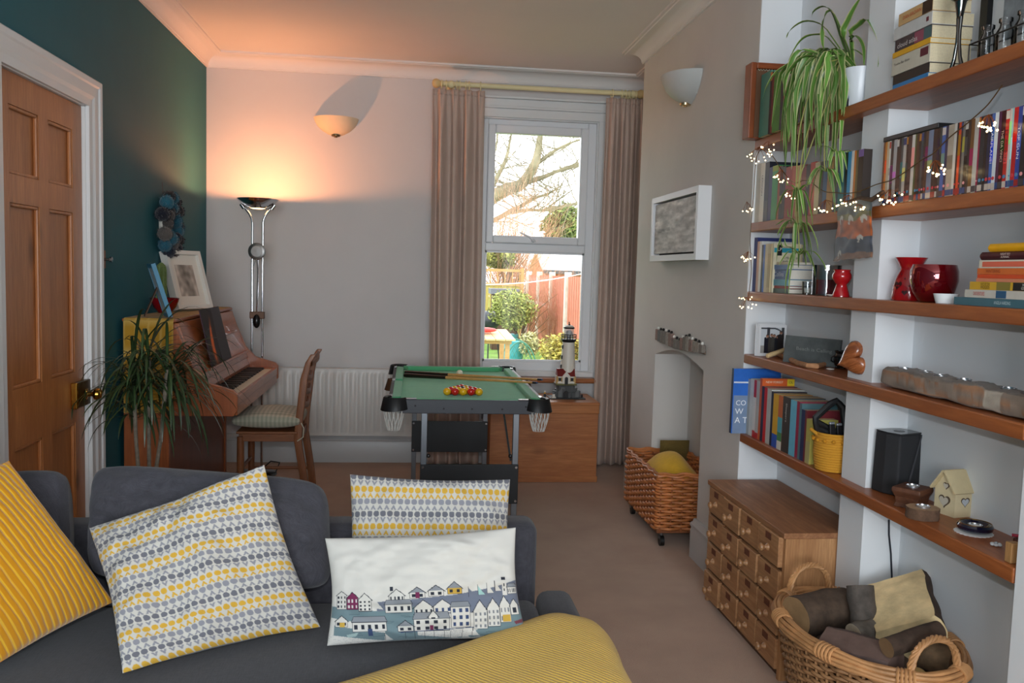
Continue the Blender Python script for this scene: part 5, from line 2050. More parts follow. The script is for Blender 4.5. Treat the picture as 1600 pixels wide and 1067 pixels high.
rowA = [
    (za(150), za(182), yb_(275), (206, 202, 192), 'white novel with dark lettering', dict()),
    (za(182), za(214), yb_(268), (226, 222, 212), 'tall white novel with red lettering', dict(title=('LEXICON', (60, 20, 20), 0.62, 0.08, 0.014))),
    (za(214), za(246), yb_(262), (34, 36, 50), 'thick dark slipcased volume', dict(bands=((0.0, 0.35, (60, 60, 70)),))),
    (za(246), za(271), yb_(300), (42, 40, 92), 'indigo hardback'),
    (za(271), za(314), yb_(288), (62, 150, 88), 'bright green hardback', dict(bands=((0.90, 1.0, (140, 156, 40)),))),
    (za(314), za(330), yb_(292), (150, 66, 30), 'thin rust orange paperback'),
    (za(330), za(350), yb_(292), (30, 28, 28), 'slim black paperback', dict(bands=((0.3, 0.45, (150, 120, 60)),))),
    (za(350), za(372), yb_(294), (46, 42, 44), 'charcoal paperback'),
    (za(372), za(420), yb_(296), (140, 40, 30), 'fat brick red paperback'),
    (za(420), za(452), yb_(290), (160, 70, 40), 'terracotta paperback'),
    (za(452), za(490), yb_(286), (180, 150, 90), 'tan paperback'),
    (za(490), za(525), yb_(282), (116, 30, 34), 'deep red hardback'),
    (za(525), za(556), yb_(280), (26, 26, 28), 'black hardback with white lettering', dict()),
    (za(556), za(592), yb_(262), (176, 60, 48), 'red novel with cream lettering', dict()),
    (za(592), za(628), yb_(262), (200, 184, 140), 'cream paperback'),
    (za(628), za(655), yb_(258), (34, 30, 32), 'narrow black paperback by the cream one'),
    (za(655), za(686), yb_(250), (50, 92, 128), 'steel blue paperback'),
    (za(686), za(734), yb_(224), (176, 130, 70), 'tall ochre hardback', dict()),
    (za(734), za(772), yb_(214), (60, 62, 78), 'slate grey hardback'),
    (za(772), za(815), yb_(195), (56, 116, 122), 'teal hardback'),
    (za(815), za(836), yb_(190), (24, 24, 30), 'thin black hardback by the teal one'),
    (za(836), za(862), yb_(184), (60, 140, 190), 'sky blue hardback'),
    (za(862), za(882), yb_(180), (222, 220, 216), 'white hardback by the sky blue one'),
    (za(882), za(898), yb_(176), (196, 116, 44), 'thin amber paperback'),
    (za(898), za(914), yb_(172), (110, 96, 60), 'thin olive paperback'),
    (za(914), za(952), yb_(168), (60, 50, 46), 'dark brown hardback with a lilac top', dict(bands=((0.88, 1.0, (130, 100, 160)),))),
]
row(rowA, 1.404, SH[2], yb_(470), 0.135, 'chimney breast on the second shelf', 'books in the far alcove of the second shelf')


# ---- second shelf, near alcove: film discs
def zd(v):
    return 1360 + v / 5.333


dv = [(100, (110, 64, 40), 'brown'), (115, (206, 120, 40), 'orange'), (131, (196, 180, 150), 'cream'), (150, (214, 214, 208), 'white'), (163, (44, 44, 48), 'charcoal'), (186, (168, 168, 170), 'silver grey'),
      (213, (36, 38, 40), 'black'), (230, (30, 30, 36), 'inky black'), (246, (46, 66, 70), 'dark teal'), (265, (176, 176, 172), 'pale grey'), (290, (24, 24, 26), 'jet black'), (304, (52, 40, 44), 'plum black'), (335, (212, 208, 200), 'off-white'),
      (360, (70, 84, 40), 'olive'), (374, (66, 46, 34), 'dark brown'), (395, (32, 30, 30), 'black'), (411, (40, 66, 74), 'petrol'), (431, (36, 32, 34), 'near-black'), (447, (70, 52, 40), 'umber'), (470, (110, 128, 156), 'blue grey'),
      (510, (30, 30, 34), 'matt black'), (546, (22, 22, 24), 'black'), (562, (44, 60, 62), 'green black'), (582, (60, 100, 176), 'bright blue'), (611, (36, 44, 76), 'navy'), (632, (168, 160, 146), 'beige'), (680, (200, 198, 194), 'light grey'),
      (702, (40, 28, 30), 'maroon black'), (717, (206, 70, 34), 'orange red'), (737, (56, 48, 50), 'dark grey'), (752, (120, 118, 112), 'mid grey'), (772, (26, 26, 28), 'black'), (796, (48, 44, 44), 'graphite'), (817, (110, 76, 40), 'bronze'),
      (847, (186, 184, 178), 'chalk grey'), (882, (140, 30, 66), 'magenta'), (897, (34, 44, 52), 'blue black'), (935, (30, 30, 32), 'black'), (957, (34, 40, 66), 'midnight blue'), (986, (56, 96, 170), 'royal blue'), (1012, (206, 216, 224), 'icy white'),
      (1042, (76, 40, 72), 'purple'), (1066, (60, 20, 26), 'wine'), (1102, (186, 38, 36), 'scarlet'), (1133, (200, 196, 190), 'monochrome'), (1152, (150, 196, 200), 'pale aqua'), (1166, (184, 36, 40), 'cherry red'), (1202, (50, 70, 150), 'blue'),
      (1237, (40, 40, 44), 'black'), (1282, (70, 66, 62), 'grey brown'), (1312, (150, 40, 40), 'brick red'), (1340, None, '')]
titles_dvd = {(986): ('AIRPLANE!', (230, 230, 235)), (1202): ('TOP GUN', (235, 235, 240)), (1102): ('17 AGAIN', (70, 16, 16)), (1066): ('THE DA VINCI', (200, 180, 170))}
rr = random.Random(17)
rowD = []
for (a_, c_, d_), (b_2, _, _) in zip(dv[:-1], dv[1:]):
    op = dict(gloss=0.22, pages=mat((20, 20, 22), 0.4))
    if a_ in titles_dvd:
        op['title'] = (titles_dvd[a_][0], titles_dvd[a_][1], 0.55, 0.075, 0.011)
    bl = [(0.02, 0.10, rr.choice(((150, 40, 40), (60, 60, 66), (40, 70, 120), (190, 180, 170))))]
    if rr.random() < 0.5:
        z0 = rr.uniform(0.3, 0.6)
        bl.append((z0, z0 + rr.uniform(0.08, 0.3), tuple(min(255, max(0, v + rr.choice((-45, 40)))) for v in c_)))
    if rr.random() < 0.35:
        bl.append((0.88, 0.985, rr.choice(((170, 40, 40), (200, 196, 190), (40, 60, 110), (180, 120, 40)))))
    op['bands'] = tuple(bl)
    rowD.append((zd(a_), zd(b_2), 0, c_, 'upright film disc case with %s spine' % d_, op))
row(rowD, 1.402, SH[2], 262, 0.132, 'pier on the second shelf', 'film discs on the second shelf', name='disc_case', cat='dvd case', hard=True, fixed_h=0.188)
# red certificate dots low on some spines
dot = None
for o in list(COL.objects):
    if o.name.startswith('disc_case') and o.parent is None and rr.random() < 0.7:
        th_ = max(v.co.y for v in o.data.vertices)
        b = MB().cyl((-0.0002, th_ / 2, 0.030), (-0.0012, th_ / 2, 0.030), min(0.0045, th_ * 0.36), n=12)
        b.build('certificate_dot', mat(rr.choice(((196, 60, 70), (196, 60, 70), (220, 150, 150), (70, 130, 170))), 0.4), o)
bx0, bx1 = on(zd(110), 212, 0, 1.40), on(zd(560), 207, 0, 1.40)
t = thing('disc_box', 'flat black disc box lying on top of the film discs next to the pier', 'dvd box', (1.400, bx1.y, SH[2] + 0.1895))
MB().box(0, 0.135, 0, bx0.y - bx1.y, 0, 0.014).build('case', mat((28, 28, 30), 0.35), t, bevel=0.0015)
MB().box(-0.0004, 0.001, 0.004, bx0.y - bx1.y - 0.004, 0.003, 0.011).build('spine_paper', mat((70, 70, 74), 0.4), t)

# ---- lowest shelf, far alcove
def zc5(v):
    return 1140 + v / 3.952


blue = on(1147, 640, 0, 1.335)
bb = vbook('large blue walking guide standing proud at the chimney end of the lowest shelf', (1.338, CBN - 0.036, SH[5] + 0.0005), 0.022, 0.272, 0.205, (38, 104, 196), 'books in the far alcove of the lowest shelf', hard=False,
           bands=((0.0, 1.0, (40, 62, 96)),))
cov = MB()
k_ = bb
MB().box(0.004, 0.2, -0.0008, 0.0, 0.0, 0.16).build('cover_panel', mat((120, 140, 170), 0.4, var=0.1, vscale=20), bb)
MB().box(0.002, 0.204, -0.0010, 0.0, 0.212, 0.218).build('cover_line', mat((216, 226, 236), 0.4), bb)
text('CO', bb, (0.036, -0.0009, 0.128), *FRONT, 0.030, mat((238, 240, 244), 0.5))
text('W', bb, (0.030, -0.0009, 0.092), *FRONT, 0.034, mat((238, 240, 244), 0.5))
text('A T', bb, (0.040, -0.0009, 0.055), *FRONT, 0.036, mat((238, 240, 244), 0.5))
row5 = [
    (zc5(98), zc5(118), 591, (176, 176, 172), 'grey and white paperback', dict()),
    (zc5(118), zc5(140), 591, (214, 212, 206), 'white paperback'),
    (zc5(140), zc5(156), 593, (190, 34, 34), 'thin red and white paperback', dict(bands=((0.12, 0.7, (226, 220, 214)),))),
    (zc5(156), zc5(176), 594, (186, 182, 176), 'pale map with red foot', dict(bands=((0.0, 0.1, (190, 40, 40)),))),
    (zc5(176), zc5(190), 590, (206, 92, 40), 'orange walking map', dict()),
    (zc5(190), zc5(206), 603, (34, 40, 66), 'thin navy paperback'),
    (zc5(206), zc5(224), 605, (206, 36, 34), 'scarlet paperback'),
    (zc5(224), zc5(250), 607, (190, 188, 182), 'chalky white paperback'),
    (zc5(250), zc5(264), 611, (40, 44, 62), 'narrow dark paperback'),
    (zc5(264), zc5(296), 615, (220, 166, 34), 'yellow guide with a blue foot', dict(bands=((0.0, 0.25, (36, 84, 176)),))),
    (zc5(296), zc5(324), 618, (196, 100, 50), 'patterned orange and green guide', dict(bands=((0.0, 0.16, (216, 210, 196)), (0.16, 0.32, (70, 130, 80)), (0.32, 0.6, (80, 160, 170))))),
    (zc5(324), zc5(372), 620, (58, 50, 46), 'thick dark brown photo book', dict(title=('Sleepers', (214, 206, 196), 0.72, 0.07, 0.018))),
    (zc5(372), zc5(410), 625, (104, 180, 206), 'light blue hardback'),
    (zc5(410), zc5(428), 627, (150, 30, 66), 'crimson paperback'),
    (zc5(428), zc5(442), 630, (80, 112, 120), 'thin grey-green paperback'),
    (zc5(442), zc5(464), 640, (26, 40, 84), 'navy blue paperback', dict()),
    (zc5(464), zc5(476), 641, (110, 36, 44), 'thin maroon paperback'),
    (zc5(476), zc5(504), 655, (186, 176, 90), 'short yellow-green map book', dict(depth=0.10, bands=((0.0, 0.5, (176, 166, 110)),))),
]
row(row5, 1.402, SH[5], 660, 0.135, 'blue walking guide on the lowest shelf', 'books in the far alcove of the lowest shelf', hard=False)
for o in COL.objects:
    if o.parent is None and 'orange walking map' in str(o.get('label', '')):
        hh_ = max(v.co.z for v in o.data.vertices)
        MB().box(0.002, 0.134, -0.0006, 0.0003, hh_ - 0.028, hh_ - 0.001).build('cover_band', mat((214, 96, 40), 0.5), o)
        text('NEW FOREST', o, (0.05, -0.0008, hh_ - 0.014), *FRONT, 0.012, mat((240, 226, 200), 0.5))
        MB().box(0.104, 0.134, -0.0008, 0.0003, hh_ - 0.028, hh_ - 0.001).build('cover_corner', mat((226, 196, 40), 0.5), o)
        text('OL', o, (0.119, -0.0010, hh_ - 0.014), *FRONT, 0.014, mat((30, 60, 50), 0.5))
        o.location.x += 0.0
# yellow crocheted pot with headphones and gadgets
yc = on(1290, 738, 2, SH[5])
yp = thing('crochet_pot', 'mustard yellow coiled rope pot with pompom trim on the lowest shelf', 'basket', (1.450, 2.752, SH[5] + 0.001))
prof = []
nrow = 15
b = MB()
for k in range(nrow):
    r_ = 0.056 + 0.007 * math.sin(PI * k / nrow) + 0.002 * k / nrow
    b.tube([(r_ * math.cos(2 * PI * i / 32), r_ * math.sin(2 * PI * i / 32), 0.005 + k * 0.0086) for i in range(32)], 0.0052, 7, closed=True)
b.build('coils', mat((206, 146, 44), 0.95, bump=0.8, bscale=500), yp, smooth=True)
MB().lathe([(0.0, 0.002), (0.055, 0.002), (0.055, 0.006), (0, 0.006)], 24).build('bottom', mat((190, 132, 40), 0.95), yp)
for i in range(15):
    a = 2 * PI * i / 15
    MB().sphere((0.070 * math.cos(a), 0.070 * math.sin(a), 0.106), 0.0068, 8, 6).build('pompom', mat((196, 134, 30), 0.95, bump=0.8, bscale=600), yp, smooth=True)
b = MB()
b.tube([(-0.050, 0.03, 0.122), (-0.066, 0.042, 0.132), (-0.072, 0.030, 0.134), (-0.066, 0.008, 0.126), (-0.056, 0.0, 0.118)], 0.006, 8)
b.build('loop_handle', mat((206, 146, 44), 0.95, bump=0.8, bscale=500), yp, smooth=True)
t = thing('headphones', 'black padded headphone band sticking out of the crochet pot', 'headphones', (1.440, 2.752, SH[5] + 0.012))
b = MB()
pth = [(0.0, 0.0, 0.11), (-0.050, 0.012, 0.130), (-0.056, 0.015, 0.165), (-0.010, 0.012, 0.212), (0.012, 0.008, 0.226), (0.034, 0.004, 0.205), (0.042, 0.0, 0.15), (0.042, -0.004, 0.085)]
pp_ = []
for i in range(len(pth) - 1):
    for s_ in (0, 0.5):
        pp_.append(Vector(pth[i]).lerp(Vector(pth[i + 1]), s_))
pp_.append(Vector(pth[-1]))
b.tube(pp_, 0.0115, 8)
b.build('band', mat((22, 22, 24), 0.45), t, smooth=True)
MB().tube([(-0.050, 0.012, 0.15), (0.0, 0.0, 0.125), (0.036, -0.006, 0.112)], 0.011, 8).build('cross_bar', mat((18, 18, 20), 0.45), t, smooth=True)
for k, (x, y, hgt) in enumerate(((-0.008, -0.018, 0.150), (0.020, -0.014, 0.145))):
    t = thing('remote_control', ['black remote control with silver tip standing in the crochet pot', 'black remote control nearest the pier in the crochet pot'][k], 'remote', (1.450 + x, 2.752 + y, SH[5] + 0.012))
    MB().box(-0.010, 0.010, -0.006, 0.006, 0, hgt, mx=RY(-0.1)).build('case', mat((24, 24, 28), 0.35), t, bevel=0.003)
    MB().box(-0.009, 0.009, -0.005, 0.005, hgt, hgt + 0.008, mx=RY(-0.1)).build('tip', mat((170, 176, 184), 0.3, 0.6), t, bevel=0.002)

def sb(px, py, k):
    p = on(px, py, 2, SH[k])
    return (p.x, p.y, SH[k] + 0.0005)


# ---- lowest shelf, near alcove: speaker, holders, bird house, dish, block
sp = on(1400, 778, 2, SH[5])
t = thing('speaker', 'tall dark grey wedge-fronted smart speaker beside the pier', 'speaker', sb(1399, 768, 5), math.radians(20))
poly = [(-0.052, -0.048), (0.052, -0.048), (0.060, 0.0), (0.050, 0.052), (-0.050, 0.052), (-0.060, 0.0)]
def taper(poly, h, k):
    b = MB()
    n_ = len(poly)
    vs = [(x, y, 0.0) for x, y in poly] + [(x * k, y * k, h) for x, y in poly]
    b.add(vs, [tuple(range(n_ - 1, -1, -1)), tuple(range(n_, 2 * n_))] + [(i, (i + 1) % n_, n_ + (i + 1) % n_, n_ + i) for i in range(n_)])
    return b
taper(poly, 0.186, 0.93).build('grille', mat((40, 40, 43), 0.65, bump=0.6, bscale=900), t, bevel=0.006, seg=3)
b = MB()
b.prism([(x * 0.90, y * 0.90) for x, y in poly], 0.186, 0.190)
b.build('top_plate', mat((46, 46, 48), 0.15), t)
MB().lathe([(0.016, 0.190), (0.016, 0.1908), (0, 0.191)], 18).build('touch_ring', mat((20, 20, 22), 0.3), t)
b = MB()
b.add([(-0.020 * 1, -0.0505, 0.005), (-0.012, -0.0505, 0.005), (0.046, -0.0470, 0.184), (0.040, -0.0470, 0.184)], [(0, 1, 2, 3)])
b.build('crease', mat((66, 66, 70), 0.5), t, solid=0.0012)
cbp = [on(1389, 812, 1, PIY0 - 0.005), on(1389, 835, 1, PIY0 - 0.005), on(1392, 865, 1, PIY0 - 0.005), on(1394, 915, 1, PIY0 - 0.005)]
t = tag(MB().tube([Vector(p) for p in cbp] + [Vector((cbp[-1].x, PIY0 - 0.028, 0.20)), Vector((cbp[-1].x - 0.02, PIY0 - 0.03, 0.01))], 0.0028, 6).build('power_cable', mat((22, 26, 40), 0.5), smooth=True), 'thin dark power cable hanging down the wall below the lowest shelf', 'cable')


def tealight(parent, x, y, z, r=0.019):
    o = MB().lathe([(0.0, 0.0), (r, 0.0), (r, 0.008), (r * 0.93, 0.008), (r * 0.9, 0.004)], 18, c=(x, y, z)).build('tealight_cup', mat((196, 196, 200), 0.25, 0.9), parent, smooth=True)
    MB().lathe([(0.0, 0.0055), (r * 0.9, 0.0045), (r * 0.9, 0.002), (0, 0.002)], 16, c=(x, y, z)).build('wax', mat((232, 230, 224), 0.5), o, smooth=True)


cp = on(1426, 797, 2, SH[5])
t = thing('candle_holder', 'chunky dark brown wooden block tealight holder in front of the speaker', 'candle holder', sb(1424, 791, 5), math.radians(35))
poly = [(-0.045, -0.04), (0.045, -0.04), (0.045, 0.04), (-0.045, 0.04)]
b = MB()
vs = []
for z, k in ((0, 0.92), (0.012, 0.80), (0.03, 0.86), (0.046, 1.05), (0.058, 1.0)):
    vs += [(x * k, y * k, z) for x, y in poly]
b.add(vs, [(3, 2, 1, 0), (16, 17, 18, 19)] + [(i * 4 + j, i * 4 + (j + 1) % 4, i * 4 + 4 + (j + 1) % 4, i * 4 + 4 + j) for i in range(4) for j in range(4)])
b.build('block', wood((110, 66, 42), (76, 42, 26), 'x', 3, 0.6), t, bevel=0.003)
tealight(t, 0, 0, 0.0545)
t = thing('candle_holder', 'round log slice tealight holder with bark at the shelf edge', 'candle holder', sb(1441, 809, 5))
b = MB()
vs = []
for z in (0.0, 0.015, 0.030):
    for i in range(30):
        a = 2 * PI * i / 30
        r_ = 0.040 * (1 + 0.06 * noise.noise(Vector((math.cos(a) * 2, math.sin(a) * 2, 3))) + 0.02 * math.sin(i * 2.3 + z * 200))
        vs.append((r_ * math.cos(a) * 1.1, r_ * math.sin(a), z))
b.add(vs, [(j * 30 + i, j * 30 + (i + 1) % 30, j * 30 + 30 + (i + 1) % 30, j * 30 + 30 + i) for j in range(2) for i in range(30)])
b.build('bark', mat((92, 68, 52), 0.9, var=0.3, vscale=60, bump=0.8, bscale=160), t, smooth=True, auto=60)
b = MB()
b.add(vs[60:], [tuple(range(30))])
b.add(vs[:30], [tuple(range(29, -1, -1))])
b.build('cut_wood', mat((168, 136, 106), 0.8, var=0.12, vscale=80), t)
tealight(t, 0, 0, 0.0265)
# bird house with hearts
t = thing('bird_house', 'cream wooden bird house with heart cutouts and a pitched roof', 'ornament', sb(1490, 803, 5), math.radians(-78))
hw_, hd_, hz_ = 0.036, 0.036, 0.072
cream = mat((214, 196, 158), 0.7, var=0.06, vscale=30)
b = MB()
b.prism([(-hw_, 0), (hw_, 0), (hw_, hz_), (0, hz_ + 0.052), (-hw_, hz_)], -hd_, hd_, frame((0, 0, 0), (1, 0, 0), (0, 0, 1), (0, -1, 0)))
b.build('body', cream, t)
for s_ in (-1, 1):
    d = Vector((s_ * (hw_ + 0.012), 0, -0.066)).normalized()
    nr = Vector((s_ * 0.066, 0, hw_ + 0.012)).normalized()
    MB().box(0, 0.070, -hd_ - 0.012, hd_ + 0.012, 0.0, 0.005, mx=frame((0, 0, hz_ + 0.052), d, Vector((0, 1, 0)) * 1.0, d.cross(Vector((0, 1, 0))) if d.cross(Vector((0, 1, 0))).z > 0 else -d.cross(Vector((0, 1, 0))))).build('roof_slope', mat((208, 190, 150), 0.7, var=0.06, vscale=30), t, recalc=True)
heart = []
for i in range(28):
    a = 2 * PI * i / 28
    heart.append((0.0625 * 16 * math.sin(a) ** 3, 0.0625 * (13 * math.cos(a) - 5 * math.cos(2 * a) - 2 * math.cos(3 * a) - math.cos(4 * a))))
heart = heart[::-1]
for (x, z, s_, fr_) in ((0, 0.040, 0.020, 'f'), (0.004, 0.084, 0.011, 'f'), (0, 0.044, 0.015, 's')):
    P_ = [(x + px_ * s_, z + pz_ * s_) for px_, pz_ in heart]
    if fr_ == 'f':
        MB().prism(P_, 0, 0.0012, frame((0, -hd_, 0), (1, 0, 0), (0, 0, 1), (0, -1, 0))).build('heart_cutout', mat((96, 78, 62), 0.9), t)
        MB().prism([(x + px_ * s_ * 0.8 - 0.002, z + pz_ * s_ * 0.8 - 0.001) for px_, pz_ in heart], 0, 0.0018, frame((0, -hd_, 0), (1, 0, 0), (0, 0, 1), (0, -1, 0))).build('heart_inner', mat((196, 186, 170), 0.8), t)
    else:
        MB().prism(P_, 0, 0.0012, frame((hw_, 0, 0), (0, 1, 0), (0, 0, 1), (1, 0, 0))).build('heart_cutout', mat((96, 78, 62), 0.9), t)
        MB().prism([(x + px_ * s_ * 0.8 - 0.001, z + pz_ * s_ * 0.8 - 0.001) for px_, pz_ in heart], 0, 0.0018, frame((hw_, 0, 0), (0, 1, 0), (0, 0, 1), (1, 0, 0))).build('heart_inner', mat((186, 190, 196), 0.8), t)
# navy dish on a white doily
t = thing('doily', 'white scalloped paper doily under the navy dish', 'doily', sb(1521, 832, 5))
b = MB()
pts = [(0.046 * (1 + 0.035 * math.cos(24 * 2 * PI * i / 144)) * math.cos(2 * PI * i / 144), 0.046 * (1 + 0.035 * math.cos(24 * 2 * PI * i / 144)) * math.sin(2 * PI * i / 144)) for i in range(144)]
b.prism(pts, 0, 0.001)
b.build('paper', mat((226, 224, 222), 0.9), t)
t = thing('candle_dish', 'glossy navy round tealight dish with gold rim on a white doily', 'dish', tuple(Vector(sb(1523, 831, 5)) + Vector((0, 0, 0.0012))))
MB().lathe([(0.0, 0.0), (0.030, 0.0), (0.042, 0.007), (0.044, 0.016), (0.040, 0.022), (0.034, 0.021), (0.026, 0.012), (0.0, 0.010)], 32).build('dish_body', mat((14, 18, 40), 0.12, coat=0.6), t, smooth=True)
MB().tube([(0.039 * math.cos(2 * PI * i / 32), 0.039 * math.sin(2 * PI * i / 32), 0.0222) for i in range(32)], 0.0012, 5, closed=True).build('gold_rim', mat((150, 110, 50), 0.25, 0.9), t, smooth=True)
tealight(t, 0, 0, 0.0105, 0.018)
t = thing('glass_flower', 'tiny clear glass flower lying on the lowest shelf', 'ornament', sb(1556, 853, 5))
for i in range(6):
    a = 2 * PI * i / 6
    MB().sphere((0.009 * math.cos(a), 0.009 * math.sin(a), 0.004), 0.006, 8, 6, (1, 0.7, 0.6), mx=None).build('petal', mat((206, 208, 210), 0.1, spec=0.8), t, smooth=True)
MB().sphere((0, 0, 0.006), 0.005, 8, 6).build('centre', mat((190, 192, 196), 0.1, 0.4), t, smooth=True)
t = thing('wooden_block', 'small stepped pale wood block at the near end of the lowest shelf', 'block', (1.398, 1.800, SH[5] + 0.0005))
MB().prism([(0, 0), (0.05, 0), (0.05, 0.034), (0.026, 0.034), (0.026, 0.048), (0, 0.048)], 0, 0.022, frame((0, 0.022, 0), (1, 0, 0), (0, 0, 1), (0, -1, 0))).build('body', wood((196, 150, 98), (168, 120, 72), 'z', 3), t, bevel=0.002)
t = thing('trinket_box', 'small dark red-trimmed trinket box tucked behind the pale wood block', 'box', (1.462, 1.832, SH[5] + 0.0005))
MB().box(0, 0.05, 0, 0.05, 0, 0.038).build('box_body', mat((84, 44, 34), 0.5), t, bevel=0.003)
MB().tube([(0.0, 0.052, 0.042), (0.02, 0.03, 0.044), (0.05, 0.02, 0.042)], 0.004, 8).build('ribbon', mat((160, 24, 54), 0.5), t, smooth=True)
# ================================================================== THIRD SHELF
def zs3(v):
    return 1150 + v / 6.4


g3 = 'upright books on the third shelf'
row3 = [
    (zs3(172), zs3(205), 368, (52, 62, 120), 'tall dark blue spined picture book', dict(depth=0.16, hh=0.222, dx=0.004)),
    (zs3(205), zs3(228), 371, (206, 168, 146), 'peach spined slim book', dict(hh=0.205)),
    (zs3(228), zs3(250), 371, (222, 220, 214), 'white slim book', dict(hh=0.205)),
    (zs3(250), zs3(268), 378, (28, 32, 40), 'black spined book', dict(hh=0.190)),
    (zs3(268), zs3(286), 380, (50, 100, 180), 'bright blue spined book', dict(hh=0.190)),
    (zs3(286), zs3(314), 377, (206, 194, 160), 'cream book with faded lettering', dict(hh=0.192)),
    (zs3(314), zs3(346), 377, (192, 176, 138), 'tan cream book with dark lettering', dict(hh=0.192, bands=((0.1, 0.8, (176, 158, 120)),))),
]
row(row3, 1.404, SH[3], 415, 0.13, 'chimney breast on the third shelf', g3)
# paperback history with its cover to the room's front
p = on(1206, 455, 2, SH[3])
hb_y = on(zs3(346), 415, 0, 1.408).y
o = vbook('white history paperback with a turquoise band facing out on the third shelf', (1.408, hb_y - 0.022, SH[3] + 0.0005), 0.020, 0.194, 0.112, (216, 206, 178), g3, hard=False)
MB().box(0.002, 0.111, -0.0006, 0.0003, 0.158, 0.176).build('cover_band', mat((40, 150, 170), 0.5), o)
MB().box(0.014, 0.034, -0.0010, 0.0003, 0.146, 0.188).build('cover_badge', mat((24, 24, 26), 0.5), o)
text('LP', o, (0.024, -0.0012, 0.170), *FRONT, 0.018, mat((226, 220, 206), 0.5))
dk_ = mat((40, 38, 38), 0.5)
text('A History of', o, (0.070, -0.0008, 0.138), *FRONT, 0.016, dk_, fit=0.066)
text('Ireland', o, (0.058, -0.0008, 0.123), *FRONT, 0.016, dk_, fit=0.040)
text('EDMUND CURTIS', o, (0.070, -0.0008, 0.107), *FRONT, 0.010, dk_, fit=0.066)
MB().prism([(0.035, 0.06), (0.09, 0.06), (0.075, 0.084), (0.06, 0.090), (0.045, 0.084)], 0, 0.0006, frame((0, 0, 0), (1, 0, 0), (0, 0, 1), (0, -1, 0))).build('cover_motif', mat((60, 160, 176), 0.5), o)
# flat stack of pocket dictionaries
g3f = 'flat stack of pocket dictionaries on the third shelf'
q1 = on(1232, 457, 2, SH[3])
sx0 = 1.414
sy0 = on(1232, 440, 0, sx0).y
st3 = [
    (0.018, (62, 84, 72), 'green pocket book at the bottom of the flat stack', 0.16, 0.115, ()),
    (0.010, (150, 40, 36), 'thin red book near the bottom of the flat stack', 0.155, 0.118, ()),
    (0.024, (86, 150, 168), 'turquoise pocket book in the flat stack', 0.145, 0.105, ()),
    (0.038, (84, 108, 146), 'thick blue-grey pocket dictionary in the flat stack', 0.150, 0.110, (('Collins', (206, 214, 226), 0.42, 0.5, 0.085, 0.026),)),
    (0.018, (70, 110, 160), 'blue phrase book near the top of the flat stack', 0.146, 0.108, ()),
    (0.010, (206, 190, 160), 'small cream booklet on top of the flat stack', 0.11, 0.09, ()),
]
z_ = SH[3] + 0.0005
for k, (th, rgb, lb, ln, wd, tt) in enumerate(st3):
    hbook(lb, (sx0 + 0.003 * (k % 2), sy0 + 0.002 * k, z_), ln, wd, th, rgb, g3f, titles=tt, pages=paper_w)
    z_ += th + 0.0004
# little glass, big candle glass, red oil burner, shell
glass_thin = pane_mat((0.93, 0.94, 0.95), 0.25)


def oncr(px, py, k, x):
    p_ = on(px, py, 2, SH[k])
    return p_


p = on(1262, 445, 0, 1.440)
t = thing('shot_glass', 'small clear glass between the dictionaries and the candle glass', 'glass', (p.x, p.y, SH[3] + 0.0005))
MB().lathe([(0.0, 0.0), (0.017, 0.0), (0.019, 0.03), (0.020, 0.048), (0.0185, 0.048), (0.017, 0.008), (0.0, 0.007)], 22).build('glass_body', glass_thin, t, smooth=True)
MB().lathe([(0.0, 0.008), (0.015, 0.008), (0.016, 0.024), (0.0, 0.024)], 18).build('wax', mat((206, 200, 186), 0.5), t, smooth=True)
p = on(1291, 440, 0, 1.478)
t = thing('candle_glass', 'wide glass cylinder with red candle wax in its lower half', 'candle', (p.x, p.y, SH[3] + 0.0005))
RC = 0.050
MB().lathe([(0.0, 0.0), (RC, 0.0), (RC, 0.108), (RC - 0.003, 0.108), (RC - 0.003, 0.004), (0.0, 0.004)], 36).build('glass_body', pane_mat((0.86, 0.84, 0.83), 0.3), t, smooth=True)
MB().lathe([(0.0, 0.0045), (RC - 0.004, 0.0045), (RC - 0.004, 0.056), (0.0, 0.054)], 30).build('wax', mat((120, 20, 40), 0.4, var=0.2, vscale=60), t, smooth=True)
red_gl = mat((150, 14, 22), 0.08, coat=0.8)


def burner(label, loc, s_, prof, holes=()):
    t = thing('oil_burner', label, 'oil burner', loc)
    MB().lathe([(r * s_, z * s_) for r, z in prof], 36).build('body', mat((168, 18, 26), 0.12, coat=0.7), t, smooth=True, auto=60)
    for an, z, kind, sz in holes:
        def rad(zq):
            for (r0, z0), (r1, z1) in zip(prof[:-1], prof[1:]):
                if z0 <= zq <= z1 and z1 > z0:
                    return r0 + (r1 - r0) * (zq - z0) / (z1 - z0)
            return prof[0][0]
        sh = [(px_ * sz * s_, pz_ * sz * s_) for px_, pz_ in heart] if kind == 'h' else [(sz * s_ * math.cos(2 * PI * i / 14), sz * s_ * math.sin(2 * PI * i / 14)) for i in range(14)]
        r_ = rad(z) * s_
        b = MB()
        vs = []
        for px_, pz_ in sh:
            r2 = rad(z + pz_ / s_) * s_ + 0.0006
            a2 = an + px_ / r2
            vs.append((r2 * math.cos(a2), r2 * math.sin(a2), z * s_ + pz_))
        b.add(vs, [tuple(range(len(vs)))])
        b.build('cutout', mat((60, 6, 10), 0.6), t)
    return t


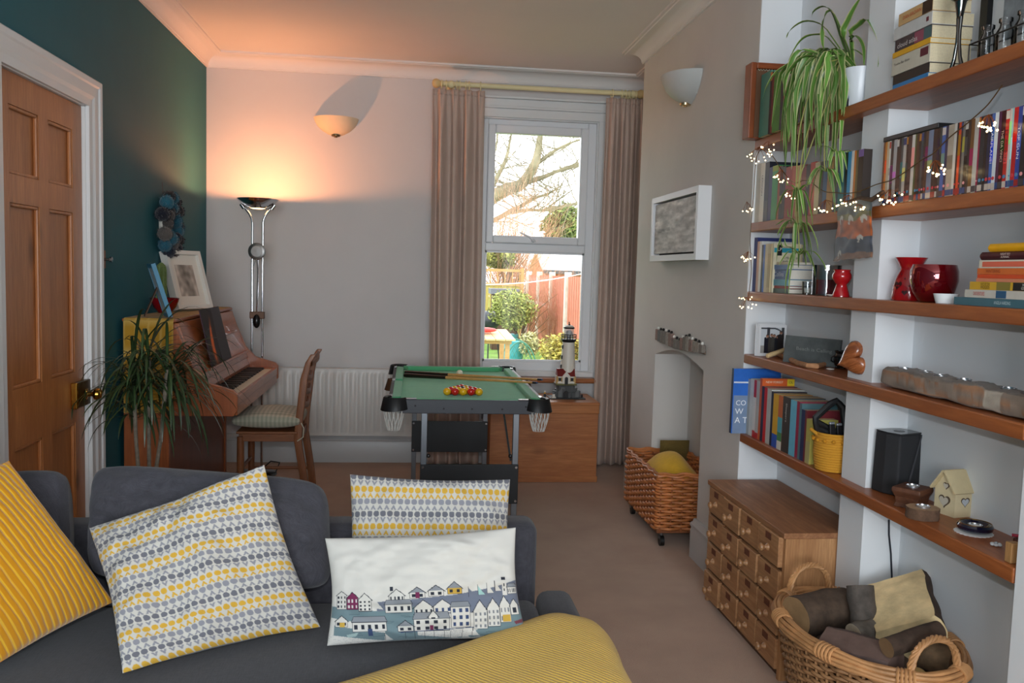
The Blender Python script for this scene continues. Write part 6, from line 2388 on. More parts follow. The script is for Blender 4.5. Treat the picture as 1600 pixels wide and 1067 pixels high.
p = on(1315, 442, 0, 1.428)
burner('small red glass oil burner with a round top bowl in front of the candle glass', (p.x, p.y, SH[3] + 0.0005), 1.08,
       [(0.0, 0.0), (0.026, 0.0), (0.026, 0.004), (0.019, 0.026), (0.015, 0.038), (0.022, 0.046), (0.029, 0.058), (0.029, 0.068), (0.023, 0.078), (0.026, 0.084), (0.024, 0.084), (0.020, 0.078), (0.0, 0.066)])
p = on(1300, 461, 0, 1.408)
t = thing('shell_dish', 'tiny white shell dish at the edge of the third shelf', 'dish', (1.408, p.y, SH[3] + 0.0005))
MB().lathe([(0.0, 0.0), (0.010, 0.0), (0.018, 0.005), (0.017, 0.0065), (0.008, 0.003), (0, 0.0025)], 20).build('dish_body', mat((226, 220, 212), 0.3), t, smooth=True)
# near alcove: big burner, glass bowl, ramekin, book stack
p = on(1422, 435, 0, 1.492)
burner('tall red ceramic oil burner with heart and dot cutouts beside the pier', (p.x, p.y, SH[3] + 0.0005), 1.08,
       [(0.0, 0.0), (0.045, 0.0), (0.047, 0.006), (0.044, 0.040), (0.036, 0.066), (0.028, 0.082), (0.027, 0.090), (0.034, 0.104), (0.043, 0.119), (0.041, 0.119), (0.031, 0.104), (0.0, 0.094)],
       holes=((PI * 1.08, 0.042, 'h', 0.013), (PI * 1.24, 0.022, 'h', 0.008), (PI * 1.22, 0.060, 'd', 0.0022), (PI * 1.32, 0.040, 'd', 0.0022), (PI * 1.10, 0.072, 'd', 0.0020)))
p = on(1459, 442, 0, 1.462)
t = thing('glass_bowl', 'deep ruby red mirrored glass bowl on the third shelf', 'bowl', (p.x, p.y, SH[3] + 0.0005))
MB().lathe([(1.12 * r_, 1.12 * z9) for r_, z9 in [(0.0, 0.0), (0.028, 0.0), (0.034, 0.003), (0.049, 0.025), (0.057, 0.054), (0.056, 0.078), (0.051, 0.094), (0.0485, 0.094), (0.053, 0.078), (0.054, 0.054), (0.046, 0.026), (0.0, 0.006)]], 40).build('bowl_body', mat((120, 8, 22), 0.05, metal=0.55, coat=1.0), t, smooth=True)
p = on(1478, 466, 0, 1.424)
t = thing('ramekin', 'small white tapered dish in front of the red glass bowl', 'dish', (p.x, p.y, SH[3] + 0.0005))
MB().lathe([(0.0, 0.0), (0.024, 0.0), (0.025, 0.002), (0.032, 0.026), (0.0305, 0.026), (0.024, 0.004), (0, 0.003)], 32).build('dish_body', mat((226, 230, 232), 0.2), t, smooth=True)
gst = 'flat stack of hardbacks on the third shelf'
xq = 1.398
near_y = NEARY + 0.012
edges = [  # left end of each spine in the photo, bottom to top
    (1491, 0.020, (66, 104, 116), 'teal hardback at the bottom of the book stack', [('ANGELA HARDING', (196, 214, 218), 0.62, 0.5, 0.058, 0.011)], (), 0),
    (1508, 0.0195, (196, 190, 180), 'pale grey paperback above the teal hardback', [('DADVENTURES', (190, 44, 44), 0.22, 0.5, 0.042, 0.013)], [(0.46, 0.60, 0.05, 0.95, (40, 84, 120))], 0),
    (1516, 0.0195, (206, 160, 44), 'yellow and black paperback in the book stack', [('OUT OF THE', (60, 44, 20), 0.25, 0.72, 0.034, 0.008), ('WOODS', (60, 34, 16), 0.25, 0.32, 0.034, 0.011), ('WILL', (230, 226, 214), 0.83, 0.70, 0.018, 0.008), ('COHU', (230, 226, 214), 0.83, 0.32, 0.022, 0.009)], [(0.42, 0.62, 0.0, 1.0, (130, 116, 50)), (0.66, 0.98, 0.02, 0.98, (30, 30, 32))], 0),
    (1526, 0.008, (206, 128, 96), 'thin salmon pink book in the book stack', [], (), 0),
    (1528, 0.0095, (206, 76, 36), 'thin vermilion book in the book stack', [], (), 0),
    (1528, 0.0145, (206, 104, 46), 'orange hardback in the book stack', [('WINTERING', (130, 52, 20), 0.28, 0.5, 0.052, 0.011)], (), 0),
    (1531, 0.0195, (206, 196, 178), 'cream and coral spined hardback in the book stack', [], [(0.06, 0.95, 0.16, 0.80, (214, 100, 76))], 0),
    (1532, 0.0195, (70, 26, 34), 'maroon round-backed hardback near the top of the book stack', [('NIGHT SKY', (226, 206, 196), 0.45, 0.68, 0.034, 0.0075), ('ALMANAC', (226, 206, 196), 0.45, 0.32, 0.030, 0.0075)], (), 1),
    (1545, 0.019, (226, 164, 22), 'bright yellow round-backed notebook on top of the book stack', [], (), 1),
]
z_ = SH[3] + 0.0005
for (pe, th, rgb, lb, tt, bd, rd_) in edges:
    zmid = z_ + th / 2
    # far end of the spine from its left edge in the photo
    yf = on(pe, on(pe, 430, 0, xq).z * 0 + 430, 0, xq).y
    yf = [on(pe, 470 - (zmid - SH[3]) * 700, 0, xq).y][0]
    hbook(lb, (xq, near_y + (0.0), z_), yf - near_y, 0.13, th, rgb, gst, bands=bd, titles=tt, round_spine=bool(rd_), hard=True, gloss=0.35)
    z_ += th + 0.0004

# ================================================================== FOURTH SHELF
p = on(1205, 553, 2, SH[4])
t = thing('photo_prints', 'stack of white bordered photo prints standing at the end of the fourth shelf', 'photo', (1.405, 3.335, SH[4] + 0.0005), math.radians(4))
for k in range(3):
    MB().box(-0.008 + 0.004 * k, 0.118 + 0.002 * k, 0.012 - 0.006 * k, 0.0135 - 0.006 * k, 0, 0.132 - 0.002 * k).build('print', mat((216, 216, 218), 0.4), t)
b = MB()
NU, NV = 56, 56
cs = []
ppl = [(0.28, 0.66), (0.46, 0.70), (0.58, 0.68), (0.72, 0.64), (0.86, 0.80)]
for j in range(NV + 1):
    for i in range(NU + 1):
        u, v = i / NU, j / NV
        c = (196, 200, 204)
        if v < 0.30:
            c = (150, 146, 142)
        if abs(u - 0.32) < 0.06 and v > 0.5 or (abs(u - 0.95) < 0.07 and v > 0.55) or abs(v - 0.97 + 0.9 * max(0, u - 0.5) ** 2) < 0.03:
            c = (60, 60, 66)
        for k, (hx3, hz3) in enumerate(ppl):
            if abs(u - hx3) < 0.13 and v < hz3 - 0.06 + 0.02 * math.sin(u * 40):
                c = [(24, 24, 34), (60, 56, 52), (66, 64, 60), (30, 32, 40), (36, 30, 30)][k]
            if (u - hx3) ** 2 + (v - hz3) ** 2 < 0.0042:
                c = (150, 108, 88) if v < hz3 + 0.02 else (70, 50, 40)
        b.v.append((0.010 + 0.102 * u, -0.0004, 0.012 + 0.105 * v))
        cs.append(L4(c))
b.f = [(j * (NU + 1) + i, j * (NU + 1) + i + 1, (j + 1) * (NU + 1) + i + 1, (j + 1) * (NU + 1) + i) for j in range(NV) for i in range(NU)]
b.c = cs
b.build('picture', attr_mat(0.35, 0, 700, 0, 0.4), t)
# grey slate sign leaning along the shelf
pA, pB = on(1227, 563, 2, SH[4]), on(1296, 574, 2, SH[4])
t = thing('slate_sign', 'dark grey slate sign with faint lettering leaning behind the driftwood', 'sign', (1.475, 3.02, SH[4] + 0.0005), math.radians(-60))
Ls = 0.235
R = RX(math.radians(-6))
MB().box(-Ls / 2, Ls / 2, 0, 0.010, 0, 0.102, mx=R).build('slab', mat((88, 92, 92), 0.75, var=0.25, vscale=18, bump=0.4, bscale=80), t, bevel=0.001)
text('Beach is Calling', t, (0.015, -0.0003, 0.056), (1, 0, 0), (0, 0, 1), 0.018, mat((140, 142, 140), 0.8), fit=0.15)
# driftwood stick and pale peg
drift = mat((168, 120, 84), 0.85, var=0.25, vscale=40, bump=0.5, bscale=120)
pts = [on(px_, py_, 2, SH[4] + 0.010) for px_, py_ in ((1197, 552), (1215, 553), (1232, 560), (1246, 567), (1262, 571), (1276, 572), (1288, 569))]
t = thing('driftwood', 'thin crooked driftwood branch lying on the fourth shelf', 'driftwood', pts[3])
MB().tube([p_ - pts[3] for p_ in pts], [0.006, 0.009, 0.010, 0.010, 0.009, 0.010, 0.008], 8).build('branch', drift, t, smooth=True)
MB().tube([pts[2] - pts[3], pts[2] - pts[3] + Vector((0.02, 0.02, 0.014)), pts[2] - pts[3] + Vector((0.03, -0.02, 0.022))], [0.007, 0.005, 0.003], 7).build('twig', drift, t, smooth=True)
pa_, pb_ = on(1199, 556, 2, SH[4] + 0.012), on(1228, 546, 2, SH[4] + 0.034)
t = thing('wooden_peg', 'short pale wooden peg resting on the driftwood branch', 'peg', (pa_ + pb_) / 2)
MB().tube([pa_ - (pa_ + pb_) / 2, pb_ - (pa_ + pb_) / 2], 0.0095, 10).build('body', mat((206, 176, 130), 0.7, var=0.08, vscale=60), t, smooth=True, bevel=0.002)
# cauldron mug
p = on(1306, 576, 2, SH[4])
t = thing('cauldron_mug', 'small black cauldron shaped pot with chunky feet', 'pot', (p.x + 0.025, p.y, SH[4] + 0.0005))
MB().lathe([(0.0, 0.006), (0.020, 0.006), (0.029, 0.014), (0.033, 0.028), (0.031, 0.044), (0.026, 0.054), (0.029, 0.060), (0.031, 0.064), (0.028, 0.064), (0.024, 0.054), (0.028, 0.040), (0.026, 0.018), (0, 0.012)], 30).build('body', mat((20, 20, 22), 0.25, coat=0.4), t, smooth=True)
MB().tube([(0.033 * math.cos(2 * PI * i / 28), 0.033 * math.sin(2 * PI * i / 28), 0.044) for i in range(28)], 0.002, 6, closed=True).build('band', mat((22, 22, 24), 0.25), t, smooth=True)
for a in (0.5, 2.6, 4.7):
    MB().sphere((0.020 * math.cos(a), 0.020 * math.sin(a), 0.006), 0.006, 8, 6).build('foot', mat((20, 20, 22), 0.3), t, smooth=True)
MB().tube([(-0.030, 0.006, 0.046), (-0.040, 0.008, 0.040), (-0.041, 0.008, 0.028), (-0.032, 0.006, 0.022)], 0.003, 6).build('lug', mat((20, 20, 22), 0.3), t, smooth=True)
p = on(1297, 578, 2, SH[4])
t = thing('shell_dish', 'small white shell in front of the black cauldron pot', 'shell', (p.x, p.y, SH[4] + 0.0005))
MB().sphere((0, 0, 0.003), 0.013, 14, 8, (1.0, 1.3, 0.28)).build('shell', mat((220, 214, 208), 0.4), t, smooth=True)
# carved wooden heart leaning on the pier
p = on(1331, 590, 2, SH[4])
t = thing('wooden_heart', 'polished carved wooden heart propped against the pier', 'ornament', (1.414, 2.612, SH[4] + 0.0005), math.radians(-66))
b = MB()
n_ = 40
vs = []
rings = [(0.0, -0.018), (0.55, -0.0165), (0.85, -0.011), (1.0, 0.0), (0.85, 0.011), (0.55, 0.0165), (0.0, 0.018)]
for k, d_ in rings:
    for i in range(n_):
        a = 2 * PI * i / n_
        hx3, hz3 = 16 * math.sin(a) ** 3 / 16, (13 * math.cos(a) - 5 * math.cos(2 * a) - 2 * math.cos(3 * a) - math.cos(4 * a)) / 16
        vs.append((hx3 * 0.056 * k, d_ * 1.2, 0.066 + hz3 * 0.062 * k))
b.add(vs, [(j * n_ + i, j * n_ + (i + 1) % n_, (j + 1) * n_ + (i + 1) % n_, (j + 1) * n_ + i) for j in range(len(rings) - 1) for i in range(n_)])
ho = b.build('heart', wood((176, 104, 60), (120, 62, 32), 'z', 2.2, 0.25, contrast=1.6, coat=0.3), t, smooth=True, auto=70, recalc=True, weld=True)
ho.rotation_euler = (0, math.radians(66), 0)
ho.location = (-0.050, 0, 0.036)
# long driftwood tealight beam
pL, pR = on(1378, 603, 2, SH[4]), on(1600, 665, 2, SH[4])
t = thing('driftwood_candle_beam', 'long weathered driftwood beam holding a row of tealights on the fourth shelf', 'candle holder', (1.452, (pL.y + 1.80) / 2, SH[4] + 0.0005))
Ld = pL.y - 1.785
b = MB()
nn, mm = 110, 24
vs, cs = [], []
for i in range(nn + 1):
    s_ = i / nn
    y = Ld * (0.5 - s_)
    en = 1 - 0.25 * (max(0, 0.06 - s_) / 0.06) ** 2
    for j in range(mm):
        a = 2 * PI * j / mm
        w_ = 0.042 * en * (1 + 0.10 * noise.noise(Vector((s_ * 5, 2, 0))))
        h_ = 0.029 * en * (1 + 0.15 * noise.noise(Vector((s_ * 7, 8, 0))))
        sq = lambda q_: math.copysign(abs(q_) ** 0.42, q_)
        nz = noise.noise(Vector((s_ * 12, math.cos(a) * 3, math.sin(a) * 3))) + 0.5 * noise.noise(Vector((s_ * 40, math.cos(a) * 5, math.sin(a) * 5)))
        x = sq(math.cos(a)) * w_ + 0.004 * nz
        z = 0.031 + sq(math.sin(a)) * h_ * (1 + (0.25 * nz if math.sin(a) > 0 else 0))
        z = max(z, 0.0)
        vs.append((x, y, z))
        g_ = 0.5 + 0.5 * noise.fractal(Vector((s_ * 5, math.cos(a) * 5, math.sin(a) * 5)), 0.8, 2.2, 4)
        top_ = math.sin(a) > 0.55
        c0 = (118, 106, 96) if top_ else ((140, 102, 76) if g_ > 0.58 else (138, 120, 106))
        if abs(s_ - 0.80) < 0.05 and not top_:
            c0 = (172, 160, 146)
        cs.append(L4(tuple(v * (0.8 + 0.4 * g_) for v in c0)))
b.add(vs, [(i * mm + j, i * mm + (j + 1) % mm, (i + 1) * mm + (j + 1) % mm, (i + 1) * mm + j) for i in range(nn) for j in range(mm)] + [tuple(range(mm)), tuple(nn * mm + j for j in range(mm - 1, -1, -1))])
b.c = cs
b.build('beam', attr_mat(0.9, 0.9, 160), t, smooth=True, auto=60, recalc=True)
for k in range(7):
    y = Ld * (0.5 - (0.10 + 0.80 * k / 6))
    tealight(t, 0.004 + 0.012 * (k % 2), y, 0.054, 0.0185)

# ================================================================== TOP SHELF
# shallow wooden tray standing on end against the chimney, old books in front of it
CRX = 1.332
crY1 = CBN - 0.008
crY0 = crY1 - 0.066
crz = on(1200, 98, 1, crY0).z
crate = thing('book_tray', 'varnished orange wooden tray standing on end at the chimney end of the top shelf', 'tray', (CRX, crY0, SH[1] + 0.0005))
cwid, chgt, cdep = crY1 - crY0, crz - SH[1], 0.200
crw = wood((160, 84, 40), (124, 58, 26), 'z', 1.4, 0.35, coat=0.3)
crw2 = wood((160, 84, 40), (124, 58, 26), 'x', 1.4, 0.35, coat=0.3)
MB().box(0, 0.024, 0, cwid, 0, chgt).build('side_board', crw, crate, bevel=0.004)
MB().box(cdep - 0.022, cdep, 0, cwid, 0, chgt).build('side_board', crw, crate, bevel=0.004)
MB().box(0.024, cdep - 0.022, 0, cwid, chgt - 0.024, chgt).build('top_board', crw2, crate, bevel=0.004)
MB().box(0.024, cdep - 0.022, 0, cwid, 0, 0.004).build('bottom_board', crw2, crate)
MB().box(0.024, cdep - 0.022, cwid - 0.006, cwid, 0.004, chgt - 0.024).build('back_board', wood((120, 78, 50), (92, 56, 34), 'z', 1.4, 0.6), crate)
pts_ = [(0.03 + (cdep - 0.06) * i / 24, 0.004, chgt - 0.026 - 0.006 * abs(math.sin(PI * i / 2))) for i in range(25)]
MB().tube(pts_, 0.0014, 5).build('lace_trim', mat((196, 186, 166), 0.9), crate)
g1 = 'old books in the wooden tray on the top shelf'
vbook('thick brown leather ledger standing inside the wooden tray', (CRX + 0.025, crY0 + 0.006, SH[1] + 0.005), cwid - 0.016, chgt - 0.034, 0.120, (104, 72, 50), g1)
rowT = [
    (1188, 1202, 115, (84, 142, 124), 'sea green cloth hardback'),
    (1202, 1205, 114, (46, 34, 40), 'thin dark book with an orange top', dict(bands=((0.86, 1.0, (196, 120, 40)),))),
    (1205, 1208, 116, (120, 40, 44), 'thin wine red book'),
    (1208, 1219, 114, (74, 140, 52), 'grass green hardback'),
    (1219, 1224, 119, (52, 52, 60), 'charcoal hardback'),
    (1224, 1232, 119, (206, 204, 200), 'white paperback with a red stripe', dict(bands=((0.1, 0.8, (196, 52, 36)),))),
    (1232, 1241, 118, (176, 176, 178), 'pale grey paperback'),
    (1241, 1252, 124, (60, 70, 92), 'slate hardback'),
    (1252, 1262, 130, (150, 120, 84), 'tan hardback'),
]
row(rowT, 1.372, SH[1], 160, 0.15, 'wooden tray on the top shelf', 'upright books on the top shelf')
crY0 = on(1262, 160, 0, 1.372).y
# papers, boxes and books lying beyond the crate, half behind the plant
yA = crY0 - 0.012
for k, (th, rgb, lb) in enumerate(((0.030, (60, 66, 80), 'slate blue book lying under the plant on the top shelf'), (0.024, (40, 92, 130), 'blue book lying on the slate one under the plant'), (0.026, (70, 60, 54), 'dark brown book lying on top of the blue one under the plant'))):
    hbook(lb, (1.405, yA - 0.215, SH[1] + 0.0005 + [0, 0.031, 0.056][k]), 0.205 - 0.01 * k, 0.135, th, rgb, 'flat books under the spider plant', pages=paper_w)
# paperback stack
gpb = 'flat stack of paperbacks on the top shelf'
qn = on(1450, 112, 0, 1.404)
z_ = SH[1] + 0.0005
stk = [(0.016, (40, 124, 184), 'blue paperback at the bottom of the top shelf stack', 0.175, 0.112, [], ()),
       (0.029, (40, 38, 40), 'black paperback second from the bottom of the top shelf stack', 0.180, 0.115, [], ()),
       (0.050, (196, 190, 174), 'fat cream paperback in the top shelf stack', 0.188, 0.122, [('Twelve Bar Blues', (60, 56, 54), 0.28, 0.60, 0.08, 0.010)], [(0.76, 0.96, 0.45, 0.9, (90, 24, 44))]),
       (0.015, (214, 160, 34), 'thin yellow paperback in the top shelf stack', 0.186, 0.12, [], ()),
       (0.036, (64, 54, 60), 'dark paperback with pink and teal panels in the top shelf stack', 0.180, 0.122, [('cloud atlas', (206, 200, 200), 0.36, 0.45, 0.10, 0.020)], [(0.55, 0.80, 0.1, 0.95, (140, 70, 90)), (0.80, 1.0, 0.05, 0.95, (66, 96, 100))]),
       (0.035, (196, 196, 194), 'white paperback near the top of the top shelf stack', 0.188, 0.125, [], [(0.86, 0.92, 0.35, 0.7, (110, 40, 50))]),
       (0.034, (196, 160, 110), 'tan and black thriller on top of the top shelf stack', 0.165, 0.115, [('DAN BROWN', (190, 80, 40), 0.42, 0.5, 0.09, 0.015)], [(0.72, 1.0, 0.0, 1.0, (46, 30, 20))])]
for k, (th, rgb, lb, ln, wd, tt, bd) in enumerate(stk):
    hbook(lb, (1.404 + 0.003 * ((k * 2) % 3), qn.y + 0.003 * ((k * 5) % 3), z_), ln, wd, th, rgb, gpb, bands=bd, titles=tt)
    z_ += th + 0.0004
# candlestick
p = on(1495, 103, 2, SH[1])
t = thing('candlestick', 'tall polished steel candlestick with a cup top on the top shelf', 'candlestick', (1.418, on(1495, 95, 0, 1.418).y, SH[1] + 0.0005))
st_ = mat((120, 118, 116), 0.16, 1.0)
for s_ in (-1, 1):
    MB().tube([(0.0, s_ * 0.024, 0.0), (0.0, s_ * 0.012, 0.03), (0.0, s_ * 0.005, 0.07), (0, s_ * 0.004, 0.10), (0, s_ * 0.005, 0.135)], [0.006, 0.005, 0.0045, 0.0045, 0.006], 10).build('stem', st_, t, smooth=True)
MB().lathe([(0.004, 0.13), (0.008, 0.135), (0.012, 0.160), (0.015, 0.175), (0.024, 0.182), (0.026, 0.196), (0.022, 0.198), (0.014, 0.184), (0.0, 0.182)], 26).build('cup', st_, t, smooth=True)
MB().lathe([(0.0, 0.184), (0.012, 0.184), (0.0115, 0.30), (0.0, 0.304)], 16).build('candle', mat((206, 196, 160), 0.5), t, smooth=True)
# black framed print standing at the wall
fy1 = on(1531, 40, 0, AX - 0.03).y
t = thing('picture_frame', 'black framed print with a white mount standing behind the bottle rack', 'picture frame', (AX - 0.004, fy1, SH[1] + 0.0005))
fw_, fh_ = fy1 - NEARY - 0.01, 0.34
b = MB()
for y0, y1, z0, z1 in ((-0.030, 0, 0, fh_), (-fw_, -fw_ + 0.03, 0, fh_), (-fw_ + 0.03, -0.03, 0, 0.03), (-fw_ + 0.03, -0.03, fh_ - 0.03, fh_)):
    b.box(-0.028, 0.0, y0, y1, z0, z1)
b.build('frame', mat((12, 12, 14), 0.35), t)
MB().box(-0.012, -0.001, -fw_ + 0.03, -0.03, 0.03, fh_ - 0.03).build('mount', mat((206, 206, 206), 0.8), t)
MB().box(-0.0126, -0.011, -fw_ + 0.06, -0.075, 0.08, fh_ - 0.07).build('print', mat((130, 134, 138), 0.7, var=0.35, vscale=26), t)
# bottles in a wire rack
br0 = thing('bottle_rack', 'dark wire rack along the near end of the top shelf', 'rack', (1.445, NEARY + 0.02, SH[1] + 0.0005))
Lr = on(1515, 75, 0, 1.42).y - NEARY - 0.02
wire = mat((60, 56, 54), 0.35, 0.8)
for x in (-0.026, 0.026):
    MB().tube([(x, 0.0, 0.052), (x, Lr, 0.052)], 0.0022, 6).build('wire', wire, br0)
for y in (0.0, Lr):
    MB().tube([(-0.026, y, 0.0), (-0.026, y, 0.052), (0.026, y, 0.052), (0.026, y, 0.0)], 0.0022, 6).build('wire', wire, br0)
bot_m = None
for k in range(5):
    y = NEARY + 0.02 + Lr * (k + 0.5) / 5
    if bot_m is None:
        o = MB().lathe([(0.0, 0.0), (0.019, 0.0), (0.021, 0.004), (0.021, 0.058), (0.013, 0.072), (0.0125, 0.080), (0.016, 0.083), (0.016, 0.091), (0.0135, 0.091), (0.011, 0.074), (0.019, 0.056), (0.019, 0.006), (0.0, 0.004)], 22).build('glass_bottle', pane_mat((0.96, 0.965, 0.97), 0.05), smooth=True)
        bot_m = o.data
    else:
        o = bpy.data.objects.new('glass_bottle', bot_m)
        COL.objects.link(o)
    tag(o, 'small clear glass bottle, %s from the candlestick in the wire rack' % ordinal(5 - k), 'bottle', 'bottles in the wire rack', (1.445, y, SH[1] + 0.001))

# ================================================================== SPIDER PLANT
SPX, SPY = 1.446, 2.745
p = on(1338, 164, 2, SH[1])
pot = thing('plant_pot', 'white ribbed ceramic plant pot on the top shelf beside the pier', 'pot', (SPX, 2.722, SH[1] + 0.0005))
b = MB()
vs = []
for z, r_ in ((0.0, 0.036), (0.004, 0.038), (0.10, 0.051), (0.128, 0.053), (0.128, 0.050), (0.10, 0.047), (0.09, 0.0)):
    for i in range(48):
        a = 2 * PI * i / 48
        rr_ = r_ * (1 + (0.015 * math.cos(24 * a) if 0.003 < z < 0.12 else 0))
        vs.append((rr_ * math.cos(a), rr_ * math.sin(a), z))
b.add(vs, [(j * 48 + i, j * 48 + (i + 1) % 48, (j + 1) * 48 + (i + 1) % 48, (j + 1) * 48 + i) for j in range(6) for i in range(48)] + [tuple(range(47, -1, -1))])
b.build('pot_body', mat((216, 220, 226), 0.3), pot, smooth=True, auto=60)
MB().lathe([(0.0, 0.112), (0.048, 0.108), (0.048, 0.10), (0, 0.1)], 24).build('soil', mat((46, 34, 26), 0.95), pot)
sp_root = Vector((SPX - 0.01, 2.735, SH[1] + 0.118))
spider = thing('spider_plant', 'large trailing spider plant with cream-edged leaves spilling over the top shelves', 'plant', sp_root)
pl_o, pl_d = Vector((SPX - 0.01, 2.735, 0)), Vector((-0.46, 0.888, 0))
pl_n = Vector((0.888, 0.46, 0))


def on_pl(px, py, off=0.0):
    d = ray(px, py)
    t_ = ((pl_o + pl_n * off) - CAM).dot(pl_n) / d.dot(pl_n)
    return CAM + d * t_


def smooth_path(P_, n_=14):
    out = []
    k = len(P_)
    for i in range(n_ + 1):
        f = i / n_ * (k - 1)
        a = min(int(f), k - 2)
        t_ = f - a
        p0, p1, p2, p3 = P_[max(a - 1, 0)], P_[a], P_[a + 1], P_[min(a + 2, k - 1)]
        out.append(0.5 * ((2 * p1) + (p2 - p0) * t_ + (2 * p0 - 5 * p1 + 4 * p2 - p3) * t_ ** 2 + (3 * p1 - p0 - 3 * p2 + p3) * t_ ** 3))
    return out


sp_leaf = attr_mat(0.4, 0.0, 700, 0.0, 0.45)
rr = random.Random(77)


def spleaf(P_, w_, parent, origin, k):
    pts = smooth_path(P_, 14)
    pts = [q_ - origin for q_ in pts]
    n_ = len(pts)
    wid = [w_ * (0.45 + 0.75 * min(1, i / 4)) * (1 - (i / (n_ - 1)) ** 2.6) + 0.0005 for i in range(n_)]
    g_ = rr.uniform(0.75, 1.15)
    ed, md, ce = (206 * g_, 204 * g_, 146 * g_), (84 * g_, 126 * g_, 50 * g_), (96 * g_, 140 * g_, 58 * g_)
    ph_ = rr.uniform(-0.9, 0.9)
    side = Vector((RGT.x * math.cos(ph_) - RGT.y * math.sin(ph_), RGT.x * math.sin(ph_) + RGT.y * math.cos(ph_), 0))
    leaf_ribbon(pts, wid, (ed, md, ce, md, ed), 0.25, side if k >= 20 else None).build('leaf', sp_leaf, parent, smooth=True, auto=80)


def zp_(x, y):
    return 1150 + x / 4.444, y / 4.444


traced = [
    [(735, 380), (735, 290), (690, 150), (650, 70), (600, 48), (540, 80), (525, 125)], [(725, 380), (720, 200), (660, 80), (620, 110), (600, 200), (600, 300), (610, 340)],
    [(742, 380), (745, 260), (780, 140), (830, 40), (865, -14)], [(742, 380), (790, 250), (850, 180), (905, 137), (960, 210), (1000, 320), (985, 465)],
    [(745, 380), (800, 268), (850, 268), (885, 340), (888, 465)], [(720, 380), (640, 270), (560, 245), (480, 260), (420, 320), (360, 430)],
    [(720, 380), (690, 300), (600, 180), (500, 150), (430, 170), (370, 220), (350, 265)], [(720, 385), (560, 350), (460, 385), (360, 450), (270, 510), (210, 610), (180, 700)],
    [(720, 390), (560, 380), (440, 420), (330, 490), (290, 620), (245, 880)], [(720, 390), (600, 420), (520, 440), (470, 600), (465, 740)], [(720, 395), (600, 370), (540, 440), (500, 600), (440, 760)],
    [(730, 400), (700, 450), (690, 500), (725, 540)], [(725, 400), (650, 500), (620, 650), (630, 850)], [(740, 390), (800, 350), (870, 380), (885, 400)],
    [(720, 385), (650, 350), (560, 400), (470, 470), (400, 640), (345, 800), (330, 1040)], [(720, 385), (640, 355), (540, 380), (450, 430), (380, 560), (330, 760), (310, 1062)],
]
for k, P_ in enumerate(traced):
    of = rr.uniform(-0.03, 0.03) if len(P_) < 7 else rr.uniform(-0.045, 0.0)
    W3 = [sp_root + Vector((rr.uniform(-0.01, 0.01), rr.uniform(-0.01, 0.01), 0))] + [on_pl(*zp_(*q_), of * i / 3) for i, q_ in enumerate(P_)][1:]
    spleaf(W3, rr.uniform(0.0085, 0.0115), spider, sp_root, k)
for k in range(84):
    ex, ey = rr.uniform(330, 770), rr.uniform(560, 1180)
    topx = 730 - (730 - ex) * rr.uniform(0.35, 0.7)
    topy = rr.uniform(340, 470)
    P_ = [(730, 390), (topx, topy), (ex + rr.uniform(-10, 60) * 0.6, topy + (ey - topy) * 0.45), (ex, ey)]
    of = rr.uniform(-0.07, 0.02)
    W3 = [sp_root + Vector((rr.uniform(-0.02, 0.02), rr.uniform(-0.02, 0.02), 0))] + [on_pl(*zp_(*q_), of * (i + 1) / 3) for i, q_ in enumerate(P_)][1:]
    spleaf(W3, rr.uniform(0.008, 0.0125), spider, sp_root, k + 20)
# runners with hanging plantlets
for k, (pth_, nlf) in enumerate((([(1312, 92), (1280, 110), (1252, 190), (1245, 260), (1244, 330), (1246, 352)], 12), ([(1312, 92), (1290, 130), (1258, 220), (1248, 300), (1248, 372), (1250, 398)], 11),
                               ([(1314, 92), (1300, 140), (1290, 200), (1288, 250), (1290, 268)], 10), ([(1314, 92), (1296, 150), (1270, 220), (1252, 270), (1246, 300)], 12), ([(1314, 92), (1310, 160), (1306, 220), (1308, 240)], 9))):
    W3 = smooth_path([on_pl(*q_, -0.05) for q_ in pth_], 20)
    st = MB().tube([q_ - sp_root for q_ in W3], 0.0022, 6).build('runner', mat((150, 150, 80), 0.5), spider, smooth=True)
    e = W3[-1]
    for q_ in range(nlf):
        dxp, dyp = rr.uniform(-38, 42), rr.uniform(10, 70) if rr.random() < 0.75 else rr.uniform(-30, 10)
        b0_ = pth_[-1]
        o_ = -0.05 + rr.uniform(-0.03, 0.02)
        P_ = [e, on_pl(b0_[0] + dxp * 0.5, b0_[1] - 8 + dyp * 0.12, o_), on_pl(b0_[0] + dxp * 0.9, b0_[1] + dyp * 0.55, o_), on_pl(b0_[0] + dxp, b0_[1] + dyp, o_)]
        spleaf(P_, rr.uniform(0.0035, 0.006), st, sp_root, q_ + k * 9)

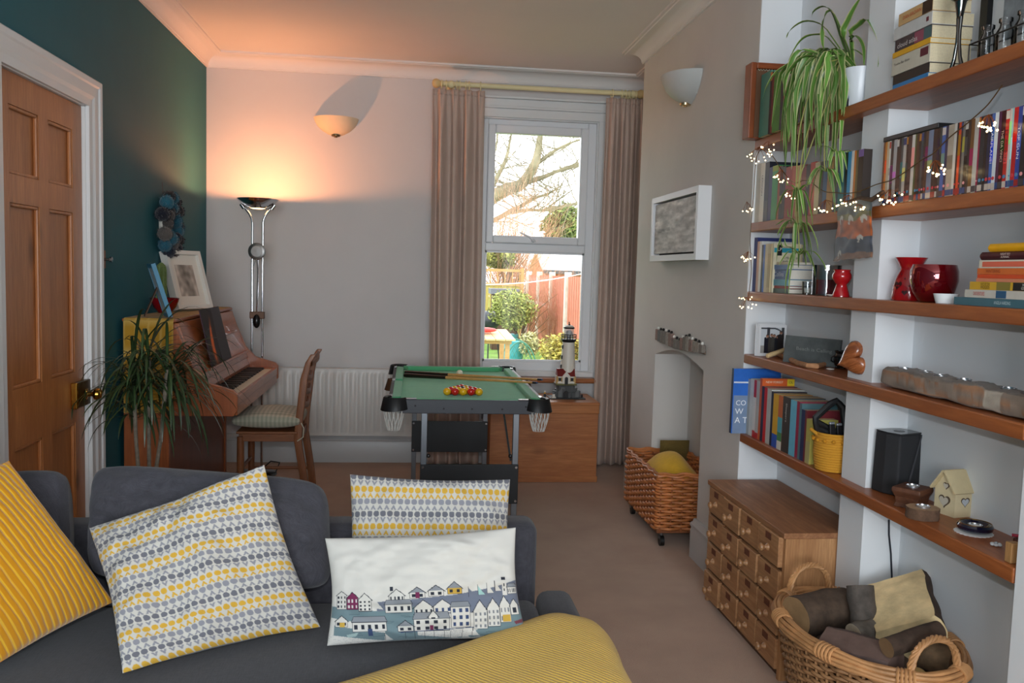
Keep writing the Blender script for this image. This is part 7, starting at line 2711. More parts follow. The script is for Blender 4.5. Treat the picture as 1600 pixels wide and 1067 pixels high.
# ================================================================== FELT HANGING AND FAIRY LIGHTS
ft = [on(px_, py_, 0, 1.372) for px_, py_ in ((1312, 320), (1361, 308), (1362, 402), (1303, 408))]
t = thing('felt_hanging', 'small felted wool landscape hanging over the shelf edge in front of the pier', 'hanging', (ft[0] + ft[1] + ft[2] + ft[3]) / 4)
org = t.location.copy()
b = MB()
NU, NV = 44, 60
cs = []
for j in range(NV + 1):
    for i in range(NU + 1):
        u, v = i / NU, j / NV
        p = (ft[0] * (1 - u) + ft[1] * u) * (1 - v) + (ft[3] * (1 - u) + ft[2] * u) * v
        wv = 0.006 * noise.noise(Vector((u * 3, v * 4, 2)))
        ed = 0.006 * noise.noise(Vector((u * 6, v * 6, 8)))
        b.v.append(tuple(p + Vector((-0.006 * math.sin(PI * u) + wv, ed, ed)) - org))
        n_ = noise.fractal(Vector((u * 1.6, v * 2.5, 3)), 0.9, 2, 3) * 0.09
        w = v + n_
        if w < 0.24:
            c = (66, 74, 76)
        elif w < 0.33:
            c = (96, 92, 50)
        elif w < 0.62:
            c = (160, 82, 40)
        elif w < 0.93:
            c = (60, 64, 74)
        else:
            c = (116, 84, 64)
        k_ = 1 + 0.35 * noise.noise(Vector((u * 7, v * 9, 5)))
        for (bu, bv) in ((0.18, 0.25), (0.48, 0.28), (0.76, 0.62), (0.22, 0.86), (0.84, 0.30)):
            du, dv_ = (u - bu) * 1.0, v - bv
            if abs(du) < 0.07 and abs(dv_ - 0.6 * abs(du)) < 0.03 or (abs(du + dv_ * 0.4) < 0.02 and -0.02 < dv_ < 0.11):
                c, k_ = (176, 170, 160), 1
        cs.append(L4(tuple(x * k_ for x in c)))
b.f = [(j * (NU + 1) + i, (j + 1) * (NU + 1) + i, (j + 1) * (NU + 1) + i + 1, j * (NU + 1) + i + 1) for j in range(NV) for i in range(NU)]
b.c = cs
b.build('felt', attr_mat(0.98, 0.9, 500, 0.4), t, smooth=True, auto=80, solid=0.006)
MB().tube([on(1318, 318, 0, 1.374) - org, on(1345, 310, 0, 1.37) - org, on(1362, 312, 0, 1.37) - org, on(1380, 300, 0, 1.378) - org], [0.006, 0.008, 0.007, 0.007], 8).build('hanging_stick', mat((80, 62, 48), 0.8, var=0.3, vscale=60), t, smooth=True)

LXP = 1.376
wire_px = [(1566, 133), (1548, 158), (1535, 172), (1512, 192), (1482, 216), (1459, 239), (1440, 250), (1415, 268), (1394, 281), (1370, 288), (1345, 298), (1325, 302), (1305, 301), (1285, 298), (1262, 282), (1240, 285), (1223, 268), (1208, 245), (1195, 232), (1184, 240), (1180, 262), (1177, 310), (1174, 345), (1172, 380), (1174, 420), (1171, 452), (1169, 470)]
W3 = [on(px_, py_, 0, LXP - (0.004 if i > 19 else 0.012)) for i, (px_, py_) in enumerate(wire_px)]
lights = thing('fairy_lights', 'string of warm fairy lights in starburst sprigs draped along the shelves', 'string lights', W3[14])
lo = W3[14].copy()
MB().tube([p_ - lo for p_ in smooth_path(W3, 130)], 0.0016, 6).build('wire', mat((110, 84, 54), 0.4, 0.6), lights, smooth=True)
bulb_m = mat((255, 236, 190), 0.3, emit=(1.0, 0.74, 0.36), estr=8.0)
clusters = [(1186, 240, 14, 15), (1200, 228, 8, 10), (1222, 274, 12, 13), (1238, 302, 9, 9), (1167, 322, 7, 10), (1169, 400, 11, 10), (1167, 474, 14, 13), (1290, 322, 10, 14), (1326, 312, 9, 11), (1341, 324, 6, 7), (1390, 306, 13, 14), (1461, 261, 13, 15), (1545, 190, 14, 16)]
for k, (cx_, cy_, n_, rpx) in enumerate(clusters):
    rpx *= 1.3
    c0 = on(cx_, cy_ - rpx * 0.55, 0, LXP - 0.014)
    b1, b2 = MB(), MB()
    for i in range(n_):
        a = rr.uniform(-0.3, PI + 0.3) if k != 6 else rr.uniform(0, 2 * PI)
        e = on(cx_ + rpx * 1.15 * math.cos(a) * rr.uniform(0.35, 1), cy_ + rpx * 0.85 * math.sin(a) * rr.uniform(0.4, 1), 0, LXP - 0.014 + rr.uniform(-0.02, 0.008))
        b1.tube([c0 - lo, (c0 + e) / 2 - lo + Vector((0, 0, 0.003)), e - lo], 0.0007, 4)
        b2.sphere(e - lo, 0.0027, 8, 6)
    sg = b1.build('sprig', mat((150, 84, 44), 0.4, 0.7), lights)
    stuff(sg)
    stuff(b2.build('bulbs', bulb_m, sg, smooth=True))
# ================================================================== SOFA
sofa_c = weave((64, 63, 69), 700, 0.95, 0.6, 0.16, 60)
SX0, SX1, SY0, SY1 = -1.32, 0.385, 1.02, 2.56
sofa = thing('sofa', 'charcoal grey fabric sofa with low arm and loose back cushions', 'sofa', ((SX0 + SX1) / 2, (SY0 + SY1) / 2, 0))
sox, soy = sofa.location.x, sofa.location.y


def sbox(name, x0, x1, y0, y1, z0, z1, bev, m=sofa_c, seg=4):
    o = MB().box(x0 - sox, x1 - sox, y0 - soy, y1 - soy, z0, z1).build(name, m, sofa, bevel=bev, seg=seg)
    me = o.data
    me.polygons.foreach_set('use_smooth', [True] * len(me.polygons))
    me.set_sharp_from_angle(angle=math.radians(40))
    return o


sbox('base', SX0 + 0.02, SX1 - 0.002, SY0 + 0.03, SY1 - 0.01, 0.05, 0.26, 0.01)
sbox('seat_cushion', SX0, SX1 - 0.003, SY0, 2.43, 0.262, 0.402, 0.035)
sbox('backrest', SX0, SX1, 2.435, SY1, 0.05, 0.617, 0.035)
sbox('arm', SX1 + 0.002, SX1 + 0.112, SY0, 2.495, 0.05, 0.405, 0.035)
for x in (SX0 + 0.08, SX1 + 0.04):
    for y in (SY0 + 0.08, SY1 - 0.12):
        MB().cyl((x - sox, y - soy, 0), (x - sox, y - soy, 0.052), 0.018, 0.024, 14).build('foot', black_plastic, sofa, smooth=True)


def pillow(parent, name, C, thick, m, nu=40, nv=40, colfn=None, backcol=None, boxy=0.5, pinch=0.03, wrinkle=0.006, seed=0, ridge=None, org=None, rnd=0.0):
    """puffed cushion between four corners C = TL, TR, BR, BL (seen from its front)"""
    C = [Vector(c) for c in C]
    if org is None:
        org = parent.location
    nrm = ((C[1] - C[0]).cross(C[3] - C[0])).normalized()
    if nrm.y > 0:
        nrm = -nrm
    b = MB()
    cs = []
    cen = (C[0] + C[1] + C[2] + C[3]) / 4
    for side in (0, 1):
        n1, n2 = (nu, nv) if side == 0 else (min(nu, 60), min(nv, 60))
        base = len(b.v)
        for j in range(n2 + 1):
            for i in range(n1 + 1):
                u, v = i / n1, j / n2
                p = (C[0] * (1 - u) + C[1] * u) * (1 - v) + (C[3] * (1 - u) + C[2] * u) * v
                su, sv = math.sin(PI * u), math.sin(PI * v)
                # edges pulled in between the corners
                ed = pinch * (su * (1 - sv) ** 2 + sv * (1 - su) ** 2)
                p = p + (cen - p) * (ed + rnd * (abs(2 * u - 1) * abs(2 * v - 1)) ** 5)
                h = (max(0, su) * max(0, sv)) ** boxy
                wr = wrinkle * noise.fractal(Vector((u * 3.2 + seed, v * 3.2, seed * 1.7)), 0.7, 2.0, 3) * min(1, 3 * su * sv + 0.2)
                d = thick / 2 * h * (1 + 0.0 * side)
                if ridge and side == 0:
                    d += ridge[1] * (abs(math.sin(PI * ridge[0] * (u if ridge[2] == 'u' else v)))) ** 0.6 - ridge[1]
                p = p + nrm * ((d + wr) if side == 0 else (-d + wr * 0.5))
                b.v.append(tuple(p - org))
                if colfn is not None:
                    cs.append(L4(colfn(u, v)) if side == 0 else L4(backcol if backcol else colfn(u, v)))
        for j in range(n2):
            for i in range(n1):
                a = base + j * (n1 + 1) + i
                f_ = (a, a + n1 + 1, a + n1 + 2, a + 1)
                b.f.append(f_ if side == 0 else f_[::-1])
    if colfn is not None:
        b.c = cs
    return b.build(name, m, parent, smooth=True, auto=85, recalc=False)


def P_y(px, py, y):
    return on(px, py, 1, y)


# loose back cushions (parts of the sofa)
bc = [P_y(146, 722, 2.40), P_y(512, 750, 2.40), P_y(520, 925, 2.30), P_y(135, 905, 2.30)]
pillow(sofa, 'back_cushion', bc, 0.20, sofa_c, 60, 50, boxy=0.27, pinch=0.0, wrinkle=0.030, seed=3, rnd=0.10)
bc2 = [P_y(-60, 740, 2.42), P_y(105, 733, 2.40), P_y(112, 905, 2.32), P_y(-60, 905, 2.32)]
pillow(sofa, 'back_cushion', bc2, 0.16, sofa_c, 40, 40, boxy=0.27, pinch=0.0, wrinkle=0.025, seed=5, rnd=0.10)

# ================================================================== SCATTER CUSHIONS
CREAM_, YEL, GR1, GR2 = (192, 188, 180), (198, 156, 58), (134, 134, 142), (104, 104, 112)


def hex_print(nx, ny, off=0.0):
    """rows of hexagons and chevrons: yellow, light grey, dark grey"""
    def f(u, v):
        rowf = v * ny + off
        r = int(math.floor(rowf))
        fy = rowf - r
        fx = (u * nx + (0.5 if r % 2 else 0.0)) % 1.0
        k = r % 3
        hexc = (YEL, GR1, GR2)[k]
        che = (YEL, GR1, GR1)[k]
        if fy < 0.54:
            x, y = (fx - 0.5) * 1.0, (fy - 0.27) / 0.54
            ax, ay = abs(x), abs(y)
            if ay < 0.44 and ax < 0.41 and ax * 0.9 + ay * 0.75 < 0.52:
                return hexc
            return CREAM_
        y = (fy - 0.54) / 0.46
        x = abs(((u * nx) + (0.5 if r % 2 else 0.0)) % 1.0 - 0.5) * 2
        if k == 2:
            y = 1 - y
        if 0.06 < y < 0.94:
            lim = y * 0.92
            if lim - 0.55 < x < lim and x < 0.80:
                return che
        return CREAM_
    return f


cloth_print = attr_mat(0.92, 0.35, 900, 0.1, 0.2)
A = [P_y(140, 825, 2.215), P_y(413, 727, 2.245), on(500, 979, 2, 0.425), on(192, 1052, 2, 0.425)]
t = thing('scatter_cushion', 'large square cushion printed with rows of yellow and grey hexagons, tilted on the sofa', 'cushion', (A[2] + A[3]) / 2)
pillow(t, 'cover', A, 0.15, cloth_print, 300, 300, hex_print(24, 16.0, 2.3), (150, 150, 154), boxy=0.42, pinch=0.06, wrinkle=0.022, seed=1)
Bc = [P_y(547, 741, 2.385), P_y(797, 749, 2.385)]
Bc += [Vector((Bc[1].x + 0.0, 2.255, 0.42)), Vector((Bc[0].x + 0.0, 2.255, 0.42))]
t = thing('scatter_cushion', 'hexagon printed cushion standing upright behind the harbour cushion', 'cushion', (Bc[2] + Bc[3]) / 2)
pillow(t, 'cover', Bc, 0.12, cloth_print, 260, 260, hex_print(24, 11.0, 2.15), (150, 150, 154), boxy=0.40, pinch=0.05, wrinkle=0.020, seed=2)


# harbour town print
class Raster:
    def __init__(s, w, h, bgc):
        s.w, s.h = w, h
        s.a = np.zeros((h, w, 3))
        s.a[:] = bgc
        s.Y, s.X = np.mgrid[0:h, 0:w]

    def xy(s, x, y):     # print units: x 0..1000 left to right, y 0..570 top to bottom
        return x / 1000 * s.w, y / 570 * s.h

    def poly(s, pts, col):
        P_ = [s.xy(*p) for p in pts]
        m = np.zeros((s.h, s.w), bool)
        k = len(P_)
        for i in range(k):
            (x0, y0), (x1, y1) = P_[i], P_[(i + 1) % k]
            if y0 == y1:
                continue
            c = ((y0 <= s.Y) & (s.Y < y1)) | ((y1 <= s.Y) & (s.Y < y0))
            xi = x0 + (s.Y - y0) * (x1 - x0) / (y1 - y0)
            m ^= c & (s.X < xi)
        s.a[m] = col

    def line(s, p, q, col, w=0.8):
        (x0, y0), (x1, y1) = s.xy(*p), s.xy(*q)
        dx, dy_ = x1 - x0, y1 - y0
        l2 = dx * dx + dy_ * dy_ + 1e-9
        t_ = np.clip(((s.X - x0) * dx + (s.Y - y0) * dy_) / l2, 0, 1)
        d = np.hypot(s.X - x0 - t_ * dx, s.Y - y0 - t_ * dy_)
        s.a[d < w] = col

    def rect(s, x0, y0, x1, y1, col):
        s.poly([(x0, y0), (x1, y0), (x1, y1), (x0, y1)], col)


INK, SEA, SLATE, ROOF, CLR = (44, 48, 58), (104, 124, 130), (104, 110, 126), (128, 132, 138), (200, 197, 191)
R_ = Raster(440, 260, CLR)
R_.poly([(270, 352), (420, 345), (640, 330), (830, 300), (960, 268), (960, 420), (270, 430)], SLATE)
R_.poly([(40, 370), (280, 400), (460, 380), (460, 430), (300, 480), (40, 430)], SEA)
R_.poly([(60, 470), (330, 520), (620, 560), (840, 520), (1000, 420), (1000, 490), (820, 545), (560, 568), (320, 566), (60, 520)], SEA)
R_.poly([(300, 420), (450, 420), (450, 560), (300, 540)], SEA)
R_.poly([(720, 520), (900, 440), (1000, 400), (1000, 450), (860, 530), (700, 560)], SEA)
rn = random.Random(6)
for k in range(46):
    x, y = rn.uniform(50, 960), rn.uniform(380, 560)
    xi, yi = R_.xy(x, y)
    if tuple(R_.a[min(R_.h - 1, int(yi)), min(R_.w - 1, int(xi))]) == SEA:
        R_.line((x, y), (x + rn.uniform(20, 70), y + rn.uniform(-6, 6)), (74, 94, 102), 0.5)


def house(x0, x1, base, wall, peak, wc, rc=None, rows=2, cols=3, win=INK, hip=False, door=None):
    xm = (x0 + x1) / 2
    R_.poly([(x0, base), (x0, wall), (x1, wall), (x1, base)], wc)
    if rc is None:
        R_.poly([(x0 - 3, wall), (xm, peak), (x1 + 3, wall)], wc)
    elif hip:
        R_.poly([(x0 - 5, wall), (x0 + 6, peak), (x1 - 6, peak), (x1 + 5, wall)], rc)
    else:
        R_.poly([(x0 - 6, wall), (xm, peak), (x1 + 6, wall)], rc)
    for p, q in (((x0, base), (x0, wall)), ((x1, base), (x1, wall)), ((x0, base), (x1, base))):
        R_.line(p, q, INK, 0.55)
    if not hip:
        R_.line((x0 - 6, wall + 4), (xm, peak), INK, 0.8)
        R_.line((x1 + 6, wall + 4), (xm, peak), INK, 0.8)
    else:
        for p, q in (((x0 - 5, wall), (x0 + 6, peak)), ((x0 + 6, peak), (x1 - 6, peak)), ((x1 - 6, peak), (x1 + 5, wall)), ((x0 - 5, wall), (x1 + 5, wall))):
            R_.line(p, q, INK, 0.55)
    for r in range(rows):
        for c in range(cols):
            cx = x0 + (x1 - x0) * (c + 0.5) / cols
            cy = wall + (base - wall) * (r + 0.5) / rows
            w_, h_ = (x1 - x0) / cols * 0.22, (base - wall) / rows * 0.26
            R_.rect(cx - w_, cy - h_, cx + w_, cy + h_, win)
    if door:
        R_.rect(xm - 9, base - 30, xm + 9, base, door)


PLUM, MUST, NAVY = (112, 44, 78), (190, 156, 70), (56, 70, 104)
# back row
house(330, 400, 350, 322, 290, CLR, None, 1, 4)
R_.rect(336, 278, 348, 300, INK)
house(425, 495, 340, 312, 284, CLR, ROOF, 1, 2, door=PLUM)
house(512, 582, 334, 306, 278, CLR, ROOF, 1, 2)
house(600, 668, 326, 298, 264, MUST, ROOF, 1, 2)
for k, (x, c) in enumerate(((700, SLATE), (745, (150, 186, 182)), (790, CLR), (832, CLR))):
    R_.poly([(x, 345 - k * 8), (x, 296 - k * 8), (x + 34, 345 - k * 8)], c)
    R_.line((x, 345 - k * 8), (x, 294 - k * 8), INK, 0.5)
R_.rect(872, 262, 896, 345, CLR)
R_.rect(870, 250, 892, 266, INK)
for y in (285, 310):
    R_.rect(880, y, 888, y + 14, INK)
house(900, 955, 340, 305, 285, CLR, ROOF, 1, 5, hip=True)
# left group
house(70, 122, 385, 310, 290, CLR, None, 3, 3)
house(126, 182, 388, 328, 296, PLUM, None, 2, 3, win=(196, 190, 190))
house(184, 246, 398, 340, 304, CLR, None, 3, 3)
R_.poly([(265, 385), (265, 340), (300, 392)], CLR)
house(310, 432, 410, 368, 345, CLR, ROOF, 1, 4, hip=True)
house(440, 530, 420, 390, 350, CLR, None, 1, 4)
house(530, 615, 418, 385, 350, CLR, None, 1, 3, win=NAVY)
house(436, 600, 512, 448, 412, CLR, ROOF, 2, 4, hip=True, door=PLUM)
house(505, 548, 448, 436, 405, CLR, None, 1, 1)
house(610, 700, 498, 392, 366, CLR, ROOF, 3, 3, win=NAVY, hip=True)
house(716, 782, 510, 420, 362, CLR, None, 3, 3, win=(120, 122, 128))
house(784, 846, 500, 410, 356, CLR, None, 3, 3, win=(120, 122, 128))
house(848, 902, 482, 400, 346, CLR, None, 2, 3, win=(120, 122, 128))
house(905, 950, 448, 400, 366, CLR, None, 1, 1)
R_.rect(860, 445, 900, 478, MUST)
house(360, 432, 512, 482, 450, CLR, ROOF, 1, 2)
R_.line((372, 516), (715, 500), NAVY, 0.9)
for x in range(390, 620, 46):
    R_.line((x, 512), (x, 556), INK, 0.5)
house(66, 128, 478, 448, 420, CLR, None, 1, 2)
R_.rect(88, 455, 112, 480, MUST)
house(150, 310, 505, 455, 426, CLR, ROOF, 1, 5, hip=True)
R_.rect(222, 490, 242, 530, NAVY)
for x, y in ((600, 560), (655, 556), (705, 548), (290, 560)):
    R_.poly([(x, y), (x + 6, y - 44), (x + 40, y)], CLR)
    R_.line((x + 4, y), (x + 6, y - 46), INK, 0.5)
for x, y, c in ((790, 540, CLR), (850, 524, CLR), (915, 480, (112, 60, 70)), (960, 460, (160, 176, 174)), (120, 520, (150, 170, 168))):
    R_.poly([(x, y), (x + 56, y - 12), (x + 44, y + 8), (x + 8, y + 14)], c)
for k in range(900):
    x, y = rn.uniform(0, 1000), rn.uniform(515, 568)
    xi, yi = R_.xy(x, y)
    if tuple(R_.a[min(R_.h - 1, int(yi)), min(R_.w - 1, int(xi))]) == CLR:
        R_.a[min(R_.h - 1, int(yi)), min(R_.w - 1, int(xi))] = (150, 152, 158)
HB = R_.a


def harbour(u, v):
    return tuple(HB[min(R_.h - 1, int(v * R_.h)), min(R_.w - 1, int((0.035 + 0.93 * u) * R_.w))])


Hc = [P_y(508, 841, 2.165), P_y(806, 824, 2.165), on(824, 999, 2, 0.425), on(511, 1009, 2, 0.425)]
t = thing('scatter_cushion', 'white oblong cushion printed with a harbour town of little houses and boats', 'cushion', (Hc[2] + Hc[3]) / 2)
pillow(t, 'cover', Hc, 0.13, cloth_print, 440, 260, harbour, (112, 112, 118), boxy=0.38, pinch=0.06, wrinkle=0.016, seed=4)

# yellow corduroy cushion
q_top, q_right, q_bot = P_y(14, 720, 2.235), P_y(178, 940, 2.235), on(-8, 1040, 2, 0.425)
q_left = q_top + q_bot - q_right
t = thing('scatter_cushion', 'mustard yellow jumbo corduroy cushion standing on one corner at the sofa end', 'cushion', q_bot)
Yc = [q_left, q_top, q_right, q_bot]
pillow(t, 'cover', Yc, 0.15, attr_mat(0.95, 0.5, 600, 0.5, 0.2), 260, 60,
       lambda u, v: (208, 162, 36) if (u * 19) % 1.0 < 0.16 or (u * 19) % 1.0 > 0.84 else (186, 124, 8), (186, 124, 8), boxy=0.42, pinch=0.03, wrinkle=0.01, seed=9, ridge=(19, 0.006, 'u'))

# ================================================================== THROW
t = thing('throw_blanket', 'chunky mustard yellow woven throw spread over the sofa seat and arm', 'blanket', (0.3, 1.7, 0.43))
E_ = [Vector(p) for p in ((-0.42, 1.70, 0.425), (-0.24, 1.80, 0.428), (-0.07, 1.895, 0.430), (0.12, 2.01, 0.436), (0.29, 2.11, 0.448), (0.375, 2.145, 0.458), (0.43, 2.14, 0.458), (0.49, 2.115, 0.445), (0.525, 2.08, 0.39), (0.545, 2.03, 0.28), (0.56, 1.98, 0.13))]
ES = smooth_path(E_, 80)
b = MB()


def thr(u, v):
    p = ES[int(round(u * 80))].copy()
    p = p + Vector((-0.05 * v * (1 - u), -0.80 * v, 0))
    rise = 0.012 * math.sin(PI * min(1, v * 6)) if v < 1 / 6 else 0
    p.z += 0.006 * noise.noise(Vector((u * 4, v * 5, 2))) + 0.004 + 0.010 * math.sin(min(1.0, v * 12) * PI / 2)
    if u > 0.72:
        k = (u - 0.72) / 0.28
        p.x += 0.016 * math.sin(v * 16 + 1) * k
    return p - t.location


b.sheet(thr, 80, 80)
m_, n_, bs = base_mat('chunky_weave')
va = mapping(n_, (1, 1, 1))
wv1 = n_.nodes.new('ShaderNodeTexWave')
wv1.inputs['Scale'].default_value = 46
wv1.inputs['Distortion'].default_value = 1.5
wv1.inputs['Detail'].default_value = 1
wv1.bands_direction = 'DIAGONAL'
n_.links.new(va, wv1.inputs['Vector'])
nf = noise_node(n_, va, 420, 2)
n_.links.new(mix(n_, ramp(n_, wv1.outputs['Fac'], [(0.2, (0, 0, 0, 1)), (0.8, (1, 1, 1, 1))]), L4((198, 152, 46)), L4((230, 190, 80))), bs.inputs['Base Color'])
bs.inputs['Roughness'].default_value = 0.95
bs.inputs['Sheen Weight'].default_value = 0.2
bump_to(n_, bs, mix(n_, 0.5, wv1.outputs['Fac'], nf), 0.9, 0.004)
b.build('woven_cloth', m_, t, smooth=True, auto=85, solid=0.010)
# ================================================================== GARDEN BEYOND THE WINDOW
GZ = -0.45
struct(MB().box(-14, 14, BY + 0.29, 60, GZ - 0.2, GZ).build('garden_lawn', mat((104, 140, 60), 0.95, var=0.35, vscale=2.2, bump=0.8, bscale=30)), 'green garden lawn seen through the window')
timber = wood((206, 164, 104), (178, 132, 76), 'x', 1.2, 0.7)
concrete = mat((206, 200, 188), 0.9, var=0.1, vscale=10)
redfence = wood((206, 130, 104), (184, 106, 82), 'z', 1.0, 0.8)
FXS = 2.97
gf = 'fence panels along the garden side'
nb = 16
pm_ = None
posts_y = [12.5, 14.35, 16.2, 18.05, 19.9, 21.75]
sfn = thing('side_fence', 'red-brown board fence with pale concrete posts along the garden side', 'fence', (FXS, 0, GZ))
for k, y in enumerate(posts_y):
    MB().box(-0.06, 0.06, y - 0.06, y + 0.06, 0, 1.84).build('post', concrete, sfn, bevel=0.01)
for k in range(len(posts_y) - 1):
    ya_ = posts_y[k] + 0.065
    Lp = posts_y[k + 1] - posts_y[k] - 0.13
    for i in range(nb):
        if pm_ is None:
            pm_ = MB().box(-0.012, 0.012, 0.0, Lp / nb - 0.008, 0.06, 1.76).build('board', redfence, sfn)
            pm_.location = (0, ya_, 0)
        else:
            share(pm_, 'board', sfn, T(0.006 * (i % 2), ya_ + Lp * i / nb, 0))
    for z in (0.3, 1.5):
        MB().box(0.018, 0.05, ya_, ya_ + Lp, z, z + 0.07).build('rail', redfence, sfn)
yel_f = wood((196, 180, 96), (158, 140, 66), 'z', 1.0, 0.8)
efn = thing('end_fence', 'mossy yellow board fence with a trellis top at the garden end', 'fence', (0, 22.4, GZ))
for k in range(3):
    x1 = FXS - 0.1 - k * 1.5 - 1.42
    for i in range(12):
        MB().box(x1 + 1.40 * i / 12, x1 + 1.40 * (i + 1) / 12 - 0.01, 0, 0.02, 0.05, 1.45).build('board', yel_f, efn)
    for i in range(8):
        MB().box(x1 + 1.36 * i / 7, x1 + 1.36 * i / 7 + 0.03, 0, 0.02, 1.52, 1.82).build('trellis_slat', timber, efn)
    for z in (1.45, 1.82):
        MB().box(x1, x1 + 1.40, -0.02, 0.04, z, z + 0.07).build('rail', timber, efn)
    MB().box(x1 + 1.40, x1 + 1.48, -0.04, 0.05, 0, 1.92).build('post', timber, efn)
# neighbour's shed
sf, sr_ = on(853, 419, 1, 26.0), on(831, 419, 1, 29.0)
sap = on(841, 394, 1, 27.5)
t = thing('garden_shed', 'timber shed with a felt roof whitened for reflected sky, beyond the fence', 'shed', (sf.x, 26.0, GZ))
ez, az = sf.z - GZ, sap.z - GZ
b = MB().prism([(0, 0), (3.0, 0), (3.0, ez), (1.5, az - 0.05), (0, ez)], 0, 4.0, frame((0, 0, 0), (0, 1, 0), (0, 0, 1), (1, 0, 0)))
b.build('walls', wood((206, 132, 90), (176, 104, 66), 'y', 1.0, 0.8), t, recalc=True)
for s_ in (0, 1):
    y0 = -0.12 if s_ == 0 else 3.12
    b = MB()
    b.add([(-0.12, y0, ez - 0.06), (4.1, y0, ez - 0.06), (4.1, 1.5, az), (-0.12, 1.5, az)], [(0, 1, 2, 3)])
    b.build('roof_slope', mat((226, 226, 228), 0.5), t, solid=0.05)  # grey felt coloured near-white to imitate sky reflected on the wet roof
MB().box(-0.1, 4.1, -0.16, -0.10, ez - 0.16, ez - 0.06).build('gutter', mat((80, 84, 88), 0.5), t)


def grow(b, p, d, ln, r, lev, rn, spread=0.6, segs=4):
    pts, rs = [p.copy()], [r]
    q = p.copy()
    kids = []
    for i in range(segs):
        d = (d + Vector((rn.uniform(-1, 1), rn.uniform(-0.4, 0.4), rn.uniform(-0.8, 1))) * 0.22).normalized()
        q = q + d * ln / segs
        pts.append(q.copy())
        rs.append(r * (1 - 0.6 * (i + 1) / segs))
        if lev > 0 and i > 0:
            kids.append((q.copy(), d.copy(), rs[-1]))
    b.tube(pts, rs, 4 if r < 0.03 else 6, cap=False)
    for (kp, kd, kr) in kids:
        for _ in range(2 if lev > 1 else 2):
            e = (kd + Vector((rn.uniform(-1, 1), rn.uniform(-0.3, 0.3), rn.uniform(-1, 1))) * spread).normalized()
            grow(b, kp, e, ln * rn.uniform(0.45, 0.7), kr * 0.6, lev - 1, rn, spread, 3)


TY = 29.0
rn = random.Random(11)
tp = lambda x, y: on(x, y, 1, TY)
base_ = tp(690, 470)
t = thing('bare_tree', 'large bare winter tree with spreading lichen-covered limbs behind the garden', 'tree', (base_.x, TY, GZ))
org = Vector((base_.x, TY, GZ))
bark_l = mat((138, 130, 104), 0.9, var=0.25, vscale=3)
b = MB()
limbs = [([(690, 560), (694, 440), (712, 372), (757, 318), (790, 297), (815, 288), (832, 262), (840, 240), (845, 212), (850, 170)], 0.34), ([(790, 297), (818, 286), (848, 277), (876, 266), (912, 258)], 0.13),
         ([(712, 372), (770, 345), (808, 325), (835, 310), (858, 302), (880, 288)], 0.10), ([(800, 332), (826, 328), (850, 328), (870, 315), (892, 298)], 0.07), ([(757, 318), (775, 280), (790, 250), (800, 215), (806, 180)], 0.10), ([(832, 262), (860, 240), (885, 226), (915, 215)], 0.08), ([(730, 350), (752, 282), (772, 240), (780, 205)], 0.09), ([(876, 266), (930, 250), (990, 246), (1050, 232)], 0.08), ([(850, 328), (900, 318), (960, 300), (1020, 296)], 0.07), ([(850, 170), (900, 160), (960, 170)], 0.08)]
for pts_, r in limbs:
    W3 = smooth_path([Vector((tp(*q_).x, TY + rn.uniform(-0.6, 0.6) * (i > 2), max(GZ, tp(*q_).z))) - org for i, q_ in enumerate(pts_)], 26)
    b.tube(W3, [r * (1 - 0.8 * i / 26) for i in range(27)], 7, cap=False)
    for i in range(6 if r > 0.2 else 3, 26):
        for _ in range(1):
            d = Vector((rn.uniform(-1, 1), rn.uniform(-0.5, 0.5), rn.uniform(-0.7, 1.0))).normalized()
            grow(b, W3[i], d, rn.uniform(0.7, 1.5), 0.026 * (1 - i / 40), 2, rn)
b.build('limbs', bark_l, t, smooth=True, auto=80)


def twig_bush(name, label, px0, px1, pyt, y, rgb, n, seed, zb=GZ, r=0.02, lev=1):
    rn = random.Random(seed)
    a, c = on(px0, pyt, 1, y), on(px1, pyt, 1, y)
    cx, w_, h = (a.x + c.x) / 2, (c.x - a.x) / 2, a.z - zb
    t = thing(name, label, 'shrub', (cx, y, zb))
    b = MB()
    for k in range(n):
        d = Vector((rn.uniform(-1, 1) * w_ / h * 1.1, rn.uniform(-0.25, 0.25), 1)).normalized()
        grow(b, Vector((rn.uniform(-0.3, 0.3) * w_, rn.uniform(-0.2, 0.2), 0)), d, h * rn.uniform(0.55, 0.92), r, lev, rn, 0.5, 6)
    stuff(b.build('twigs', mat(rgb, 0.9, var=0.2, vscale=3), t))
    return t


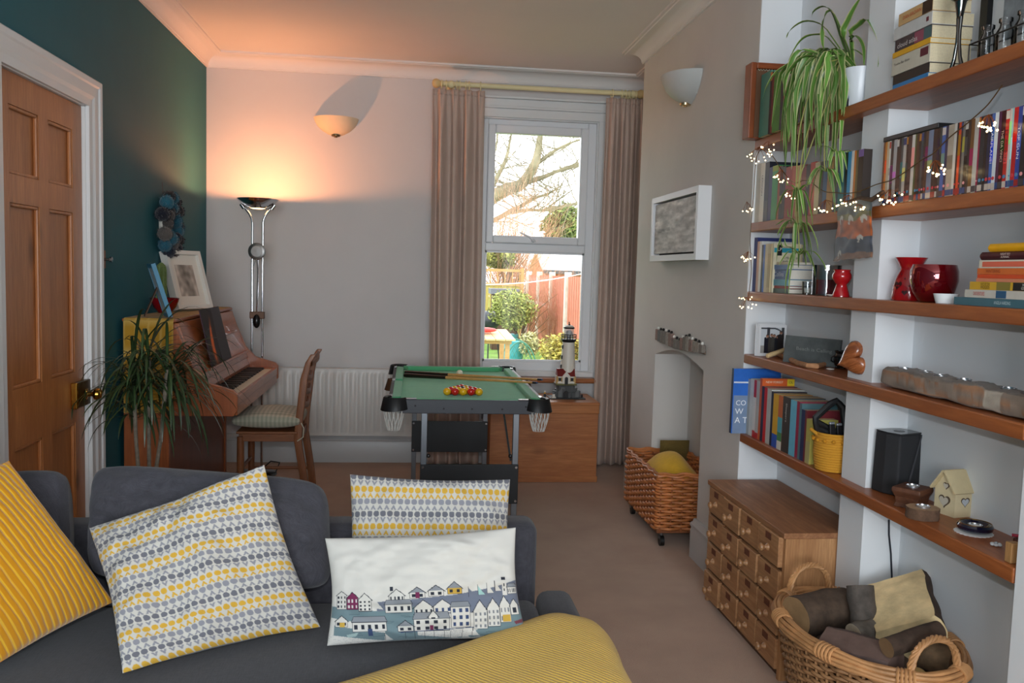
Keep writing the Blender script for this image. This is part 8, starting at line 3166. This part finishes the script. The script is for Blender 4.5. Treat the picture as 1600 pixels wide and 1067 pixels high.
def leaf_bush(name, label, px0, px1, py0, py1, y, rgb, n, seed, sz=0.05, stem=True):
    rn = random.Random(seed)
    a, c = on(px0, py0, 1, y), on(px1, py1, 1, y)
    cx, cz = (a.x + c.x) / 2, (a.z + c.z) / 2
    w_, h_ = abs(c.x - a.x) / 2, abs(a.z - c.z) / 2
    t = thing(name, label, 'shrub', (cx, y, GZ))
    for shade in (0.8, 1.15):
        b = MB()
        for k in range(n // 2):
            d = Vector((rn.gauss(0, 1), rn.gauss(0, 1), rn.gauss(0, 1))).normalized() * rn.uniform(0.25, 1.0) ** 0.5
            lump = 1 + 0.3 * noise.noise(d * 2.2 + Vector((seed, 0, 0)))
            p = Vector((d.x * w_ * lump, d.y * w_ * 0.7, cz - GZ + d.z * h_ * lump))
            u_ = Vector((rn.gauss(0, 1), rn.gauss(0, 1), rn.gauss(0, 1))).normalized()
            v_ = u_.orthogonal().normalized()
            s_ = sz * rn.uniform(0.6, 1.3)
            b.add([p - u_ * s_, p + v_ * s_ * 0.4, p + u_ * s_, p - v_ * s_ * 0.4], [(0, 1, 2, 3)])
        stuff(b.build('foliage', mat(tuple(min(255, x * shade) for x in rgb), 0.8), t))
    if stem:
        b = MB()
        for k in range(4):
            d = Vector((rn.uniform(-0.5, 0.5), rn.uniform(-0.3, 0.3), 1)).normalized()
            grow(b, Vector((rn.uniform(-0.05, 0.05), 0, 0)), d, cz - GZ, 0.03, 1, rn, 0.5, 5)
        b.build('stems', mat((110, 84, 56), 0.9), t)
    return t


twig_bush('russet_hedge', 'tall russet twiggy hedge showing behind the end fence', 764, 838, 318, 25.0, (206, 156, 124), 80, 31, r=0.011)
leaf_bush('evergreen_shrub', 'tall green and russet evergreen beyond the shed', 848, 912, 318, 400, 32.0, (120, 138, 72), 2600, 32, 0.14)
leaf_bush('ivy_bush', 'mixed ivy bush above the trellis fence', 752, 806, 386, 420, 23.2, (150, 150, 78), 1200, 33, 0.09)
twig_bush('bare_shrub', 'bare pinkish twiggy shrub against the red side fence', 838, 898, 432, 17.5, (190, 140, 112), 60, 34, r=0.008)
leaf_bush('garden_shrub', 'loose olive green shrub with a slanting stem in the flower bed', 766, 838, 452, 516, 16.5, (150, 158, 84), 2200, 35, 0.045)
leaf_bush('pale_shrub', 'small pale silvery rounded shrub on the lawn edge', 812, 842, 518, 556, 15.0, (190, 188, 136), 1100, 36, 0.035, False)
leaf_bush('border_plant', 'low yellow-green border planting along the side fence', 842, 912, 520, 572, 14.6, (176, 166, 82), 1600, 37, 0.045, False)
# log store with a grey roof, black barbecue, teal tubs
t = thing('log_store', 'low dark log store with a grey roof by the end fence', 'shed', (on(786, 470, 1, 20).x, 20.0, GZ))
MB().box(-0.26, 0.30, -0.2, 0.3, 0, 1.30).build('body', mat((86, 66, 50), 0.9, var=0.2, vscale=4), t)
MB().box(-0.32, 0.36, -0.3, 0.36, 1.30, 1.42).build('roof', mat((110, 114, 124), 0.7), t)
tb = on(803, 545, 1, 15.5)
for k, (px_, py_, lb) in enumerate(((803, 540, 'teal round planter tub in front of the shrubs'), (797, 528, 'smaller teal tub behind the round planter'))):
    y = 15.2 + 1.4 * k
    p = on(px_, py_, 1, y)
    t = thing('planter_tub', lb, 'planter', (p.x, y, GZ))
    h = p.z - GZ + 0.08
    MB().lathe([(0.0, 0.0), (0.14, 0.0), (0.19 - 0.03 * k, h), (0.17 - 0.03 * k, h), (0.0, h - 0.05)], 22).build('tub', mat((60, 150, 160), 0.5), t, smooth=True)
t = thing('barbecue', 'black domed barbecue beside the log store', 'barbecue', (on(764, 500, 1, 17).x, 17.0, GZ))
zb_ = on(764, 500, 1, 17).z - GZ
MB().sphere((0, 0, zb_), 0.24, 20, 12, (1, 1, 0.8)).build('drum', mat((40, 44, 54), 0.35), t, smooth=True)
for a in (0.4, 2.5, 4.6):
    MB().cyl((0.16 * math.cos(a), 0.16 * math.sin(a), zb_ - 0.1), (0.26 * math.cos(a), 0.26 * math.sin(a), 0), 0.014, n=8).build('leg', mat((60, 62, 66), 0.4, 0.6), t)
# little timber playhouse with a pale boarded roof
hy = 11.5
h0, h1 = on(753, 530, 1, hy), on(797, 527, 1, hy)
t = thing('playhouse', 'small timber playhouse with a pale boarded roof on the lawn', 'playhouse', (h1.x, hy, GZ))
wx = 1.1
ez = h1.z - GZ - 0.03
for x in (-wx, -0.06):
    for y in (0, 0.7):
        MB().box(x, x + 0.06, y, y + 0.06, 0, ez).build('post', timber, t)
for i in range(5):
    z = 0.02 + i * (ez * 0.62) / 5
    MB().box(-wx, 0, -0.02, 0.0, z, z + (ez * 0.62) / 5 - 0.008).build('wall_board', timber, t)
MB().box(-wx, 0.02, -0.03, 0.0, ez - 0.06, ez + 0.02).build('rail', timber, t)
for i in range(9):
    x = -wx - 0.05 + i * (wx + 0.12) / 9
    b = MB()
    dz = 0.10
    w9 = (wx + 0.12) / 9 - 0.01
    b.add([(x, -0.12, ez), (x + w9, -0.12, ez), (x + w9 - 0.07, 0.42, ez + dz), (x - 0.07, 0.42, ez + dz)], [(0, 1, 2, 3)])
    b.build('roof_board', wood((226, 196, 150), (206, 170, 120), 'y', 1.0, 0.7), t, solid=0.02)
p = on(759, 518, 1, hy + 0.1)
t = thing('sledge', 'red plastic sledge resting on the playhouse roof', 'sledge', (p.x, hy + 0.15, p.z - 0.03))
MB().sphere((0, 0, 0.05), 0.16, 18, 8, (1.0, 0.5, 0.22)).build('shell', mat((196, 50, 44), 0.3), t, smooth=True)
# green wire hoop and clothes line
hp = on(815, 560, 1, 12.6)
t = thing('wire_hoop', 'green wire mesh hoop cloche on the grass', 'cloche', (hp.x - 0.02, 12.6, GZ))
hz3 = on(806, 534, 1, 12.6).z - GZ
green_w = mat((60, 120, 100), 0.5)
for y in (0.0, 0.5):
    MB().tube([(0.30 * math.cos(PI * i / 20), y, hz3 * math.sin(PI * i / 20)) for i in range(21)], 0.011, 6).build('hoop', green_w, t, smooth=True)
b = MB()
for i in range(-8, 9):
    for s_ in (1, -1):
        pts = []
        for k in range(13):
            x = i * 0.06 + s_ * k * 0.03
            zz_ = hz3 * k / 12
            if (x / 0.30) ** 2 + (zz_ / hz3) ** 2 < 1:
                pts.append((x, 0, zz_))
        if len(pts) > 1:
            b.tube(pts, 0.003, 4, cap=False)
stuff(b.build('mesh', green_w, t))
a, c = on(750, 445, 1, 9.0), on(914, 427, 1, 9.0)
t = thing('clothes_line', 'white clothes line stretched across the garden', 'clothes line', (a.x, 9.0, GZ))
LN = [Vector(((c.x - a.x) * k / 16, 0, (c.z - a.z) * (k / 16) - 0.03 * math.sin(PI * k / 16) + a.z - GZ)) for k in range(-16, 33)]
MB().tube(LN, 0.006, 6).build('line', mat((230, 230, 232), 0.5), t)
for q_ in (LN[0], LN[-1]):
    MB().cyl((q_.x, 0, 0), (q_.x, 0, q_.z + 0.1), 0.03, n=10).build('pole', timber, t)
